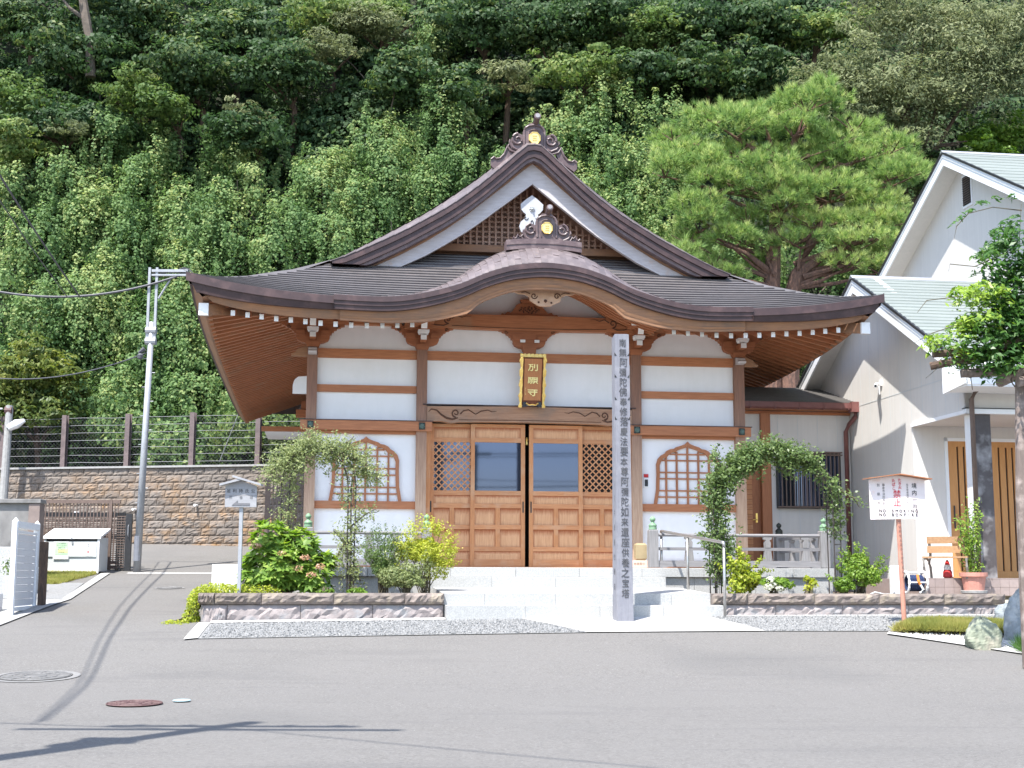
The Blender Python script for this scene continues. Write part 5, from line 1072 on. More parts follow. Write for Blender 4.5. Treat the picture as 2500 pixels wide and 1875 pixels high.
# ================================================================== TERRACE OBJECTS
bn = thing('garden_bench', 'brown slatted garden bench with curved iron ends on the terrace', 'bench', (6.1, -3.3, -.022))
bA = R(-38); bo = (6.02, -3.35)
def BR(p): x, y, z = p; return (bo[0] + x * math.cos(bA) - y * math.sin(bA), bo[1] + x * math.sin(bA) + y * math.cos(bA), z - .022)
def bpart(mb, nm, mat): mb.v = [BR(p) for p in mb.v]; return part(mb, nm, mat, bn)
m_bw = wood('bench_slat', (.42, .25, .13), (.30, .17, .09), 'x'); m_bi = M('grey_cast_iron', (.30, .28, .25), (.22, .20, .18), 12, .6, .2)
for x in (0, .66):
    mb = MB(); mb.tube([(x, .0, .66), (x, .02, .50), (x, .06, .38), (x, .02, .30), (x, -.05, .24), (x, .03, .18), (x, .06, .08), (x, .08, .0)], .022, 6); mb.tube([(x, -.02, .26), (x, -.2, .31), (x, -.42, .30), (x, -.40, .18), (x, -.36, .08), (x, -.44, .0)], .02, 6); bpart(mb, 'iron_end', m_bi)
for z in (.55, .40): mb = MB(); mb.box((-.03, -.02, z), (.69, .0, z + .11)); bpart(mb, 'back_slat', m_bw)
for y in (-.42, -.31, -.20, -.09): mb = MB(); mb.box((-.02, y, .315), (.68, y + .08, .34)); bpart(mb, 'seat_slat', m_bw)
mb = MB(); mb.lathe((6.22, -3.55, -.022), [(.05, 0), (.075, .02), (.07, .10), (.05, .14)], 12); gn = thing('garden_figurine', 'small red and white garden figurine under the bench', 'figurine', (6.22, -3.55, -.022)); part(mb, 'red_body', m_red, gn)
mb = MB(); mb.lathe((6.22, -3.55, .11), [(.055, 0), (.062, .035), (.045, .075), (.02, .09)], 12); part(mb, 'white_head', m_whitep, gn)
mb = MB(); mb.lathe((6.22, -3.55, .19), [(.042, 0), (.03, .04), (.012, .075)], 12); part(mb, 'red_hat', m_red, gn)
pt = thing('potted_shrub', 'leafy shrub in a terracotta planter pot before the entrance column', 'potted plant', (6.46, -4.0, -.26))
mb = MB(); mb.lathe((6.43, -4.0, -.25), [(.20, 0), (.205, .035), (.195, .04)], 20); part(mb, 'saucer', m_conc, pt)
mb = MB(); mb.lathe((6.43, -4.0, -.215), [(.155, 0), (.185, .215), (.215, .22), (.218, .28), (.19, .282), (.18, .24)], 20); part(mb, 'pot', m_terra, pt)
P = []; stems = MB()
for i in range(11):
    a = random.uniform(0, 6.28); x0, y0_ = 6.43 + .05 * math.cos(a), -4.0 + .05 * math.sin(a); l = random.uniform(.75, 1.25); sp = random.uniform(.05, .34); L = []
    for j in range(6): q = j / 5; L.append((x0 + math.cos(a) * sp * q ** 1.3 + random.uniform(-.02, .02), y0_ + math.sin(a) * sp * q, .03 + l * q))
    stems.tube(L, [.009 - .0012 * j for j in range(6)], 5)
    for j in range(120): q = random.random(); k = min(4, int(q * 5)); f_ = q * 5 - k; P.append([lerp(L[k][c], L[k + 1][c], f_) + random.gauss(0, .045) for c in range(3)])
part(stems, 'stems', m_stem, pt); link('foliage', leaf_mesh('foliage', P, np.tile((0, -.5, .7), (len(P), 1)), .055, L_bright, 2.0, .6, base=BASE[pt.name]), pt)
hr_ = thing('hose_reel', 'white hose reel with dark blue hose on the planter edge', 'hose reel', (5.56, -3.8, -.29))
for x in (5.40, 5.70):
    mb = MB(); L = [(x, -3.8 + .14 * math.cos(t_), -.09 + .165 * math.sin(t_)) for t_ in np.linspace(0, 2 * math.pi, 22)]; mb.tube(L, .02, 6); part(mb, 'side_frame', m_whitep, hr_)
mb = MB(); mb.tube([(5.40, -3.8, .065), (5.70, -3.8, .065)], .015, 6); mb.tube([(5.40, -3.94, -.09), (5.70, -3.94, -.09)], .012, 6); part(mb, 'cross_bar', m_whitep, hr_)
mb = MB()
for i in range(8): x = 5.435 + .031 * i; mb.tube([(x, -3.8 + .105 * math.cos(t_), -.10 + .115 * math.sin(t_)) for t_ in np.linspace(0, 2 * math.pi, 16)], .016, 6)
part(mb, 'coiled_hose', m_blue, hr_)
mb = MB(); mb.tube([(5.53, -3.95, .03), (5.54, -3.97, -.08), (5.56, -3.97, -.12)], .022, 8); part(mb, 'hose_nozzle', m_orangep, hr_)
mb = MB(); mb.tube([(5.56, -3.97, -.12), (5.61, -3.97, -.20), (5.55, -3.97, -.25)], .02, 8); part(mb, 'hose_end', m_whitep, hr_)
mb = MB(); mb.bbox((5.17, -3.82, -.3), (5.33, -3.72, .17), .01); single(mb, 'stone_marker', M('streaked_white_stone', (.72, .72, .72), (.66, .66, .66), 5, .8, .2, c3=(.25, .26, .27), s3=9, cut3=(.62, .7)), 'upright white streaked stone marker behind the reddish sign pole', 'stone', (5.25, -3.8, -.3))
mb = MB(); P2 = [(5.32, -3.78, -.2), (5.22, -3.8, -.24), (5.16, -3.86, -.24), (5.1, -3.9, -.27), (4.98, -3.92, -.27), (4.85, -3.9, -.24), (4.75, -3.9, -.28)]; mb.tube(P2, .012, 6); single(mb, 'garden_hose', m_greyp, 'pale grey hose trailing along the planter soil to the reel', 'hose', (5.1, -3.8, -.29))
# rocks
def rock(name, c, r, seed, mat, label, squash=(1, 1, 1), frame='W'):
    rnd = random.Random(seed); ph = [rnd.uniform(0, 6.28) for _ in range(9)]; mb = MB(); n, m_ = 44, 26; vs = []
    cuts_ = [Vector((rnd.gauss(0, 1), rnd.gauss(0, 1), rnd.gauss(.3, .7))).normalized() for _ in range(11)]; dd = [rnd.uniform(.62, .92) for _ in cuts_]
    for j in range(m_ + 1):
        for i in range(n):
            a, b = 6.2832 * i / n, -1.2 + 2.77 * j / m_; d = Vector((math.cos(a) * math.cos(b), math.sin(a) * math.cos(b), math.sin(b))); l = 1.0
            for cv, k in zip(cuts_, dd):
                q = d.dot(cv)
                if q > .01: l = -math.log(math.exp(-14 * l) + math.exp(-14 * k / q)) / 14 if k / q < 2 else l
            l *= 1 + .04 * math.sin(a * 5 + ph[0] + b * 4) + .025 * math.sin(a * 11 + b * 9 + ph[1]) + .018 * math.sin(b * 17 + ph[2] + a * 3) + .012 * math.sin(a * 23 + b * 13 + ph[3]) + rnd.uniform(-.008, .008)
            vs.append((c[0] + d.x * l * r[0], c[1] + d.y * l * r[1], c[2] + d.z * l * r[2]))
    mb.add(vs, [(j * n + i, j * n + (i + 1) % n, (j + 1) * n + (i + 1) % n, (j + 1) * n + i) for j in range(m_) for i in range(n)])
    return single(mb, name, mat, label, 'rock', (c[0], c[1], ground(c[0], c[1])), 'W', 'garden rocks')
m_rk1 = M('greenish_rock', (.27, .29, .215), (.17, .19, .14), 6, .85, 1.0, c3=(.33, .30, .235), s3=3, dist=.02, stretch=(1, 1, .4)); m_rk2 = M('bluish_rock', (.25, .275, .285), (.17, .19, .20), 7, .85, 1.0, c3=(.36, .375, .375), s3=4, dist=.02)
rock('garden_rock', (5.98, 17.45, -.80), (.25, .2, .29), 3, m_rk1, 'squat greenish rock on the white pebbles at the right corner')
rock('garden_rock', (6.75, 17.9, -.70), (.34, .28, .58), 12, m_rk2, 'largest bluish grey rock, cut by the right edge of the photo')
rock('garden_rock', (7.02, 19.35, -.64), (.24, .22, .29), 8, m_rk2, 'pale grey rock at the back, nearest the planter wall end')
def gcz(x, y): return ground(x, y) + .02 + .05 * max(0, 1 - ((x - 6.0) / 1.1) ** 2)
sheet('cover_soil', [(5.12, 18.42), (6.5, 18.0), (7.3, 19.0), (5.6, 18.95)], m_soil, .014, 10)
grass('ground_cover', [(5.14, 18.45), (6.4, 18.06), (7.3, 18.9), (5.6, 18.95)], 5200, .13, L_grass, 'straw green creeping ground cover beside the sign pole', zf=gcz)
grass('grass_tuft', [(6.35, 16.95), (6.75, 16.9), (6.75, 17.3), (6.35, 17.3)], 500, .24, L_wist, 'dark grass tuft at the foot of the pergola post')

# ================================================================== PERGOLA WITH WISTERIA
pgl = thing('pergola', 'rustic log pergola with dark posts at the right edge', 'pergola', (6.1, 16, -.95), 'W')
mb = MB(); mb.tube([(6.02, 16, -1.05), (6.03, 16, .9), (6.09, 16, 2.34)], [.078, .075, .07], 12); part(mb, 'log_post', m_log, pgl)
for L, r_ in (([(5.40, 16.05, 2.42), (6.0, 16.05, 2.44), (7.4, 16.05, 2.45)], .055), ([(5.12, 16.35, 2.55), (5.5, 16.2, 2.62), (6.1, 15.8, 2.80)], .05), ([(5.08, 16.1, 2.66), (5.6, 16.1, 2.70), (7.4, 16.1, 2.72)], .045), ([(5.98, 16.4, 2.36), (6.05, 15.9, 2.40), (6.5, 14.2, 2.6)], .06), ([(5.98, 15.8, 2.28), (6.3, 15.82, 2.34), (7.4, 15.85, 2.4)], .06)): mb = MB(); mb.tube(L, r_, 10); part(mb, 'log_beam', m_log if r_ > .052 else m_bark, pgl)
for p in ((5.5, 16.05, 2.44), (5.42, 16.2, 2.60), (6.04, 16, 2.32)):
    mb = MB(); mb.tube([(p[0] + .07 * math.cos(t_), p[1] + .02 * math.sin(t_ * 3), p[2] + .07 * math.sin(t_)) for t_ in np.linspace(0, 6.28, 14)], .008, 5); mb.tube([p, (p[0] + .02, p[1], p[2] - .22)], .005, 4); part(mb, 'rope_binding', m_stem, pgl)
wi = thing('wisteria', 'wisteria with long leafy shoots covering the pergola at the right edge', 'climbing plant', (6.0, 16, 2.4), 'W')
LP_, LN_, LT = [], [], []; vines = MB()
def compound(p, d, n=13, ln=.30, t_=.4, spread=.055):
    """pinnate leaf: a drooping rib with paired leaflets"""
    d = Vector(d).normalized(); p = Vector(p); sdv = d.cross(Vector((0, 0, 1))).normalized()
    for j in range(n // 2):
        q = (j + 1) / (n // 2); c = p + d * ln * q + Vector((0, 0, -.10 * q * q))
        for s in (-1, 1): LP_.append(c + sdv * s * spread * (1.1 - .5 * q)); LN_.append((sdv.x * s * .4, sdv.y * s * .4 - .5, .8)); LT.append(t_)
clumps = [(6.05, 4.12, .16, .14, .2), (5.85, 3.92, .12, .10, .3), (6.0, 3.62, .22, .14, .2), (5.72, 3.36, .22, .08, .95), (5.50, 3.42, .13, .05, 1.), (5.95, 3.22, .25, .12, .4), (6.05, 3.0, .25, .25, .1), (5.62, 3.02, .18, .13, .8), (5.85, 2.86, .26, .20, .3), (5.45, 3.06, .10, .06, .9), (5.32, 2.74, .12, .05, .6), (5.08, 2.80, .07, .03, .9), (5.65, 2.64, .18, .10, .35), (5.9, 2.55, .2, .13, .2), (6.15, 3.4, .25, .5, .2), (6.15, 2.7, .2, .3, .15), (6.4, 3.3, .3, .7, .2), (6.6, 2.9, .4, .5, .2)]
for cx_, cz_, rx_, rz_, tn in clumps:
    for _ in range(int(62 * (rx_ * rz_ / .04) ** .6)):
        a = random.uniform(0, 6.28); rr = math.sqrt(random.random()); compound((cx_ + math.cos(a) * rx_ * rr, 16 + random.uniform(-.3, .3), cz_ + math.sin(a) * rz_ * rr), (random.gauss(-.3, .6), random.gauss(-.2, .5), random.gauss(.1, .45)), random.choice((9, 11, 13)), random.uniform(.13, .22), tn + random.uniform(-.15, .15))
for L in ([(6.2, 16, 4.42), (5.85, 16, 4.46), (5.55, 16, 4.38), (5.40, 16, 4.22), (5.36, 16, 4.05)], [(6.1, 16, 2.9), (5.5, 16, 3.05), (5.05, 16, 2.9), (4.83, 16, 2.78)], [(6.0, 16, 3.9), (5.6, 16, 3.72), (5.3, 16, 3.75), (5.28, 16, 3.66)], [(6.1, 16, 3.4), (5.4, 16, 3.35), (5.0, 16, 3.3), (4.88, 16, 3.15)], [(6, 16, 2.6), (6.1, 16, 3.5), (6.2, 16, 4.5)], [(5.8, 16, 2.5), (5.2, 16, 2.56), (4.95, 16, 2.35)]): vines.tube(L, [.009] + [.006] * (len(L) - 2) + [.003], 5)
for p, dd_ in (((6.1, 15.95, 4.50), (-.2, 0, 1)), ((5.95, 15.95, 4.50), (-.4, 0, .6)), ((5.8, 15.95, 4.46), (-.5, 0, .4)), ((5.62, 15.95, 4.40), (-1, 0, .1)), ((5.5, 15.95, 4.32), (-1, 0, -.1))): compound(p, dd_, 11, .2, .2)
part(vines, 'vine_stems', m_stem, wi)
link('foliage', leaf_mesh('foliage', np.array([tuple(p) for p in LP_]), LN_, .085, L_wist, 2.4, .45, tint=LT, droop=.4, base=BASE[wi.name]), wi)

# ================================================================== LEFT: LANE, WALL, GATES
AW = .20                                                     # the retaining wall turns towards the camera on the right
wx0, wy0 = -16.6, 39.25
def WL(s, d, z): return (wx0 + s * math.cos(AW) + d * math.sin(AW), wy0 - s * math.sin(AW) + d * math.cos(AW), z)
RW_ = thing('retaining_wall', 'long brown block retaining wall with orange stains below the wooded slope', 'retaining wall', (wx0, wy0, 0), 'W')
RW_.rotation_euler = (0, 0, -AW); BASE[RW_.name] = (0, 0, 0)          # parts below are in the wall's own axes
def rustblock():
    m, t, b = nodes('stained_block'); g = coords(t, (1, 1, 1), True)
    n = noise(t, g, 9, 5, .6); col = mixc(t, ramp(t, n, .35, .65), (.20, .172, .148), (.145, .122, .105))
    o = noise(t, coords(t, (.55, .55, .9), True), 1.1, 5, .65); o2 = noise(t, g, 4, 4, .6)
    mm = t.nodes.new('ShaderNodeMath'); mm.operation = 'MULTIPLY'; t.links.new(ramp(t, o, .47, .62), mm.inputs[0]); t.links.new(ramp(t, o2, .35, .6, .15, .9), mm.inputs[1])
    sp = t.nodes.new('ShaderNodeSeparateXYZ'); t.links.new(g, sp.inputs[0]); lo = ramp(t, sp.outputs[2], 2.9, 1.6, .25, 1.)
    m2 = t.nodes.new('ShaderNodeMath'); m2.operation = 'MULTIPLY'; t.links.new(mm.outputs[0], m2.inputs[0]); t.links.new(lo, m2.inputs[1])
    col = mixc(t, m2.outputs[0], col, (.29, .165, .07))
    oi = t.nodes.new('ShaderNodeObjectInfo'); hs = t.nodes.new('ShaderNodeHueSaturation'); t.links.new(ramp(t, oi.outputs['Random'], 0, 1, .84, 1.18), hs.inputs['Value']); t.links.new(col, hs.inputs['Color'])
    t.links.new(hs.outputs[0], b.inputs['Base Color']); b.inputs['Roughness'].default_value = .9; bump(t, b, n, .6, .02); return m
m_rust = rustblock()
BL, BH = .46, .213
variants = []
for q in range(7):
    rnd = random.Random(q); mb = MB(); nx, nz = 7, 5; vs = []; sh = .035
    for j in range(nz + 1):
        for i in range(nx + 1):
            e = i in (0, nx) or j in (0, nz); k = 0 if e else rnd.uniform(.006, .03)
            vs.append((lerp(.007, BL - .007, i / nx) + (0 if e else rnd.uniform(-.02, .02)) + sh * j / nz, -k, lerp(.007, BH - .007, j / nz) + (0 if e else rnd.uniform(-.01, .01))))
    mb.add(vs, [(j * (nx + 1) + i, j * (nx + 1) + i + 1, (j + 1) * (nx + 1) + i + 1, (j + 1) * (nx + 1) + i) for j in range(nz) for i in range(nx)])
    a, b = .007, BL - .007; c, d = .007, BH - .007
    mb.add([(a, 0, c), (b, 0, c), (b + sh, 0, d), (a + sh, 0, d), (a, .1, c), (b, .1, c), (b + sh, .1, d), (a + sh, .1, d)], [(0, 1, 5, 4), (1, 2, 6, 5), (2, 3, 7, 6), (3, 0, 4, 7)])
    variants.append(mb.mesh('block', m_rust))
for r_ in range(12):
    z = .42 + r_ * BH
    off = (r_ % 2) * .23
    for i in range(26):
        s = 1.0 + i * BL + off
        if s > 12.2: continue
        if WL(s, 0, z)[0] < -11.0 and z < .9: continue
        gx = WL(s, 0, 0); 
        if z + BH < ground(gx[0], gx[1]) - .02: continue
        inst(random.choice(variants), 'block', RW_, (s, r_ * .012, z))
mb = MB(); mb.add([(-1, .03, .2), (16, .03, .2), (16, .16, 2.98), (-1, .16, 2.98), (-1, .8, 2.98), (16, .8, 2.98)], [(0, 1, 2, 3), (3, 2, 5, 4)]); part(mb, 'mortar_face', M('dark_mortar', (.13, .11, .095), None, 9, .9, .2), RW_)
mb = MB(); mb.box((-1, .06, 2.975), (16, .75, 3.03)); part(mb, 'wall_cap', m_conc, RW_)
for s, z in ((4.4, 1.72), (6.15, 1.80), (8.0, 1.9), (9.3, 1.95)):
    mb = MB(); mb.tube([(s, -.12, z), (s, .05, z)], .035, 10); part(mb, 'drain_pipe', m_whitep, RW_)
# wire fence above
WF = thing('wire_fence', 'rockfall fence of maroon posts, cables and chain link above the retaining wall', 'fence', (wx0, wy0, 3.0), 'W'); WF.rotation_euler = (0, 0, -AW); BASE[WF.name] = (0, 0, 3.0)
for s in (1.7, 3.68, 5.66, 7.64, 9.62, 11.6):
    mb = MB(); mb.box((s - .07, .30, 2.99), (s + .07, .315, 4.55)); mb.box((s - .07, .44, 2.99), (s + .07, .455, 4.55)); mb.box((s - .008, .315, 2.99), (s + .008, .44, 4.55)); part(mb, 'steel_post', m_hbeam, WF)
for k in range(7): mb = MB(); z = 3.18 + .215 * k; mb.tube([(.2 + 1.98 * q / 2, .46, z - (.015 if q % 2 else 0) + .006 * math.sin(q * 2.1 + k)) for q in range(14)], .0065, 5); part(mb, 'cable', m_cab, WF)
mb = MB(); k = -1.5
while k < 13.6:
    for sg in (-1, 1):
        a, b = (k, 3.02), (k + 1.45, 4.47)
        if sg < 0: a, b = (k, 4.47), (k + 1.45, 3.02)
        dx = .0022; mb.add([(a[0] - dx, .47, a[1]), (a[0] + dx, .47, a[1]), (b[0] + dx, .47, b[1]), (b[0] - dx, .47, b[1])], [(0, 1, 2, 3)])
    k += .11
part(mb, 'chain_link_mesh', m_wire, WF, kind='stuff')
# concrete boundary wall and gates
cw = thing('concrete_wall', 'old stained grey concrete wall with a brown end pillar at the left edge', 'wall', (-12, 28.5, -.2), 'W')
m_oldc = M('stained_concrete', (.26, .25, .24), (.17, .165, .16), 2.5, .9, .3, c3=(.07, .068, .065), s3=1.1, cut3=(.50, .66), stretch=(1, 1, .6))
mb = MB(); mb.box((-16, 28.5, -.4), (-10.13, 28.7, 1.47)); part(mb, 'wall_body', m_oldc, cw)
mb = MB(); mb.bbox((-16, 28.42, 1.47), (-9.88, 28.78, 1.56), .01); part(mb, 'coping', m_oldc, cw)
mb = MB(); mb.bbox((-10.13, 28.45, -.4), (-9.90, 28.75, 1.468), .01); part(mb, 'end_pillar', M('brown_pillar', (.24, .19, .17), (.19, .15, .135), 5, .85, .2), cw)
bg_ = thing('bar_gate', 'brown sliding gate of thin vertical bars behind the collection box', 'gate', (-10, 30.9, .08), 'W')
GX0, GX1, GY = -10.98, -8.93, 30.95
for z0, z1 in ((.12, .20), (.24, .30), (1.60, 1.68)): mb = MB(); mb.box((GX0, GY - .03, z0), (GX1, GY + .03, z1)); part(mb, 'gate_rail', m_brown, bg_)
for x in (GX0 + .22, GX1 - .21): mb = MB(); mb.box((x - .035, GY - .045, .1), (x + .035, GY + .035, 1.67)); part(mb, 'gate_stile', m_brown, bg_)
k = GX0 + .03
while k < GX1: mb = MB(); mb.box((k - .011, GY - .012, .30), (k + .011, GY + .012, 1.60)); part(mb, 'gate_bar', m_brown, bg_); k += .079
lf = thing('louvre_fence', 'brown fence of horizontal slats seen through the bar gate', 'fence', (-10, 31.35, .08), 'W')
mb = MB(); mb.box((GX0 - .1, 31.3, 1.31), (GX1 + .02, 31.34, 1.41)); part(mb, 'top_panel', m_blk, lf)
for i in range(24): z = .18 + .048 * i; mb = MB(); mb.box((GX0 - .1, 31.3, z), (GX1 + .02, 31.325, z + .02)); part(mb, 'slat', m_brown, lf)
mb = MB(); mb.box((GX0 + 1.15, 31.33, .1), (GX0 + 1.19, 31.36, 1.31)); part(mb, 'fence_post', m_blk, lf)
ag = thing('accordion_gate', 'folded black accordion gate beside the steel pole', 'gate', (-8.8, 30.8, .06), 'W')
for i in range(6): x = -8.93 + .032 * i; mb = MB(); mb.box((x - .006, 30.75 + .02 * (i % 2), .08), (x + .006, 30.80 + .02 * (i % 2), 1.38)); part(mb, 'folded_bar', m_blk, ag)
mb = MB(); mb.box((-8.735, 30.74, .06), (-8.60, 30.82, 1.36)); part(mb, 'end_frame', m_blk, ag)
for i in range(20): z = .15 + .06 * i; mb = MB(); mb.box((-8.93, 30.74, z), (-8.74, 30.75, z + .018)); part(mb, 'link_bar', m_brown, ag)
mb = MB(); mb.tube([(-8.66, 30.72, .85), (-8.66, 30.69, .87), (-8.66, 30.69, 1.08), (-8.66, 30.72, 1.10)], .009, 6); part(mb, 'gate_handle', m_galv, ag)
cb = thing('collection_box', 'pale grey collection box with a slanted lid and two notices', 'box', (-9.65, 30.0, .0), 'W')
bx0, bx1, by = -10.28, -9.06, 29.95
mb = MB(); mb.box((bx0, by, .06), (bx1, by + .62, .80)); part(mb, 'box_body', m_greyp, cb)
mb = MB(); mb.prism([(by - .05, .82), (by + .66, 1.02), (by + .66, .97), (by - .05, .775)], bx0 - .02, bx1 + .03, 'x'); mb.box((bx0 - .02, by - .055, .77), (bx1 + .03, by - .04, .83)); part(mb, 'lid', m_whitep, cb)
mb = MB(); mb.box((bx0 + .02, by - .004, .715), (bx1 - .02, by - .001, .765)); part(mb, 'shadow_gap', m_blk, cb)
mb = MB(); mb.box((bx0 + .04, by - .025, .38), (bx1 - .06, by - .001, .71)); part(mb, 'drop_door', m_greyp, cb)
for x in (bx0, bx1 - .045): mb = MB(); mb.box((x, by - .03, .02), (x + .045, by - .001, .76)); part(mb, 'corner_post', m_whitep, cb)
mb = MB(); mb.box((bx0 + .045, by - .02, .05), (bx1 - .05, by - .001, .10)); part(mb, 'bottom_rail', m_whitep, cb)
mb = MB(); mb.box((-9.685, by - .065, .76), (-9.655, by - .03, .80)); mb.box((-9.67, by - .045, .66), (-9.64, by - .026, .70)); part(mb, 'latch', m_galv, cb)
mb = MB(); mb.box((-10.07, by - .03, .325), (-9.73, by - .0255, .71)); part(mb, 'green_notice', m_whitep, cb)
mb = MB(); mb.box((-10.03, by - .034, .42), (-9.745, by - .0305, .695)); part(mb, 'notice_print', M('pale_green_print', (.50, .72, .47), None, 9, .7, 0), cb)
mb = MB(); mb.box((-9.96, by - .037, .465), (-9.75, by - .0345, .54)); part(mb, 'notice_print', M('pale_yellow_print', (.80, .78, .35), None, 9, .7, 0), cb)
for i, ln in enumerate(('ごみ収集場所', '燃やすごみ 月木', '容器プラ 水', '植木剪定材', '紙布類 金')): text(ln, .030, (-9.885, by - .0385, .672 - .048 * i), cb, bpy.data.materials['faded_ink'], 1)
mb = MB(); mb.box((-9.35, by - .03, .40), (-9.21, by - .0255, .68)); part(mb, 'white_notice', m_whitep, cb)
mb = MB(); mb.box((-9.32, by - .034, .47), (-9.28, by - .0305, .50)); part(mb, 'notice_print', m_red, cb)
for i, ch in enumerate('監視中'): text(ch, .045, (-9.295, by - .032, .645 - .05 * i), cb, bpy.data.materials['faded_ink'], 1)
# white slatted panel
wp = thing('slatted_panel', 'white aluminium slatted screen panel standing at the lane edge', 'screen', (-7.5, 21.3, -.6), 'W')
a, b = Vector((-7.60, 20.75, 0)), Vector((-7.62, 22.0, 0)); a = Vector((-7.56, 20.7, 0)); b = Vector((-7.70, 22.05, 0)); dr_ = (b - a).normalized()
def vert(p, z0, z1, r_, nm, mat=None): mb = MB(); mb.bbox((p.x - r_, p.y - r_, z0), (p.x + r_, p.y + r_, z1), .006); return part(mb, nm, mat or m_trim, wp)
for p, zt, zb_ in ((a, .80, -.66), (b, .80, -.56)): vert(p, zb_, zt, .038, 'post'); mb = MB(); mb.lathe((p.x, p.y, zt), [(.05, 0), (.0, .06)], 4); part(mb, 'post_cap', m_trim, wp)
def between(z0, z1, th, nm, mat, s0=0., s1=1.):
    nrm = Vector((dr_.y, -dr_.x, 0)) * th; q0, q1 = a.lerp(b, s0), a.lerp(b, s1); V = []
    for z in (z0, z1): V += [(q0.x - nrm.x, q0.y - nrm.y, z), (q1.x - nrm.x, q1.y - nrm.y, z), (q1.x + nrm.x, q1.y + nrm.y, z), (q0.x + nrm.x, q0.y + nrm.y, z)]
    mb = MB(); mb.add(V, [(0, 3, 2, 1), (4, 5, 6, 7), (0, 1, 5, 4), (1, 2, 6, 5), (2, 3, 7, 6), (3, 0, 4, 7)]); return part(mb, nm, mat, wp)
between(.70, .80, .045, 'top_rail', m_trim); between(.62, .66, .02, 'top_bead', m_trim); between(-.56, -.50, .03, 'bottom_rail', m_trim)
for i in range(10): between(-.49 + .11 * i, -.49 + .11 * i + .106, .010, 'slat', M('screen_slat', (.68, .68, .68), (.64, .64, .65), 3, .6, .05) if i == 0 else bpy.data.materials['screen_slat'], .03, .97)
mb = MB(); mb.bbox((-7.66, 22.12, -.56), (-7.56, 22.24, .52), .006); single(mb, 'dark_post', m_bark, 'dark weathered post standing behind the white slatted screen', 'post', (-7.6, 22.2, -.56), 'W')
# grave corner at the far left
mb = MB(); mb.bbox((-9.5, 24.3, -.45), (-8.60, 24.9, .12), .01); mb.bbox((-9.4, 24.4, .12), (-8.72, 24.8, .48), .01); single(mb, 'stone_monument', m_granite, 'low pale granite monument cut by the left edge behind the flowers', 'monument', (-9, 24.6, -.45), 'W')
mb = MB(); mb.bbox((-8.9, 20.9, -.7), (-7.95, 21.4, -.30), .01); single(mb, 'kerb_block', M('speckled_granite', (.40, .41, .43), (.30, .31, .33), 70, .7, .1), 'grey speckled granite kerb block at the left edge beside the white screen', 'kerb block', (-8.4, 21.1, -.7), 'W')
fv = thing('flower_vase', 'bunch of yellow and white flowers in a granite vase at the left edge', 'flowers', (-8.62, 23.6, -.42), 'W')
mb = MB(); mb.bbox((-8.76, 23.55, -.44), (-8.58, 23.7, -.05), .01); part(mb, 'vase', m_granite, fv)
P = [(-8.67 + random.gauss(0, .07), 23.6 + random.gauss(0, .05), .08 + random.uniform(-.1, .2)) for _ in range(130)]
link('leaves', leaf_mesh('leaves', P, np.tile((0, -.6, .5), (130, 1)), .06, L_mid, 2.2, .8, base=BASE[fv.name]), fv)
for (x, z, mt) in ((-8.60, .22, M('yellow_petal', (.80, .62, .03), None, 9, .6, 0)), (-8.72, .25, m_whitep), (-8.64, .30, m_whitep)):
    mb = MB(); mb.lathe((x, 23.52, z), [(0, -.03), (.035, -.01), (.045, .01), (.02, .03), (0, .032)], 10); part(mb, 'blossom', mt, fv)
mb = MB(); mb.bbox((-4.62, 21.05, -.55), (-4.15, 21.6, .155), .008); single(mb, 'white_block', M('white_stone', (.70, .70, .68), (.66, .66, .64), 5, .7, .05), 'plain white stone block between the lane and the planter', 'block', (-4.4, 21.3, -.5), 'W')
# steel pole with its raised arm and service cables
sp_ = thing('steel_pole', 'grey steel pole with a raised bracket arm carrying cables', 'pole', (-8.4, 30.6, .06), 'W')
mb = MB(); mb.tube([(-8.40, 30.6, .02), (-8.29, 30.6, 5.75)], [.085, .062], 14); part(mb, 'pole_shaft', m_galv, sp_, smooth=True)
mb = MB(); mb.tube([(-8.40, 30.6, .30), (-8.397, 30.6, .85)], .088, 14); part(mb, 'warning_sleeve', M('sleeve_grey', (.20, .21, .24), None, 9, .6, 0), sp_)
for dx in (-.085, .085): mb = MB(); mb.box((-8.30 + dx - .028, 30.57, 5.25), (-8.30 + dx + .028, 30.63, 7.03)); part(mb, 'channel_upright', m_galv, sp_)
for o in sp_.children:
    pass
mb = MB(); mb.box((-8.33, 30.55, 6.92), (-7.50, 30.65, 6.98)); mb.box((-8.33, 30.55, 6.83), (-7.52, 30.65, 6.87)); mb.tube([(-8.16, 30.6, 6.3), (-7.85, 30.6, 6.86)], .022, 6); part(mb, 'bracket_arm', m_galv, sp_)
for z in (5.3, 5.55): mb = MB(); mb.tube([(-8.42, 30.6, z), (-8.18, 30.6, z)], .085, 10); part(mb, 'pole_band', m_galv, sp_)
for i in range(12): z = 1.6 + .33 * i; x = -8.40 + .11 * (z / 5.7); mb = MB(); s = 1 if i % 2 else -1; mb.tube([(x, 30.6, z), (x + s * .14, 30.6, z)], .009, 5); part(mb, 'step_bolt', m_galv, sp_)
mb = MB()
for i in range(5): a = i * 1.3; mb.tube([(-7.62 + .12 * math.cos(t_) + .03 * i, 30.6 + .05 * math.sin(a), 6.95 + .07 * math.sin(t_ + a)) for t_ in np.linspace(0, 5, 12)], .010, 5)
part(mb, 'cable_loops', m_wire, sp_)
mb = MB(); mb.tube([(-8.55, 30.55, 5.02), (-8.42, 30.55, 5.12)], [.03, .06], 8); mb.lathe((-8.50, 30.5, 4.92), [(.02, -.06), (.06, -.03), (.07, .04), (.03, .08)], 10); part(mb, 'cable_box', m_wire, sp_)
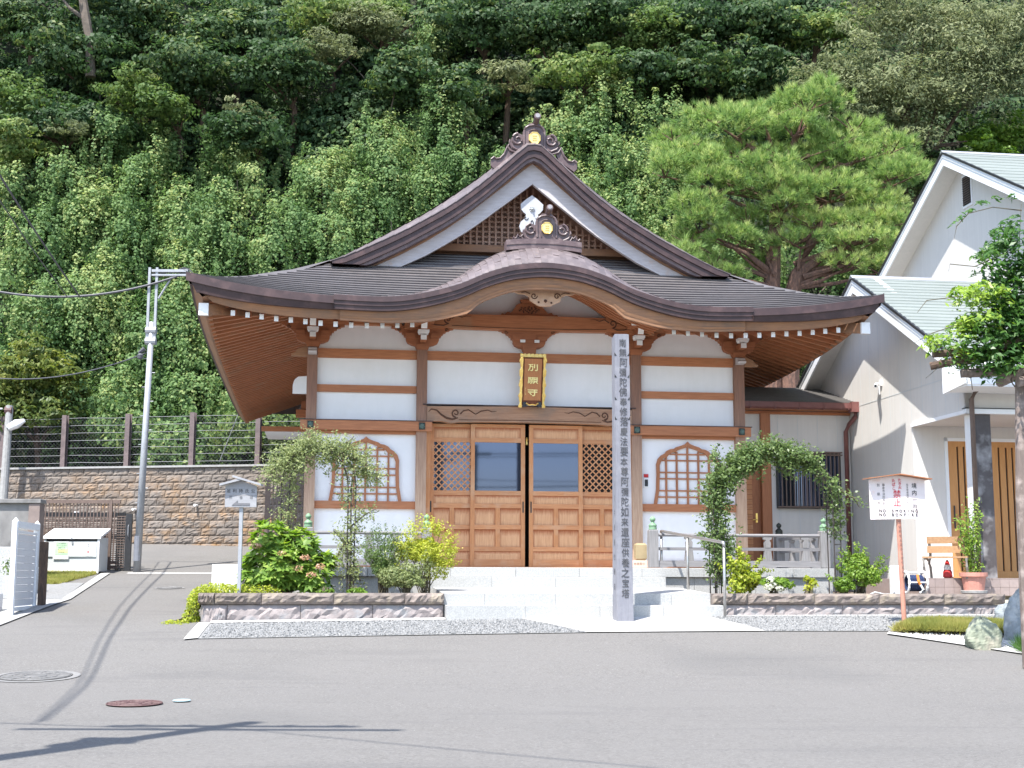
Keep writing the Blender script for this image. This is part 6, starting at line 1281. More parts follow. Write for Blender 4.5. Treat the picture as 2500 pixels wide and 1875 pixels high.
def cable(p, q, sag, r_, label, n=22, name='overhead_cable', grp='service cables'):
    mb = MB(); mb.tube([(lerp(p[0], q[0], i / n), lerp(p[1], q[1], i / n), lerp(p[2], q[2], i / n) - sag * 4 * (i / n) * (1 - i / n)) for i in range(n + 1)], r_, 6)
    return single(mb, name, m_wire, label, 'cable', ((p[0] + q[0]) / 2, (p[1] + q[1]) / 2, (p[2] + q[2]) / 2), 'W', grp)
cable((-7.55, 30.6, 6.9), (-14.0, 30.0, 7.1), .72, .026, 'thick sagging cable from the bracket arm to the left edge of the photo')
cable((-8.35, 30.6, 5.05), (-14.5, 34, 5.2), .45, .014, 'thin cable leaving the pole to the left below the thick one')
NP = (-4.90, 6.48, 8.7)
cable((-6.4, 6.9, 8.3), (-9.9, 30.4, 6.28), .35, .019, 'cable from the near pole joining the thick sagging cable')
cable((-6.3, 6.9, 7.9), (-10.2, 30.4, 6.3), .4, .012, 'lower thin cable from the near pole to the thick cable')
cable((-4.9, 6.5, 8.0), (-13, 10.5, 7.6), 1.0, .018, 'sagging cable leaving the near pole to the left')
cable((-4.9, 6.5, 8.4), (9, -2, 8.2), .5, .014, 'cable leaving the near pole over the forecourt behind the photographer')
# the near utility pole, left of the frame: its shadow crosses the foreground
up_ = thing('utility_pole', 'concrete utility pole with transformer and crossarms, its shadow on the forecourt', 'utility pole', (-4.9, 6.5, -1.2), 'W')
mb = MB(); mb.tube([(-4.9, 6.5, -1.3), (-4.9, 6.5, 9.1)], [.16, .10], 12); part(mb, 'pole_shaft', m_conc, up_)
for z, l in ((8.7, 1.0), (8.2, 1.5)): mb = MB(); mb.box((-4.9 - l, 6.35, z), (-4.9 + l, 6.43, z + .09)); part(mb, 'crossarm', m_galv, up_)
mb = MB(); mb.tube([(-5.22, 6.1, 6.7), (-5.22, 6.1, 7.3)], .19, 14); mb.box((-5.35, 6.1, 6.9), (-4.9, 6.45, 7.0)); part(mb, 'transformer', m_greyp, up_)
for dx in (-.8, -.4, .4, .8): mb = MB(); mb.lathe((-4.9 + dx, 6.39, 8.79), [(.04, 0), (.05, .05), (.02, .1), (.04, .15)], 8); part(mb, 'insulator', m_whitep, up_)
# poles and lines behind the photographer, mirrored in the door panes
for i, (u, v, hgt) in enumerate(((1.5, -40, 9.5), (3.3, -41, 6.3), (2.6, -52, 6.9))):
    b_ = B2W(u, v, 0); q = thing('utility_pole', ('tall pole with many insulators', 'short pole with one crossarm', 'far pole with one crossarm')[i] + ' behind the photographer, mirrored in the door glass', 'utility pole', (b_.x, b_.y, -1.2), 'W')
    mb = MB(); mb.tube([(b_.x, b_.y, -1.2), (b_.x + .2, b_.y, hgt)], [.2, .13], 10); part(mb, 'pole_shaft', m_blk, q)
    for z in ((hgt - .6, hgt - 1.3, hgt - 2.4, hgt - 3.1) if i == 0 else (hgt - .5,)): mb = MB(); mb.box((b_.x - 1.0, b_.y - .06, z), (b_.x + 1.0, b_.y + .06, z + .13)); part(mb, 'crossarm', m_blk, q)
    if i == 0:
        for k in range(9): mb = MB(); mb.tube([(b_.x - .9 + .22 * k, b_.y, hgt - .5 - .1 * (k % 3)), (b_.x - .9 + .3 * k, b_.y, hgt - 1.0), (b_.x - .4 + .1 * k, b_.y, hgt - 2.5), (b_.x + .2, b_.y, hgt - 6)], .03, 5); part(mb, 'drop_wire', m_blk, q)
for i, (v, z0, z1, r_) in enumerate(((-40, 6.0, 6.0, .03), (-40, 4.4, 4.4, .035), (-41, 5.2, 4.6, .02), (-40, 8.3, 7.2, .02), (-40, 5.7, 5.9, .02))):
    p, q = B2W(-12, v, z0), B2W(12, v, z1); cable(tuple(p), tuple(q), .25, r_, ('second', 'lowest', 'third', 'topmost', 'upper middle')[i] + ' line strung behind the photographer, mirrored in the door glass', grp='lines behind the photographer')
lp = thing('street_lamp', 'concrete pole with a white lamp head at the left edge above the wall', 'street lamp', (-14.35, 38.3, 1.0), 'W')
mb = MB(); mb.tube([(-14.38, 38.3, .8), (-14.34, 38.3, 4.76)], [.13, .10], 12); part(mb, 'pole_shaft', m_conc, lp)
mb = MB(); mb.tube([(-14.35, 38.2, 4.12), (-14.0, 38.1, 4.10)], .03, 6); mb.tube([(-14.5, 38.2, 4.65), (-14.9, 38.2, 4.65)], .03, 6); part(mb, 'arm', m_galv, lp)
mb = MB(); mb.tube([(-14.22, 38.05, 4.10), (-14.0, 38.0, 4.20), (-13.78, 38.0, 4.30)], [.10, .13, .05], 10); part(mb, 'lamp_head', m_whitep, lp)
mb = MB(); mb.tube([(-14.45, 38.3, 4.62), (-14.25, 38.3, 4.62)], .115, 10); part(mb, 'pole_band', m_iron, lp)
mb = MB(); n_ = 14; L = [(-6.25 + -.35 * t_, 33.5 + 2.5 * t_, 6.4 - 5.0 * t_) for t_ in (0, .5, 1)]
mb.tube([(-5.9, 34.5, 7.3), (-6.9, 35.6, 5.2), (-8.1, 37.4, 3.1)], .012, 5); mb.lathe((-7.15, 35.8, 4.72), [(0, -.09), (.07, -.05), (.085, 0), (.07, .05), (0, .09)], 10); single(mb, 'guy_wire', m_galv, 'slanting guy wire with a white ball marker above the retaining wall', 'guy wire', (-7, 35.8, 3), 'W')
# brown bar fence beside the temple
bf = thing('side_fence', 'dark brown vertical bar fence between the temple corner and the lane', 'fence', (-4.7, 27.5, -.1), 'W')
for x0, x1, z0, z1 in ((-5.08, -4.98, -.3, 2.02), (-4.98, -3.4, 1.92, 2.02), (-4.98, -3.4, -.05, .03)): mb = MB(); mb.box((x0, 27.9, z0), (x1, 27.96, z1)); part(mb, 'fence_rail', m_brown, bf)
k = -4.92
while k < -3.4: mb = MB(); mb.box((k - .011, 27.91, .03), (k + .011, 27.94, 1.92)); part(mb, 'fence_bar', m_brown, bf); k += .085

# ================================================================== WOODED SLOPE
def Yh(z, x=0.): return 39.7 + .5 * z + .5 * math.sin(x * .55 + 1.3) * sm(3, 9, z) + .35 * math.sin(z * .9 + x * .8)
mb = MB(); xs = [-46 + 1.6 * i for i in range(62)]; zs = [1.2, 2.9, 4, 5.5, 7, 9, 11, 13, 15, 17, 19, 21, 23, 26, 30, 36]
mb.add([(x, Yh(z, x) + .35, z) for z in zs for x in xs], [(j * 62 + i, j * 62 + i + 1, (j + 1) * 62 + i + 1, (j + 1) * 62 + i) for j in range(len(zs) - 1) for i in range(61)])
struct(mb, 'hillside', M('slope_soil', (.028, .034, .018), (.014, .018, .010), 2, .95, .6, world=True), smooth=True)
VM = [(-16.8,45.2,12.9,0.83,0.83),(-15.0,45.3,13.1,0.97,1.25),(-14.1,46.3,15.0,0.85,1.13),(-13.9,44.6,11.6,1.23,1.50),(-15.5,44.3,10.9,1.22,1.22),(-12.5,44.1,10.6,0.94,1.48),(-11.0,44.6,11.6,0.95,1.63),(-12.4,45.9,14.3,0.63,0.84),(-10.4,43.5,9.4,1.19,1.46),(-9.6,44.6,11.6,0.82,1.50),(-13.3,43.0,8.4,1.44,1.71),(-11.1,42.4,7.3,1.43,1.68),(-9.0,42.4,7.1,1.16,1.68),(-15.3,43.0,8.4,1.05,1.05),(-16.3,43.6,9.6,0.80,0.93),(-6.2,45.3,12.9,1.04,1.80),(-7.6,44.3,10.9,0.95,1.62),(-5.5,44.1,10.6,0.94,1.62),(-4.2,45.8,14.0,0.91,1.96),(-4.9,44.8,12.1,0.82,1.37),(-3.0,48.4,19.2,0.47,2.51),(-2.5,46.6,15.6,0.85,1.71),(-3.1,45.3,12.9,0.83,1.24),(-1.5,45.7,13.8,0.84,1.12),(1.4,46.6,15.6,1.07,0.85),(2.5,46.9,16.1,1.00,0.86),(3.0,46.1,14.5,0.98,0.98),(2.1,45.4,13.1,1.11,0.83),(3.7,47.2,16.9,1.30,0.65),(4.4,45.8,14.0,0.84,1.12),(5.4,46.9,16.2,1.15,0.86),(3.5,44.8,11.9,1.09,0.82),(4.8,44.3,11.0,1.08,0.81),(4.3,45.0,12.5,0.96,0.82),(-9.0,45.4,13.3,0.62,1.25),(-13.0,45.2,12.9,0.69,1.24),(-0.0,45.8,14.0,0.70,0.84),(5.3,43.7,9.7,1.07,0.80),(10.2,44.0,10.4,1.61,0.94),(12.0,44.3,11.0,1.08,1.22),(7.5,44.0,10.3,1.61,0.81),(13.1,45.1,12.7,0.83,1.24),(-12.0,41.4,5.3,1.39,0.89),(-9.7,41.4,5.2,1.26,0.88),(-8.0,41.5,5.3,1.01,1.14),(-14.0,41.4,5.3,0.76,0.63)]
CM = [(-18.2,48.0,20.3,1.65,0.90,0),(-15.7,47.2,18.5,1.77,1.03,0),(-13.9,48.1,20.3,2.10,1.20,0),(-11.5,46.9,17.9,1.91,1.17,0),(-17.1,46.2,16.6,1.44,0.79,1),(-15.1,45.8,15.7,1.57,0.86,0),(-10.5,47.9,19.9,1.80,1.20,0),(-8.1,46.7,17.6,1.75,0.88,0),(-9.0,45.5,15.2,1.56,0.71,0),(-6.6,48.3,20.7,1.96,0.91,1),(-6.8,47.3,18.8,1.63,0.56,2),(-4.9,48.1,20.3,1.65,0.90,2),(-3.7,46.7,17.6,1.31,0.88,0),(-1.1,48.1,20.4,1.80,1.20,0),(-0.1,46.8,17.7,1.02,0.58,2),(-1.8,46.4,17.0,1.31,0.87,0),(1.3,47.8,19.8,1.79,1.19,0),(3.5,48.2,20.6,1.81,0.90,0),(5.3,47.8,19.8,1.94,0.90,1),(7.5,48.1,20.4,1.95,0.90,0),(7.0,47.1,18.4,1.47,0.88,0),(9.6,48.0,20.2,1.65,0.90,0),(11.5,47.9,20.0,1.50,0.75,1),(-13.5,46.3,16.8,1.30,0.65,1),(-12.2,45.8,15.9,1.00,0.57,1),(-9.4,45.8,15.7,0.86,0.40,2),(2.2,46.8,17.8,1.46,0.88,1),(4.6,46.9,18.0,1.47,0.88,0),(13.8,44.8,13.7,1.12,0.84,0),(9.3,46.7,17.6,1.46,0.88,0),(-17.1,45.1,14.5,1.13,0.71,1),(-15.7,45.5,15.2,1.00,0.57,2),(17.0,45.5,15.3,1.14,0.71,3),(15.9,44.9,14.1,0.84,0.56,3)]
OL = [(11.1,44.0,16.8,1.47,0.93),(12.5,44.0,15.9,1.73,1.20),(14.5,44.0,17.8,2.00,1.33),(13.3,44.0,18.7,1.60,0.80),(16.3,44.0,18.4,1.47,1.20),(16.2,44.0,16.6,1.47,1.20),(14.5,44.0,15.9,1.73,1.07),(11.5,44.0,15.3,1.20,0.93),(12.8,44.0,14.6,1.07,0.80)]
def vnoise(x, z): return .5 + .22 * np.sin(x * 1.7 + 2 * np.sin(z * .6)) + .18 * np.sin(z * 1.3 + x * .9) + .12 * np.sin(x * 4.1 + z * 2.3)
def clumps(C, Nn, rad, per, flat=.6, hang=.0):
    '''turn clump centres into leaf positions: each clump is a small flattened tuft, some trail downwards'''
    n = len(C); k = per; d = RNG.normal(0, 1, (n, k, 3)); d /= np.linalg.norm(d, axis=2)[:, :, None]; r = RNG.uniform(.35, 1, (n, k, 1)) ** .5
    rr = np.asarray(rad)[:, None, None] * np.array((1, .8, flat)); P = np.asarray(C)[:, None, :] + d * r * rr
    if hang: h = RNG.uniform(0, 1, (n, k)) ** 2.2 * hang * RNG.uniform(0, 1.6, (n, 1)); P[:, :, 2] -= h
    N = d * .8 + np.asarray(Nn)[:, None, :] + np.array((0, -.15, .35)); return P.reshape(-1, 3), N.reshape(-1, 3)
def tone(base, n, per, sd=.16): return np.repeat(np.clip(base + RNG.normal(0, sd, n), 0, 1), per)
# carpet hugging the slope, in a shade-darkened and a bright leaf colour
def carpet(name, mat, label, n, z0, z1, size, per, rad, bias):
    x = RNG.uniform(-24, 20, n); z = RNG.uniform(z0, z1, n); q = vnoise(x * 1.1 + 3, z * .9)
    keep = RNG.uniform(0, 1, n) < np.clip(q * 1.5, .35, 1); x, z, q = x[keep], z[keep], q[keep]
    y = np.array([Yh(b, a) for a, b in zip(x, z)]) - RNG.uniform(0, 1, len(x)) ** 1.5 * 1.1 * q
    C = np.stack([x, y, z], 1); P, N = clumps(C, np.tile((0, -.6, .35), (len(C), 1)), RNG.uniform(.5, 1.3, len(C)) * rad, per, hang=.5)
    T_ = tone(bias + .5 * (vnoise(x * .6 + 9, z * .7) - .5), len(C), per)
    return tag(link(name, leaf_mesh(name, P, N, size, mat, 1.35, .5, tint=T_)), label, 'plants', None, 'stuff')
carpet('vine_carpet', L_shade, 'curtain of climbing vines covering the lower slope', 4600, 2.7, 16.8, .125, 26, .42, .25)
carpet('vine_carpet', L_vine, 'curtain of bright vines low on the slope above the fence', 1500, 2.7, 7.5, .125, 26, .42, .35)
carpet('undergrowth', L_dark, 'dark undergrowth between the trees on the upper slope', 3600, 15, 26, .19, 26, .55, .3)
PP, NN, TT = [], [], []
def vine_mound(cx_, cy_, cz_, rx, rz, dens=1.0, bias=.4):
    k = int(26 * rx * rz * dens * 2.6) + 12; C, N0 = ell_points((cx_, cy_ + .15, cz_), (rx, 1.7 + .3 * rx, rz), k, low=-.6, shell=.2)
    low = C[:, 2] < cz_; C[low, 2] = cz_ - (cz_ - C[low, 2]) * RNG.uniform(1.0, 2.0, low.sum()); C += RNG.normal(0, 1, C.shape) * (.22, .16, .20); C[:, 0] += .25 * np.sin(C[:, 2] * 1.7 + cx_ * 5)
    per = 50; P, N = clumps(C, N0, RNG.uniform(.08, .34, len(C)), per, hang=1.1); PP.append(P); NN.append(N); TT.append(tone(bias + .22 * N0[:, 2] + .25 * np.sin(C[:, 0] * 2.3 + C[:, 2] * .7), len(C), per, .2))  # leaf tint lightened on upward faces, light put into the colour
for m_ in VM: vine_mound(*m_, 1.0, RNG.uniform(.3, .75) if m_[0] > 1 else RNG.uniform(.2, .6))
for i in range(60):                 # lesser swells joining the mounds into one curtain
    x_, z_ = RNG.uniform(-18, 8), RNG.uniform(3.5, 15.5)
    if vnoise(x_ * .8 + 2, z_ * .8) > .42: vine_mound(x_, Yh(z_, x_) - .05, z_, RNG.uniform(.3, 1.3), RNG.uniform(.3, .9), .7, RNG.uniform(.0, .55))
for i in range(230):                 # long trailing strands
    x_, z_ = RNG.uniform(-18, 6), RNG.uniform(6, 17); L_ = RNG.uniform(.8, 3.0); k = int(L_ * 7); zz = z_ - np.linspace(0, L_, k); C = np.stack([x_ + RNG.normal(0, .05, k) + .1 * np.sin(zz * 2 + i), np.array([Yh(a, x_) for a in zz]) - .75, zz], 1)
    P, N = clumps(C, np.tile((0, -.8, .2), (k, 1)), RNG.uniform(.07, .17, k), 26); PP.append(P); NN.append(N); TT.append(tone(RNG.uniform(.3, .7), k, 26))
PP, NN, TT = np.concatenate(PP), np.concatenate(NN), np.concatenate(TT)
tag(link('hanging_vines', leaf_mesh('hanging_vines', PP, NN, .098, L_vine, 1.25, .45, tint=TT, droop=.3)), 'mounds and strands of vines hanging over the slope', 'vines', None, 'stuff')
mb = MB()
for i in range(46):
    x_, z_ = RNG.uniform(-18, 12), RNG.uniform(6, 19); yy = Yh(z_, x_) - .9; L = [Vector((x_, yy + .5, z_ - 1.2))]; d = Vector((RNG.normal(0, .5), -.15, 1)).normalized()
    for q in range(6): d = (d + Vector((RNG.normal(0, .35), RNG.normal(-.05, .15), RNG.normal(.05, .25)))).normalized(); L.append(L[-1] + d * RNG.uniform(.3, .55))
    mb.tube(L, [.045 * (1 - q / 8) for q in range(7)], 5)
single(mb, 'bare_stems', M('grey_brown_stem', (.16, .13, .10), (.09, .075, .06), 9, .9, .3), 'crooked bare stems and twigs showing among the slope vines', 'stems', (0, 40, 5), 'W', None, 'stuff')
KIND = {0: ('evergreen_tree', L_dark, 'dark glossy evergreen'), 1: ('broadleaf_tree', L_mid, 'mid green broadleaf'), 2: ('layered_tree', L_olive, 'pale flat layered'), 3: ('bushy_tree', L_bright, 'bright bushy')}
MARK = [(-17.5, 'at the far left edge'), (-16, 'left of the tall bare trunk'), (-14, 'over the street lamp'), (-12, 'over the steel pole'), (-10, 'left of the roof corner'), (-8, 'over the left roof corner'), (-6, 'over the left hip of the roof'), (-4, 'over the left roof slope'), (-2, 'left of the ridge ornament'), (0, 'behind the ridge ornament'), (2, 'right of the ridge ornament'), (4, 'over the right roof slope'), (6, 'left of the pine top'), (8.2, 'behind the pine top'), (10.2, 'right of the pine top'), (12.5, 'over the roof of the white house'), (15, 'right of the pine beside the house gable'), (99, 'in the upper right corner')]
def crown(c, r, n_, mat, size, asp, par, flat=.5, tint=None, low=-.4):
    '''an uneven crown: tufts of leaves scattered over a few lobes, with gaps between them'''
    Cs, Ns = [], []; k = 9; per = 34; m = max(22, int(n_ * .9) // per)
    for j in range(k):
        a = RNG.uniform(0, 6.28); q = .62 * math.sqrt(RNG.uniform()); lc = (c[0] + math.cos(a) * r[0] * q * 1.25, c[1] + RNG.uniform(-.7, .4) * r[1], c[2] + math.sin(a) * r[2] * q * 1.15)
        P, N = ell_points(lc, (r[0] * RNG.uniform(.25, .6), r[1] * .55, r[2] * RNG.uniform(.22, .5)), m // k + 2, low=low, shell=.35); Cs.append(P + RNG.normal(0, .12 * min(r), P.shape)); Ns.append(N)
    C, N0 = np.concatenate(Cs), np.concatenate(Ns); rad = RNG.uniform(.08, .34, len(C)) * (r[0] + r[2]) * .66 + .05; C += RNG.normal(0, 1, C.shape) * (.22 * r[0], .2, .16 * r[2])
    P, N = clumps(C, N0, rad, per, flat * RNG.uniform(.5, .9)); T_ = tone((RNG.uniform(.15, .6) if tint is None else tint), len(C), per, .2)
    return link('crown', leaf_mesh('crown', P, N, size, mat, asp, .42, tint=T_, base=BASE[par.name]), par)
LBX = {9: 'mid green broadleaf tree at the top of the slope above the left roof slope', 22: 'mid green broadleaf tree high on the slope just right of the ridge ornament', 23: 'mid green broadleaf tree midway up the slope between the bare trunk and pole', 24: 'smaller mid green tree midway up the slope, straight above the steel pole', 32: 'bright bushy tree behind the gable of the white house, cut by the right edge', 33: 'small bright bushy tree just left of the one at the right edge', 4: 'mid green broadleaf tree at the left edge below the bare trunk', 30: 'mid green broadleaf tree at the left edge, lower of the two there'}
for i, (cx_, cy_, cz_, rx, rz, kd) in enumerate(CM):
    nm, mt, ds = KIND[kd]; mk = next(t_ for lim, t_ in MARK if cx_ < lim); row = 'at the top of the slope' if cz_ > 19.4 else 'high on the slope' if cz_ > 17.2 else 'midway up the slope'
    lb = f'{ds} tree {row}, {mk}'; lb = LBX.get(i, lb); base = (cx_ + RNG.uniform(-.3, .3), cy_ + .9, cz_ - rz - 1.8)
    t = thing(nm, lb, 'tree', base, 'W', 'trees on the slope')
    mb = MB(); tx = base[0]; mb.tube([(tx, base[1], base[2]), (tx + .1, base[1] - .2, cz_ - rz), (lerp(tx, cx_, .8), cy_, cz_ + .2 * rz)], [.13, .10, .05], 7)
    for q in range(5): a = RNG.uniform(0, 6.28); mb.tube([(tx + .05, cy_ + .5, cz_ - rz * .9), (lerp(tx, cx_ + math.cos(a) * rx * .7, .6), cy_ + .1, cz_ - .3 * rz), (cx_ + math.cos(a) * rx * .75, cy_ - .3, cz_ + math.sin(a) * rz * .4)], [.05, .035, .015], 5)
    part(mb, 'trunk', m_bark, t)
    crown((cx_, cy_, cz_), (rx, 1.5, rz * (1.0 if kd != 2 else .75)), int(2100 * rx * rz) + 1500, mt, (.17, .15, .14, .15)[kd], (1.7, 1.6, 2.6, 1.8)[kd], t, low=-.9)
t = thing('olive_green_tree', 'large greyish olive green tree filling the upper right corner behind the house', 'tree', (13.8, 45.2, 8.0), 'W')
mb = MB(); mb.tube([(13.8, 45.2, 8), (13.7, 45, 12), (13.4, 44.6, 15), (13.6, 44.4, 18)], [.35, .28, .2, .08], 8)
for q in range(12): a = RNG.uniform(0, 6.28); mb.tube([(13.6, 44.9, 13), (13.6 + math.cos(a) * 1.6, 44.3, 15.5 + math.sin(a) * 1.2), (13.6 + math.cos(a) * 3.0, 43.9, 16.5 + math.sin(a) * 2.4)], [.10, .06, .02], 5)
part(mb, 'trunk', m_bark, t)
for c in OL:
    o = crown((c[0], c[1], c[2]), (c[3] * 1.15, 1.7, c[4] * 1.1), int(2300 * c[3] * c[4]) + 1200, L_olive, .15, 2.8, t, tint=.35)
t = thing('bare_trunk_tree', 'dark tree with a pale bare trunk showing near the top left corner', 'tree', (-15.3, 46.9, 17.2), 'W', 'trees on the slope')
mb = MB(); mb.tube([(-15.1, 46.3, 17.6), (-15.15, 46.2, 18.9), (-15.35, 46.2, 19.8), (-15.7, 46.3, 21.5)], [.19, .15, .17, .12], 8); mb.tube([(-15.35, 46.2, 19.7), (-15.9, 46.1, 20.1), (-16.3, 46.2, 20.6)], [.09, .06, .04], 6); part(mb, 'trunk', M('pale_bark', (.15, .12, .095), (.09, .075, .06), 5, .9, .4), t)
crown((-15.9, 46.8, 21.6), (1.5, 1.2, .8), 2600, L_dark, .22, 1.7, t)
PP, NN, TT = [], [], []
for i in range(150):
    x_, z_ = RNG.uniform(-20, 13), RNG.uniform(13.5, 23); rx = RNG.uniform(.5, 1.4); C, N0 = ell_points((x_, Yh(z_, x_) + .1, z_), (rx, 1.0, rx * RNG.uniform(.5, .9)), int(16 * rx) + 8, low=-.9, shell=.5); P, N = clumps(C, N0, RNG.uniform(.18, .42, len(C)), 34, .5); PP.append(P); NN.append(N); TT.append(tone(RNG.uniform(.0, .8), len(C), 34))
tag(link('understorey', leaf_mesh('understorey', np.concatenate(PP), np.concatenate(NN), .17, L_dark, 1.6, .45, tint=np.concatenate(TT))), 'dark leafy understorey filling the upper slope between the trees', 'plants', None, 'stuff')
# small shrub-like tree by the lamp
t = thing('yellow_green_tree', 'round yellow green tree above the wall at the left edge', 'tree', (-14.2, 40.6, 2.9), 'W')
mb = MB(); mb.tube([(-14.2, 40.7, 2.7), (-14.3, 40.5, 4.2), (-14.3, 40.3, 5.2)], [.12, .09, .05], 7)
for q in range(8): a = q * .8; mb.tube([(-14.25, 40.6, 3.8), (-14.3 + math.cos(a), 40.2 + .3 * math.sin(a), 5.0)], [.05, .015], 5)
part(mb, 'trunk', m_bark, t)
for c in ((-14.4, 6.35, .85, .45), (-13.6, 5.8, .7, .5), (-15.2, 5.8, .8, .6), (-14.4, 5.5, 1.2, .6), (-13.3, 5.2, .55, .4), (-14.3, 4.6, 1.3, .6), (-15.6, 4.8, .7, .7), (-13.2, 4.4, .5, .4)): crown((c[0], 40.2, c[1]), (c[2] * 1.15, 1.0, c[3] * 1.2), int(1800 * c[2] * c[3]) + 900, L_yell, .16, 2.4, t, tint=.4 if c[1] > 5.1 else .1)
for c, mt in (((-11.6, 40.3, 4.3), L_vine), ((-16.2, 40.4, 3.9), L_dark), ((-7.4, 39.3, 4.0), L_mid), ((-9.9, 40.0, 3.6), L_vine)):
    P, N = ell_points(c, (1.2, .8, .95), 2600, low=-.6); tag(link('slope_shrub', leaf_mesh('slope_shrub', P, N, .14, mt, 1.5, .6, base=(0, 0, 0))), {-11.6: 'vine covered shrub behind the fence, left of the steel pole', -16.2: 'dark shrub behind the fence at the far left', -7.4: 'green shrub behind the fence beside the temple eave', -9.9: 'low vine covered shrub behind the fence, right of the steel pole'}[c[0]], 'shrub', 'shrubs behind the fence')
# ------------------------------------------------------------------ pine
pn = thing('pine_tree', 'big spreading pine with bright green needle pads behind the temple roof', 'tree', (7.9, 38.5, .8), 'W')
PN = [(8.97,14.0,0.50,0.36),(8.59,13.66,1.31,0.60),(7.37,13.40,1.31,0.54),(5.91,13.27,1.19,0.54),(10.02,13.03,1.07,0.54),(4.69,12.77,0.71,0.42),(5.05,12.02,1.07,0.60),(6.50,12.27,1.31,0.60),(8.19,12.15,1.43,0.60),(9.87,12.03,1.19,0.54),(11.09,12.41,0.83,0.48),(4.44,11.64,0.60,0.30),(5.88,11.15,1.07,0.48),(7.56,11.03,1.43,0.48),(9.24,10.91,1.31,0.54),(11.06,11.41,1.01,0.60),(11.67,11.79,0.54,0.54),(5.26,10.41,1.07,0.42),(6.82,10.29,0.95,0.42),(6.33,9.55,0.95,0.42),(7.78,10.54,0.71,0.36),(10.55,10.67,0.95,0.48),(5.13,9.67,0.71,0.54),(4.76,8.93,0.60,0.36),(5.84,8.94,0.71,0.36),(8.85,10.11,1.31,0.42),(10.41,10.05,1.43,0.42),(11.62,10.30,0.71,0.33),(8.36,9.55,1.01,0.36),(9.91,9.44,1.19,0.36),(11.10,9.32,0.83,0.36),(11.71,9.69,0.48,0.26),(7.39,9.18,0.48,0.24),(6.1,8.5,.9,.4),(9.6,8.9,.9,.3),(10.6,8.8,.7,.25),(5.4,10.0,.8,.4),(8.2,12.9,1.0,.5),(6.6,12.9,.9,.4),(9.4,12.5,.9,.4),(7.2,11.6,1.1,.4),(5.6,11.7,.8,.35),(8.9,11.6,1.0,.4)]
mb = MB()
mb.tube([(7.5, 38.7, .6), (7.5, 38.7, 5), (7.55, 38.6, 8.1), (7.62, 38.5, 9.5), (7.78, 38.5, 10.6), (8.05, 38.5, 12.2), (8.7, 38.5, 13.6)], [.36, .30, .26, .22, .19, .12, .05], 9)
mb.tube([(8.0, 38.7, .6), (8.05, 38.7, 6), (8.15, 38.6, 8.1), (8.3, 38.5, 8.7), (8.66, 38.4, 9.56), (8.97, 38.4, 10.1), (9.4, 38.4, 11.3)], [.30, .28, .24, .21, .16, .14, .08], 9)
mb.tube([(8.34, 38.5, 8.7), (9.07, 38.3, 9.25), (9.92, 38.1, 9.55), (11.1, 38.0, 9.75)], [.16, .12, .08, .03], 7)
mb.tube([(7.56, 38.5, 8.7), (7.15, 38.2, 8.94), (6.8, 38.1, 9.2), (6.1, 38.0, 9.5)], [.12, .09, .07, .03], 7)
mb.tube([(8.45, 38.4, 8.6), (9.29, 38.2, 8.82), (10.4, 38.1, 9.1)], [.10, .07, .03], 7)
for px_, pz_, rx, rz in PN:
    bz = pz_ - random.uniform(.5, 1.2); s_ = (7.7 + (.5 if px_ > 8 else 0), 38.5, min(max(bz, 8.3), 12.5)); mb.tube([s_, (lerp(s_[0], px_, .5), 38.3, lerp(s_[2], pz_, .5) - .15), (px_, 38.2, pz_ - .1)], [.08, .055, .02], 6)
    for q in range(4): a = random.uniform(-rx, rx) * .8; mb.tube([(px_, 38.2, pz_ - .15), (px_ + a, 38.2 + random.uniform(-.8, .3), pz_ + .1)], [.03, .01], 5)
part(mb, 'trunk', m_pinebark, pn)
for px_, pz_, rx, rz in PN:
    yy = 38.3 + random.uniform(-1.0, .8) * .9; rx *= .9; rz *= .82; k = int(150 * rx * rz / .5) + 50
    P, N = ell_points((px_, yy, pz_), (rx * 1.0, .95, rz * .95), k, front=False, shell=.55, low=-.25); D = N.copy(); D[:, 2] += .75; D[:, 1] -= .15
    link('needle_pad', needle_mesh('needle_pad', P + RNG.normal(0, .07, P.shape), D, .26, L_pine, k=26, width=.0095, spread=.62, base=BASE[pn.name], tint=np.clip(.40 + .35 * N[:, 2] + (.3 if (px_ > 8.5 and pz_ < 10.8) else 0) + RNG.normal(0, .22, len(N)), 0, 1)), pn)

# ================================================================== GARDEN PLANTS
def rosettes(tips, axes, k, ln, mat, name, par, asp=2.4, tint=None):
    P, N, D = [], [], []
    for p, ax in zip(tips, axes):
        ax = Vector(ax).normalized(); a = ax.cross(Vector((.3, .2, 1))).normalized(); b = ax.cross(a); o = random.uniform(0, 6)
        for j in range(k):
            t_ = o + 6.2832 * j / k * 1.0; dd = a * math.cos(t_) + b * math.sin(t_); el = random.uniform(-.05, .55); d = (dd * math.cos(el) + ax * math.sin(el)).normalized(); l = ln * random.uniform(.7, 1.1)
            P.append(tuple(Vector(p) + d * l * .5)); D.append(tuple(d)); N.append(tuple((ax - d * ax.dot(d)).normalized()))
    me = leaf_mesh(name, P, N, ln, mat, asp, .12, .12, D=D, base=BASE[par.name], tint=tint, sv=.15); return link(name, me, par)
def stems_to(par, root, tips, r0=.012, mat=None, n=None):
    mb = MB()
    for p in tips[:n]: q = Vector(root) + (Vector(p) - Vector(root)) * .5 + Vector((0, 0, .08)); mb.tube([(root[0] + random.uniform(-.08, .08), root[1] + random.uniform(-.08, .08), root[2]), q, p], [r0, r0 * .7, r0 * .35], 5)
    return part(mb, 'stems', mat or m_stem, par)
hy = thing('hydrangea', 'large bright green hydrangea bush with faded pink flower heads in the left planter', 'shrub', (-4.2, -3.6, -.3))
tips, axes = [], []
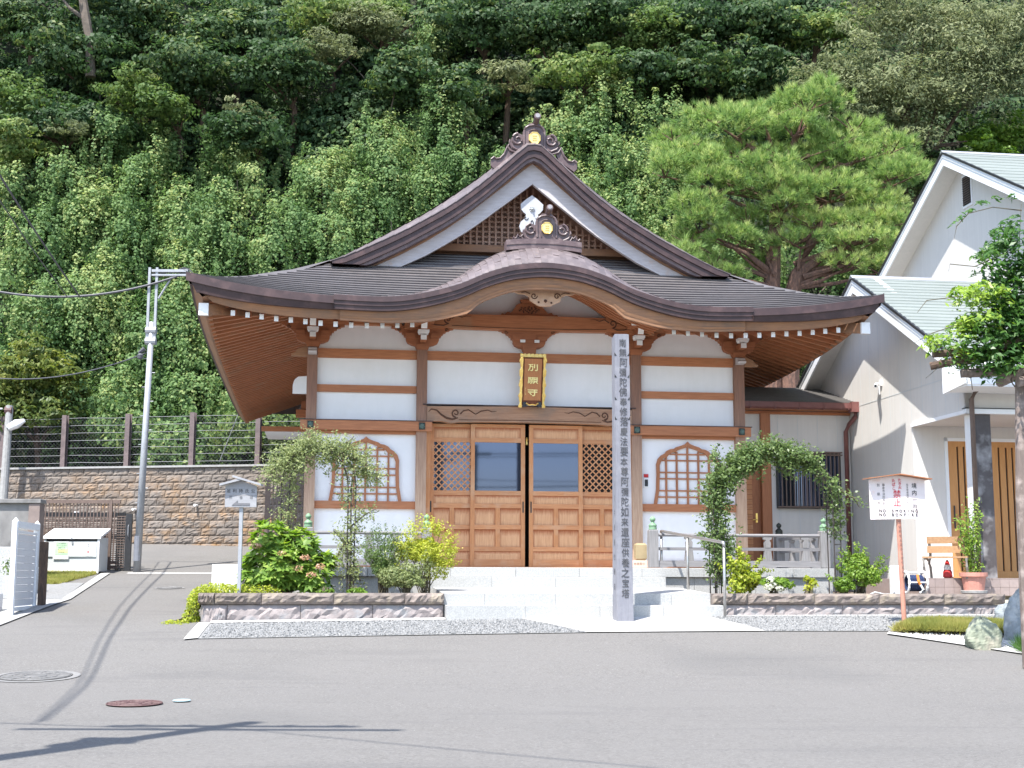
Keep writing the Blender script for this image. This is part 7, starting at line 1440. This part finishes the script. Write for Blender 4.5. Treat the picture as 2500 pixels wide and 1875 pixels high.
for c, r_, k in (((-4.30, -3.6, .12), (.48, .42, .42), 150), ((-3.85, -3.6, .0), (.34, .38, .34), 80), ((-4.45, -3.6, .48), (.26, .25, .28), 45), ((-4.0, -3.6, .42), (.30, .25, .24), 45), ((-4.62, -3.6, -.05), (.25, .3, .3), 40), ((-3.62, -3.65, .20), (.14, .14, .10), 12)):
    P, N = ell_points(c, r_, k, shell=.25, low=-.8)
    for p, q in zip(P, N):
        if p[2] > -.24: tips.append(tuple(p)); axes.append((q[0] * .7, q[1] * .7 - .1, max(q[2], -.2) + .7))
stems_to(hy, (-4.2, -3.6, -.29), tips, n=60)
rosettes(tips, axes, 8, .145, L_bright, 'foliage', hy, 2.3)
for p in ((-3.92, -4.02, .25), (-4.02, -4.0, .09), (-3.82, -4.0, .0), (-4.62, -3.95, .42), (-4.25, -4.02, .30), (-3.7, -3.98, .12)):
    P, N = ell_points(p, (.075, .06, .045), 60, front=False, low=-1); link('flower_head', leaf_mesh('flower_head', P, N, .028, L_pink, 1.1, .4, base=BASE[hy.name]), hy)
def bush(name, label, c, r, n_, size, mat, asp=1.8, cat='shrub', spikes=0, tint=None, lobes=8, low=-.7, zmin=-.27, group=None, jit=.8):
    t = thing(name, label, cat, (c[0], c[1], -.3), group=group); Ps, Ns = [], []
    for j in range(lobes):
        a = random.uniform(0, 6.28); q = .6 * math.sqrt(random.random()); lc = (c[0] + math.cos(a) * r[0] * q, c[1] + random.uniform(-.4, .3) * r[1], c[2] + math.sin(a) * r[2] * q)
        P, N = ell_points(lc, (r[0] * random.uniform(.35, .55), r[1] * .55, r[2] * random.uniform(.35, .55)), n_ // lobes, shell=.6, low=low); Ps.append(P); Ns.append(N)
    if spikes:
        for j in range(spikes):
            a = random.uniform(0, math.pi) if random.random() < .8 else random.uniform(-.5, 3.6); o = Vector((c[0] + math.cos(a) * r[0] * .7, c[1] + random.uniform(-.5, .2) * r[1], c[2] + math.sin(a) * r[2] * .7)); d = Vector((math.cos(a) * .8, random.uniform(-.3, .1), math.sin(a) + .35)).normalized(); L = random.uniform(.12, .30)
            q = np.array([tuple(o + d * L * s + Vector((random.gauss(0, .018), random.gauss(0, .018), random.gauss(0, .018)))) for s in np.linspace(0, 1, 26)]); Ps.append(q); Ns.append(np.tile((d.x, d.y - .5, .6), (26, 1)))
    P, N = np.concatenate(Ps), np.concatenate(Ns); k = P[:, 2] > zmin; P, N = P[k], N[k]; N[:, 2] += .3
    stems_to(t, (c[0], c[1], -.30), [tuple(p) for p in P[::max(1, len(P) // 22)]], .009)
    link('foliage', leaf_mesh('foliage', P, N, size, mat, asp, jit, base=BASE[t.name], tint=None if tint is None else np.full(len(P), tint)), t); return t
bush('golden_shrub', 'feathery golden green shrub beside the left end of the steps', (-2.12, -3.6, .30), (.46, .35, .48), 9000, .036, L_gold, 2.2, spikes=60, tint=.45)
bush('feathery_shrub', 'blue green feathery shrub left of the golden one', (-2.75, -3.6, .28), (.32, .3, .34), 5000, .036, L_mid, 3.0, spikes=45, tint=.35)
bush('nandina', 'small mixed green nandina under the golden shrub', (-2.42, -3.8, -.02), (.42, .3, .24), 4200, .045, L_thin, 2.2, spikes=10, tint=.45)
bush('boxwood', 'light green small leaved bush behind the sign on the right', (4.72, -3.6, .02), (.40, .3, .32), 4200, .045, L_bright, 1.7, spikes=26, tint=.6)
bush('boxwood', 'low green bush left of the streaked stone marker, at the arch foot', (4.42, -3.7, -.12), (.20, .25, .17), 1300, .045, L_bright, 1.7, spikes=8, tint=.3)
bush('rose_bush', 'yellow green and reddish rose bush at the foot of the right arch', (2.72, -3.75, .0), (.34, .28, .30), 2600, .055, L_gold, 1.7, spikes=16, tint=.15)
bush('low_hydrangea', 'small hydrangea with white flower heads right of the rose bush', (3.22, -3.9, -.14), (.28, .2, .15), 700, .07, L_bright, 1.8, tint=.5)
wh = [(3.13, -4.02, -.06), (3.20, -4.0, -.12), (3.08, -4.05, -.16), (3.27, -4.02, -.18)]
bt = thing('white_flowers', 'round white hydrangea heads beside the rose bush', 'flowers', (3.2, -4.05, -.28))
for p in wh: P, N = ell_points(p, (.075, .06, .055), 120, front=False, low=-1); link('flower_head', leaf_mesh('flower_head', P, N, .03, leafmat('white_petal', (.6, .62, .5), (.7, .7, .6), (.75, .75, .7)) if p is wh[0] else bpy.data.materials['white_petal'], 1.1, .4, base=BASE[bt.name]), bt)
bush('seedling', 'single small yellow green plant before the platform wall', (3.78, -3.9, -.12), (.16, .12, .14), 160, .06, L_gold, 1.6, tint=.3, lobes=4)
bush('seedling', 'low leafy plant at the foot of the left rose arch', (-3.17, -3.95, -.22), (.20, .12, .08), 420, .07, L_bright, 1.7, tint=.4, lobes=4, low=-.2)
bush('seedling', 'tiny leafy plant between the hydrangea and the left rose arch', (-3.62, -3.98, -.24), (.16, .1, .06), 260, .06, L_bright, 1.7, tint=.3, lobes=4, low=-.2)
# creeping azalea over the planter corner
t = thing('creeping_shrub', 'yellow green creeping shrub spilling over the left planter corner', 'shrub', (-5.3, -3.9, -.5)); Ps, Ns = [], []
for c, r_, k in (((-5.05, -4.0, -.24), (.45, .3, .12), 1500), ((-4.6, -4.0, -.25), (.35, .25, .10), 900), ((-5.47, -4.2, -.42), (.10, .25, .18), 900), ((-5.50, -4.2, -.62), (.13, .25, .14), 800), ((-5.66, -4.3, -.70), (.25, .28, .06), 900), ((-5.3, -4.0, -.28), (.2, .2, .12), 600)):
    P, N = ell_points(c, r_, k, front=False, shell=.5, low=-.6); Ps.append(P); Ns.append(N)
P = np.concatenate(Ps); N = np.concatenate(Ns); link('foliage', leaf_mesh('foliage', P, N, .036, L_gold, 1.7, .7, base=BASE[t.name], tint=np.clip(RNG.normal(.22, .2, len(P)), 0, 1)), t)
mb = MB()
for i in range(10): mb.tube([(-5.3, -4.0, -.35), (-5.45, -4.1 - .03 * i, -.3 - .03 * i), (-5.55 - .02 * i, -4.2, -.65)], .006, 4)
part(mb, 'stems', m_stem, t)
# rose arches
m_arch = M('dark_arch_iron', (.045, .04, .038), (.06, .045, .04), 20, .6, .2)
def arch(label, ul, ur, v, zt, zs):
    t = thing('garden_arch', label, 'garden arch', ((ul + ur) / 2, v, -.3), group='rose arches')
    for dv in (0, .28):
        for du in (-.06, .06):
            mb = MB(); L = [(ul + du * .8, v + dv, -.3), (ul + du, v + dv, zs)]; cxm, rr = (ul + ur) / 2, (ur - ul) / 2
            for a in np.linspace(math.pi, 0, 15)[1:-1]: L.append((cxm + (rr - du * 1.0) * math.cos(a), v + dv, zs + (zt - zs - du * .6) * math.sin(a)))
            L += [(ur - du, v + dv, zs), (ur - du * .8, v + dv, -.3)]; mb.tube(L, .010, 6); part(mb, 'arch_hoop', m_arch, t)
    for uu in (ul, ur):
        for z in (-.1, .2, .5, .9, 1.2): mb = MB(); mb.tube([(uu - .06, v, z), (uu + .06, v, z), (uu + .06, v + .28, z)], .006, 5); part(mb, 'cross_bar', m_arch, t)
        for q in range(4): mb = MB(); mb.tube([(uu - .04 + .027 * q, v, -.3), (uu - .04 + .027 * q, v, .2)], .004, 4); part(mb, 'lower_bar', m_arch, t)
        for z in (.35, .7, 1.05): mb = MB(); mb.tube([(p[0], v, p[2]) for p in spiral(uu, z, .035, 1.2, 0, 1, v, 12)], .005, 4); part(mb, 'scroll', m_arch, t)
    return t
def climb(label, paths, n_, size, mat, sd, asp, tint, vz):
    t = thing('climbing_rose', label, 'climbing plant', (paths[0][0][0][0], vz, -.3), group='climbing roses'); mb = MB(); P = []
    for L, dens, spread in paths:
        Lv = [Vector((a, vz + .1, b)) for a, b in L]
        for s in range(2): mb.tube([p + Vector((random.gauss(0, .02), random.gauss(0, .05), random.gauss(0, .02))) for p in Lv], [.010 - .006 * j / len(Lv) for j in range(len(Lv))], 5)
        tot = sum((b - a).length for a, b in zip(Lv[:-1], Lv[1:]))
        for a, b in zip(Lv[:-1], Lv[1:]):
            for _ in range(int(dens * (b - a).length)):
                q = a.lerp(b, random.random()); cl = Vector((random.gauss(0, spread), random.gauss(0, .14), random.gauss(0, spread)))
                for j in range(5): P.append(tuple(q + cl + Vector((random.gauss(0, sd), random.gauss(0, sd), random.gauss(0, sd)))))
    part(mb, 'canes', m_stem, t); link('foliage', leaf_mesh('foliage', P, np.tile((0, -.5, .75), (len(P), 1)), size, mat, asp, .7, base=BASE[t.name], tint=np.full(len(P), tint)), t); return t
arch('slim dark iron arch in the left planter, overgrown by a sparse rose', -4.25, -3.24, -3.3, 1.95, 1.35)
climb('sparse small leaved climbing rose on the left arch', [([(-4.25, -.2), (-4.2, .6), (-4.22, 1.2), (-4.1, 1.6)], 170, .085), ([(-4.5, 1.55), (-4.15, 1.75), (-3.8, 1.92), (-3.45, 1.85)], 640, .13), ([(-4.35, 1.65), (-3.9, 1.98), (-3.85, 2.15)], 300, .10), ([(-3.6, 1.9), (-3.2, 1.78), (-2.95, 1.62)], 560, .12), ([(-3.1, 1.62), (-2.9, 1.5), (-2.82, 1.42)], 300, .08), ([(-3.25, -.25), (-3.24, .5), (-3.25, 1.3), (-3.2, 1.6)], 150, .10), ([(-3.25, .7), (-3.0, .95), (-2.85, 1.0)], 90, .06), ([(-3.25, .3), (-3.42, .6), (-3.5, .7)], 110, .06), ([(-3.3, .5), (-3.55, .12), (-3.9, -.1), (-4.0, -.22)], 90, .04), ([(-3.2, .2), (-3.1, -.1)], 120, .05), ([(-3.6, 1.9), (-3.3, 2.02), (-3.25, 2.1)], 120, .06)], 0, .05, L_thin, .03, 2.4, .42, -3.3)
arch('dark iron arch in the right planter, thickly overgrown by a rose', 2.43, 4.38, -3.6, 1.98, 1.15)
climb('dense glossy climbing rose over the right arch', [([(2.45, .0), (2.42, .5), (2.46, 1.0)], 330, .085), ([(2.46, 1.0), (2.5, 1.4), (2.75, 1.72), (3.1, 1.93)], 560, .10), ([(2.6, 1.6), (2.45, 1.85), (2.42, 1.98)], 130, .05), ([(3.3, 1.95), (3.5, 2.16)], 130, .05), ([(2.45, 1.2), (2.2, 1.25)], 160, .05), ([(3.0, 1.9), (3.05, 1.6)], 220, .06), ([(3.5, 1.9), (3.6, 1.62)], 220, .06), ([(2.55, 1.5), (2.9, 1.85), (3.3, 1.98), (3.7, 1.94), (4.05, 1.78)], 700, .085), ([(4.0, 1.8), (4.3, 1.5), (4.4, 1.2), (4.42, .6)], 170, .06), ([(2.3, 1.45), (2.6, 1.6)], 300, .06), ([(4.4, 1.4), (4.7, 1.2), (4.8, 1.1)], 60, .05), ([(2.5, .0), (2.6, .4), (2.55, .8)], 220, .10), ([(2.35, .5), (2.2, .62)], 160, .05)], 0, .052, L_rose, .035, 1.6, .35, -3.6)
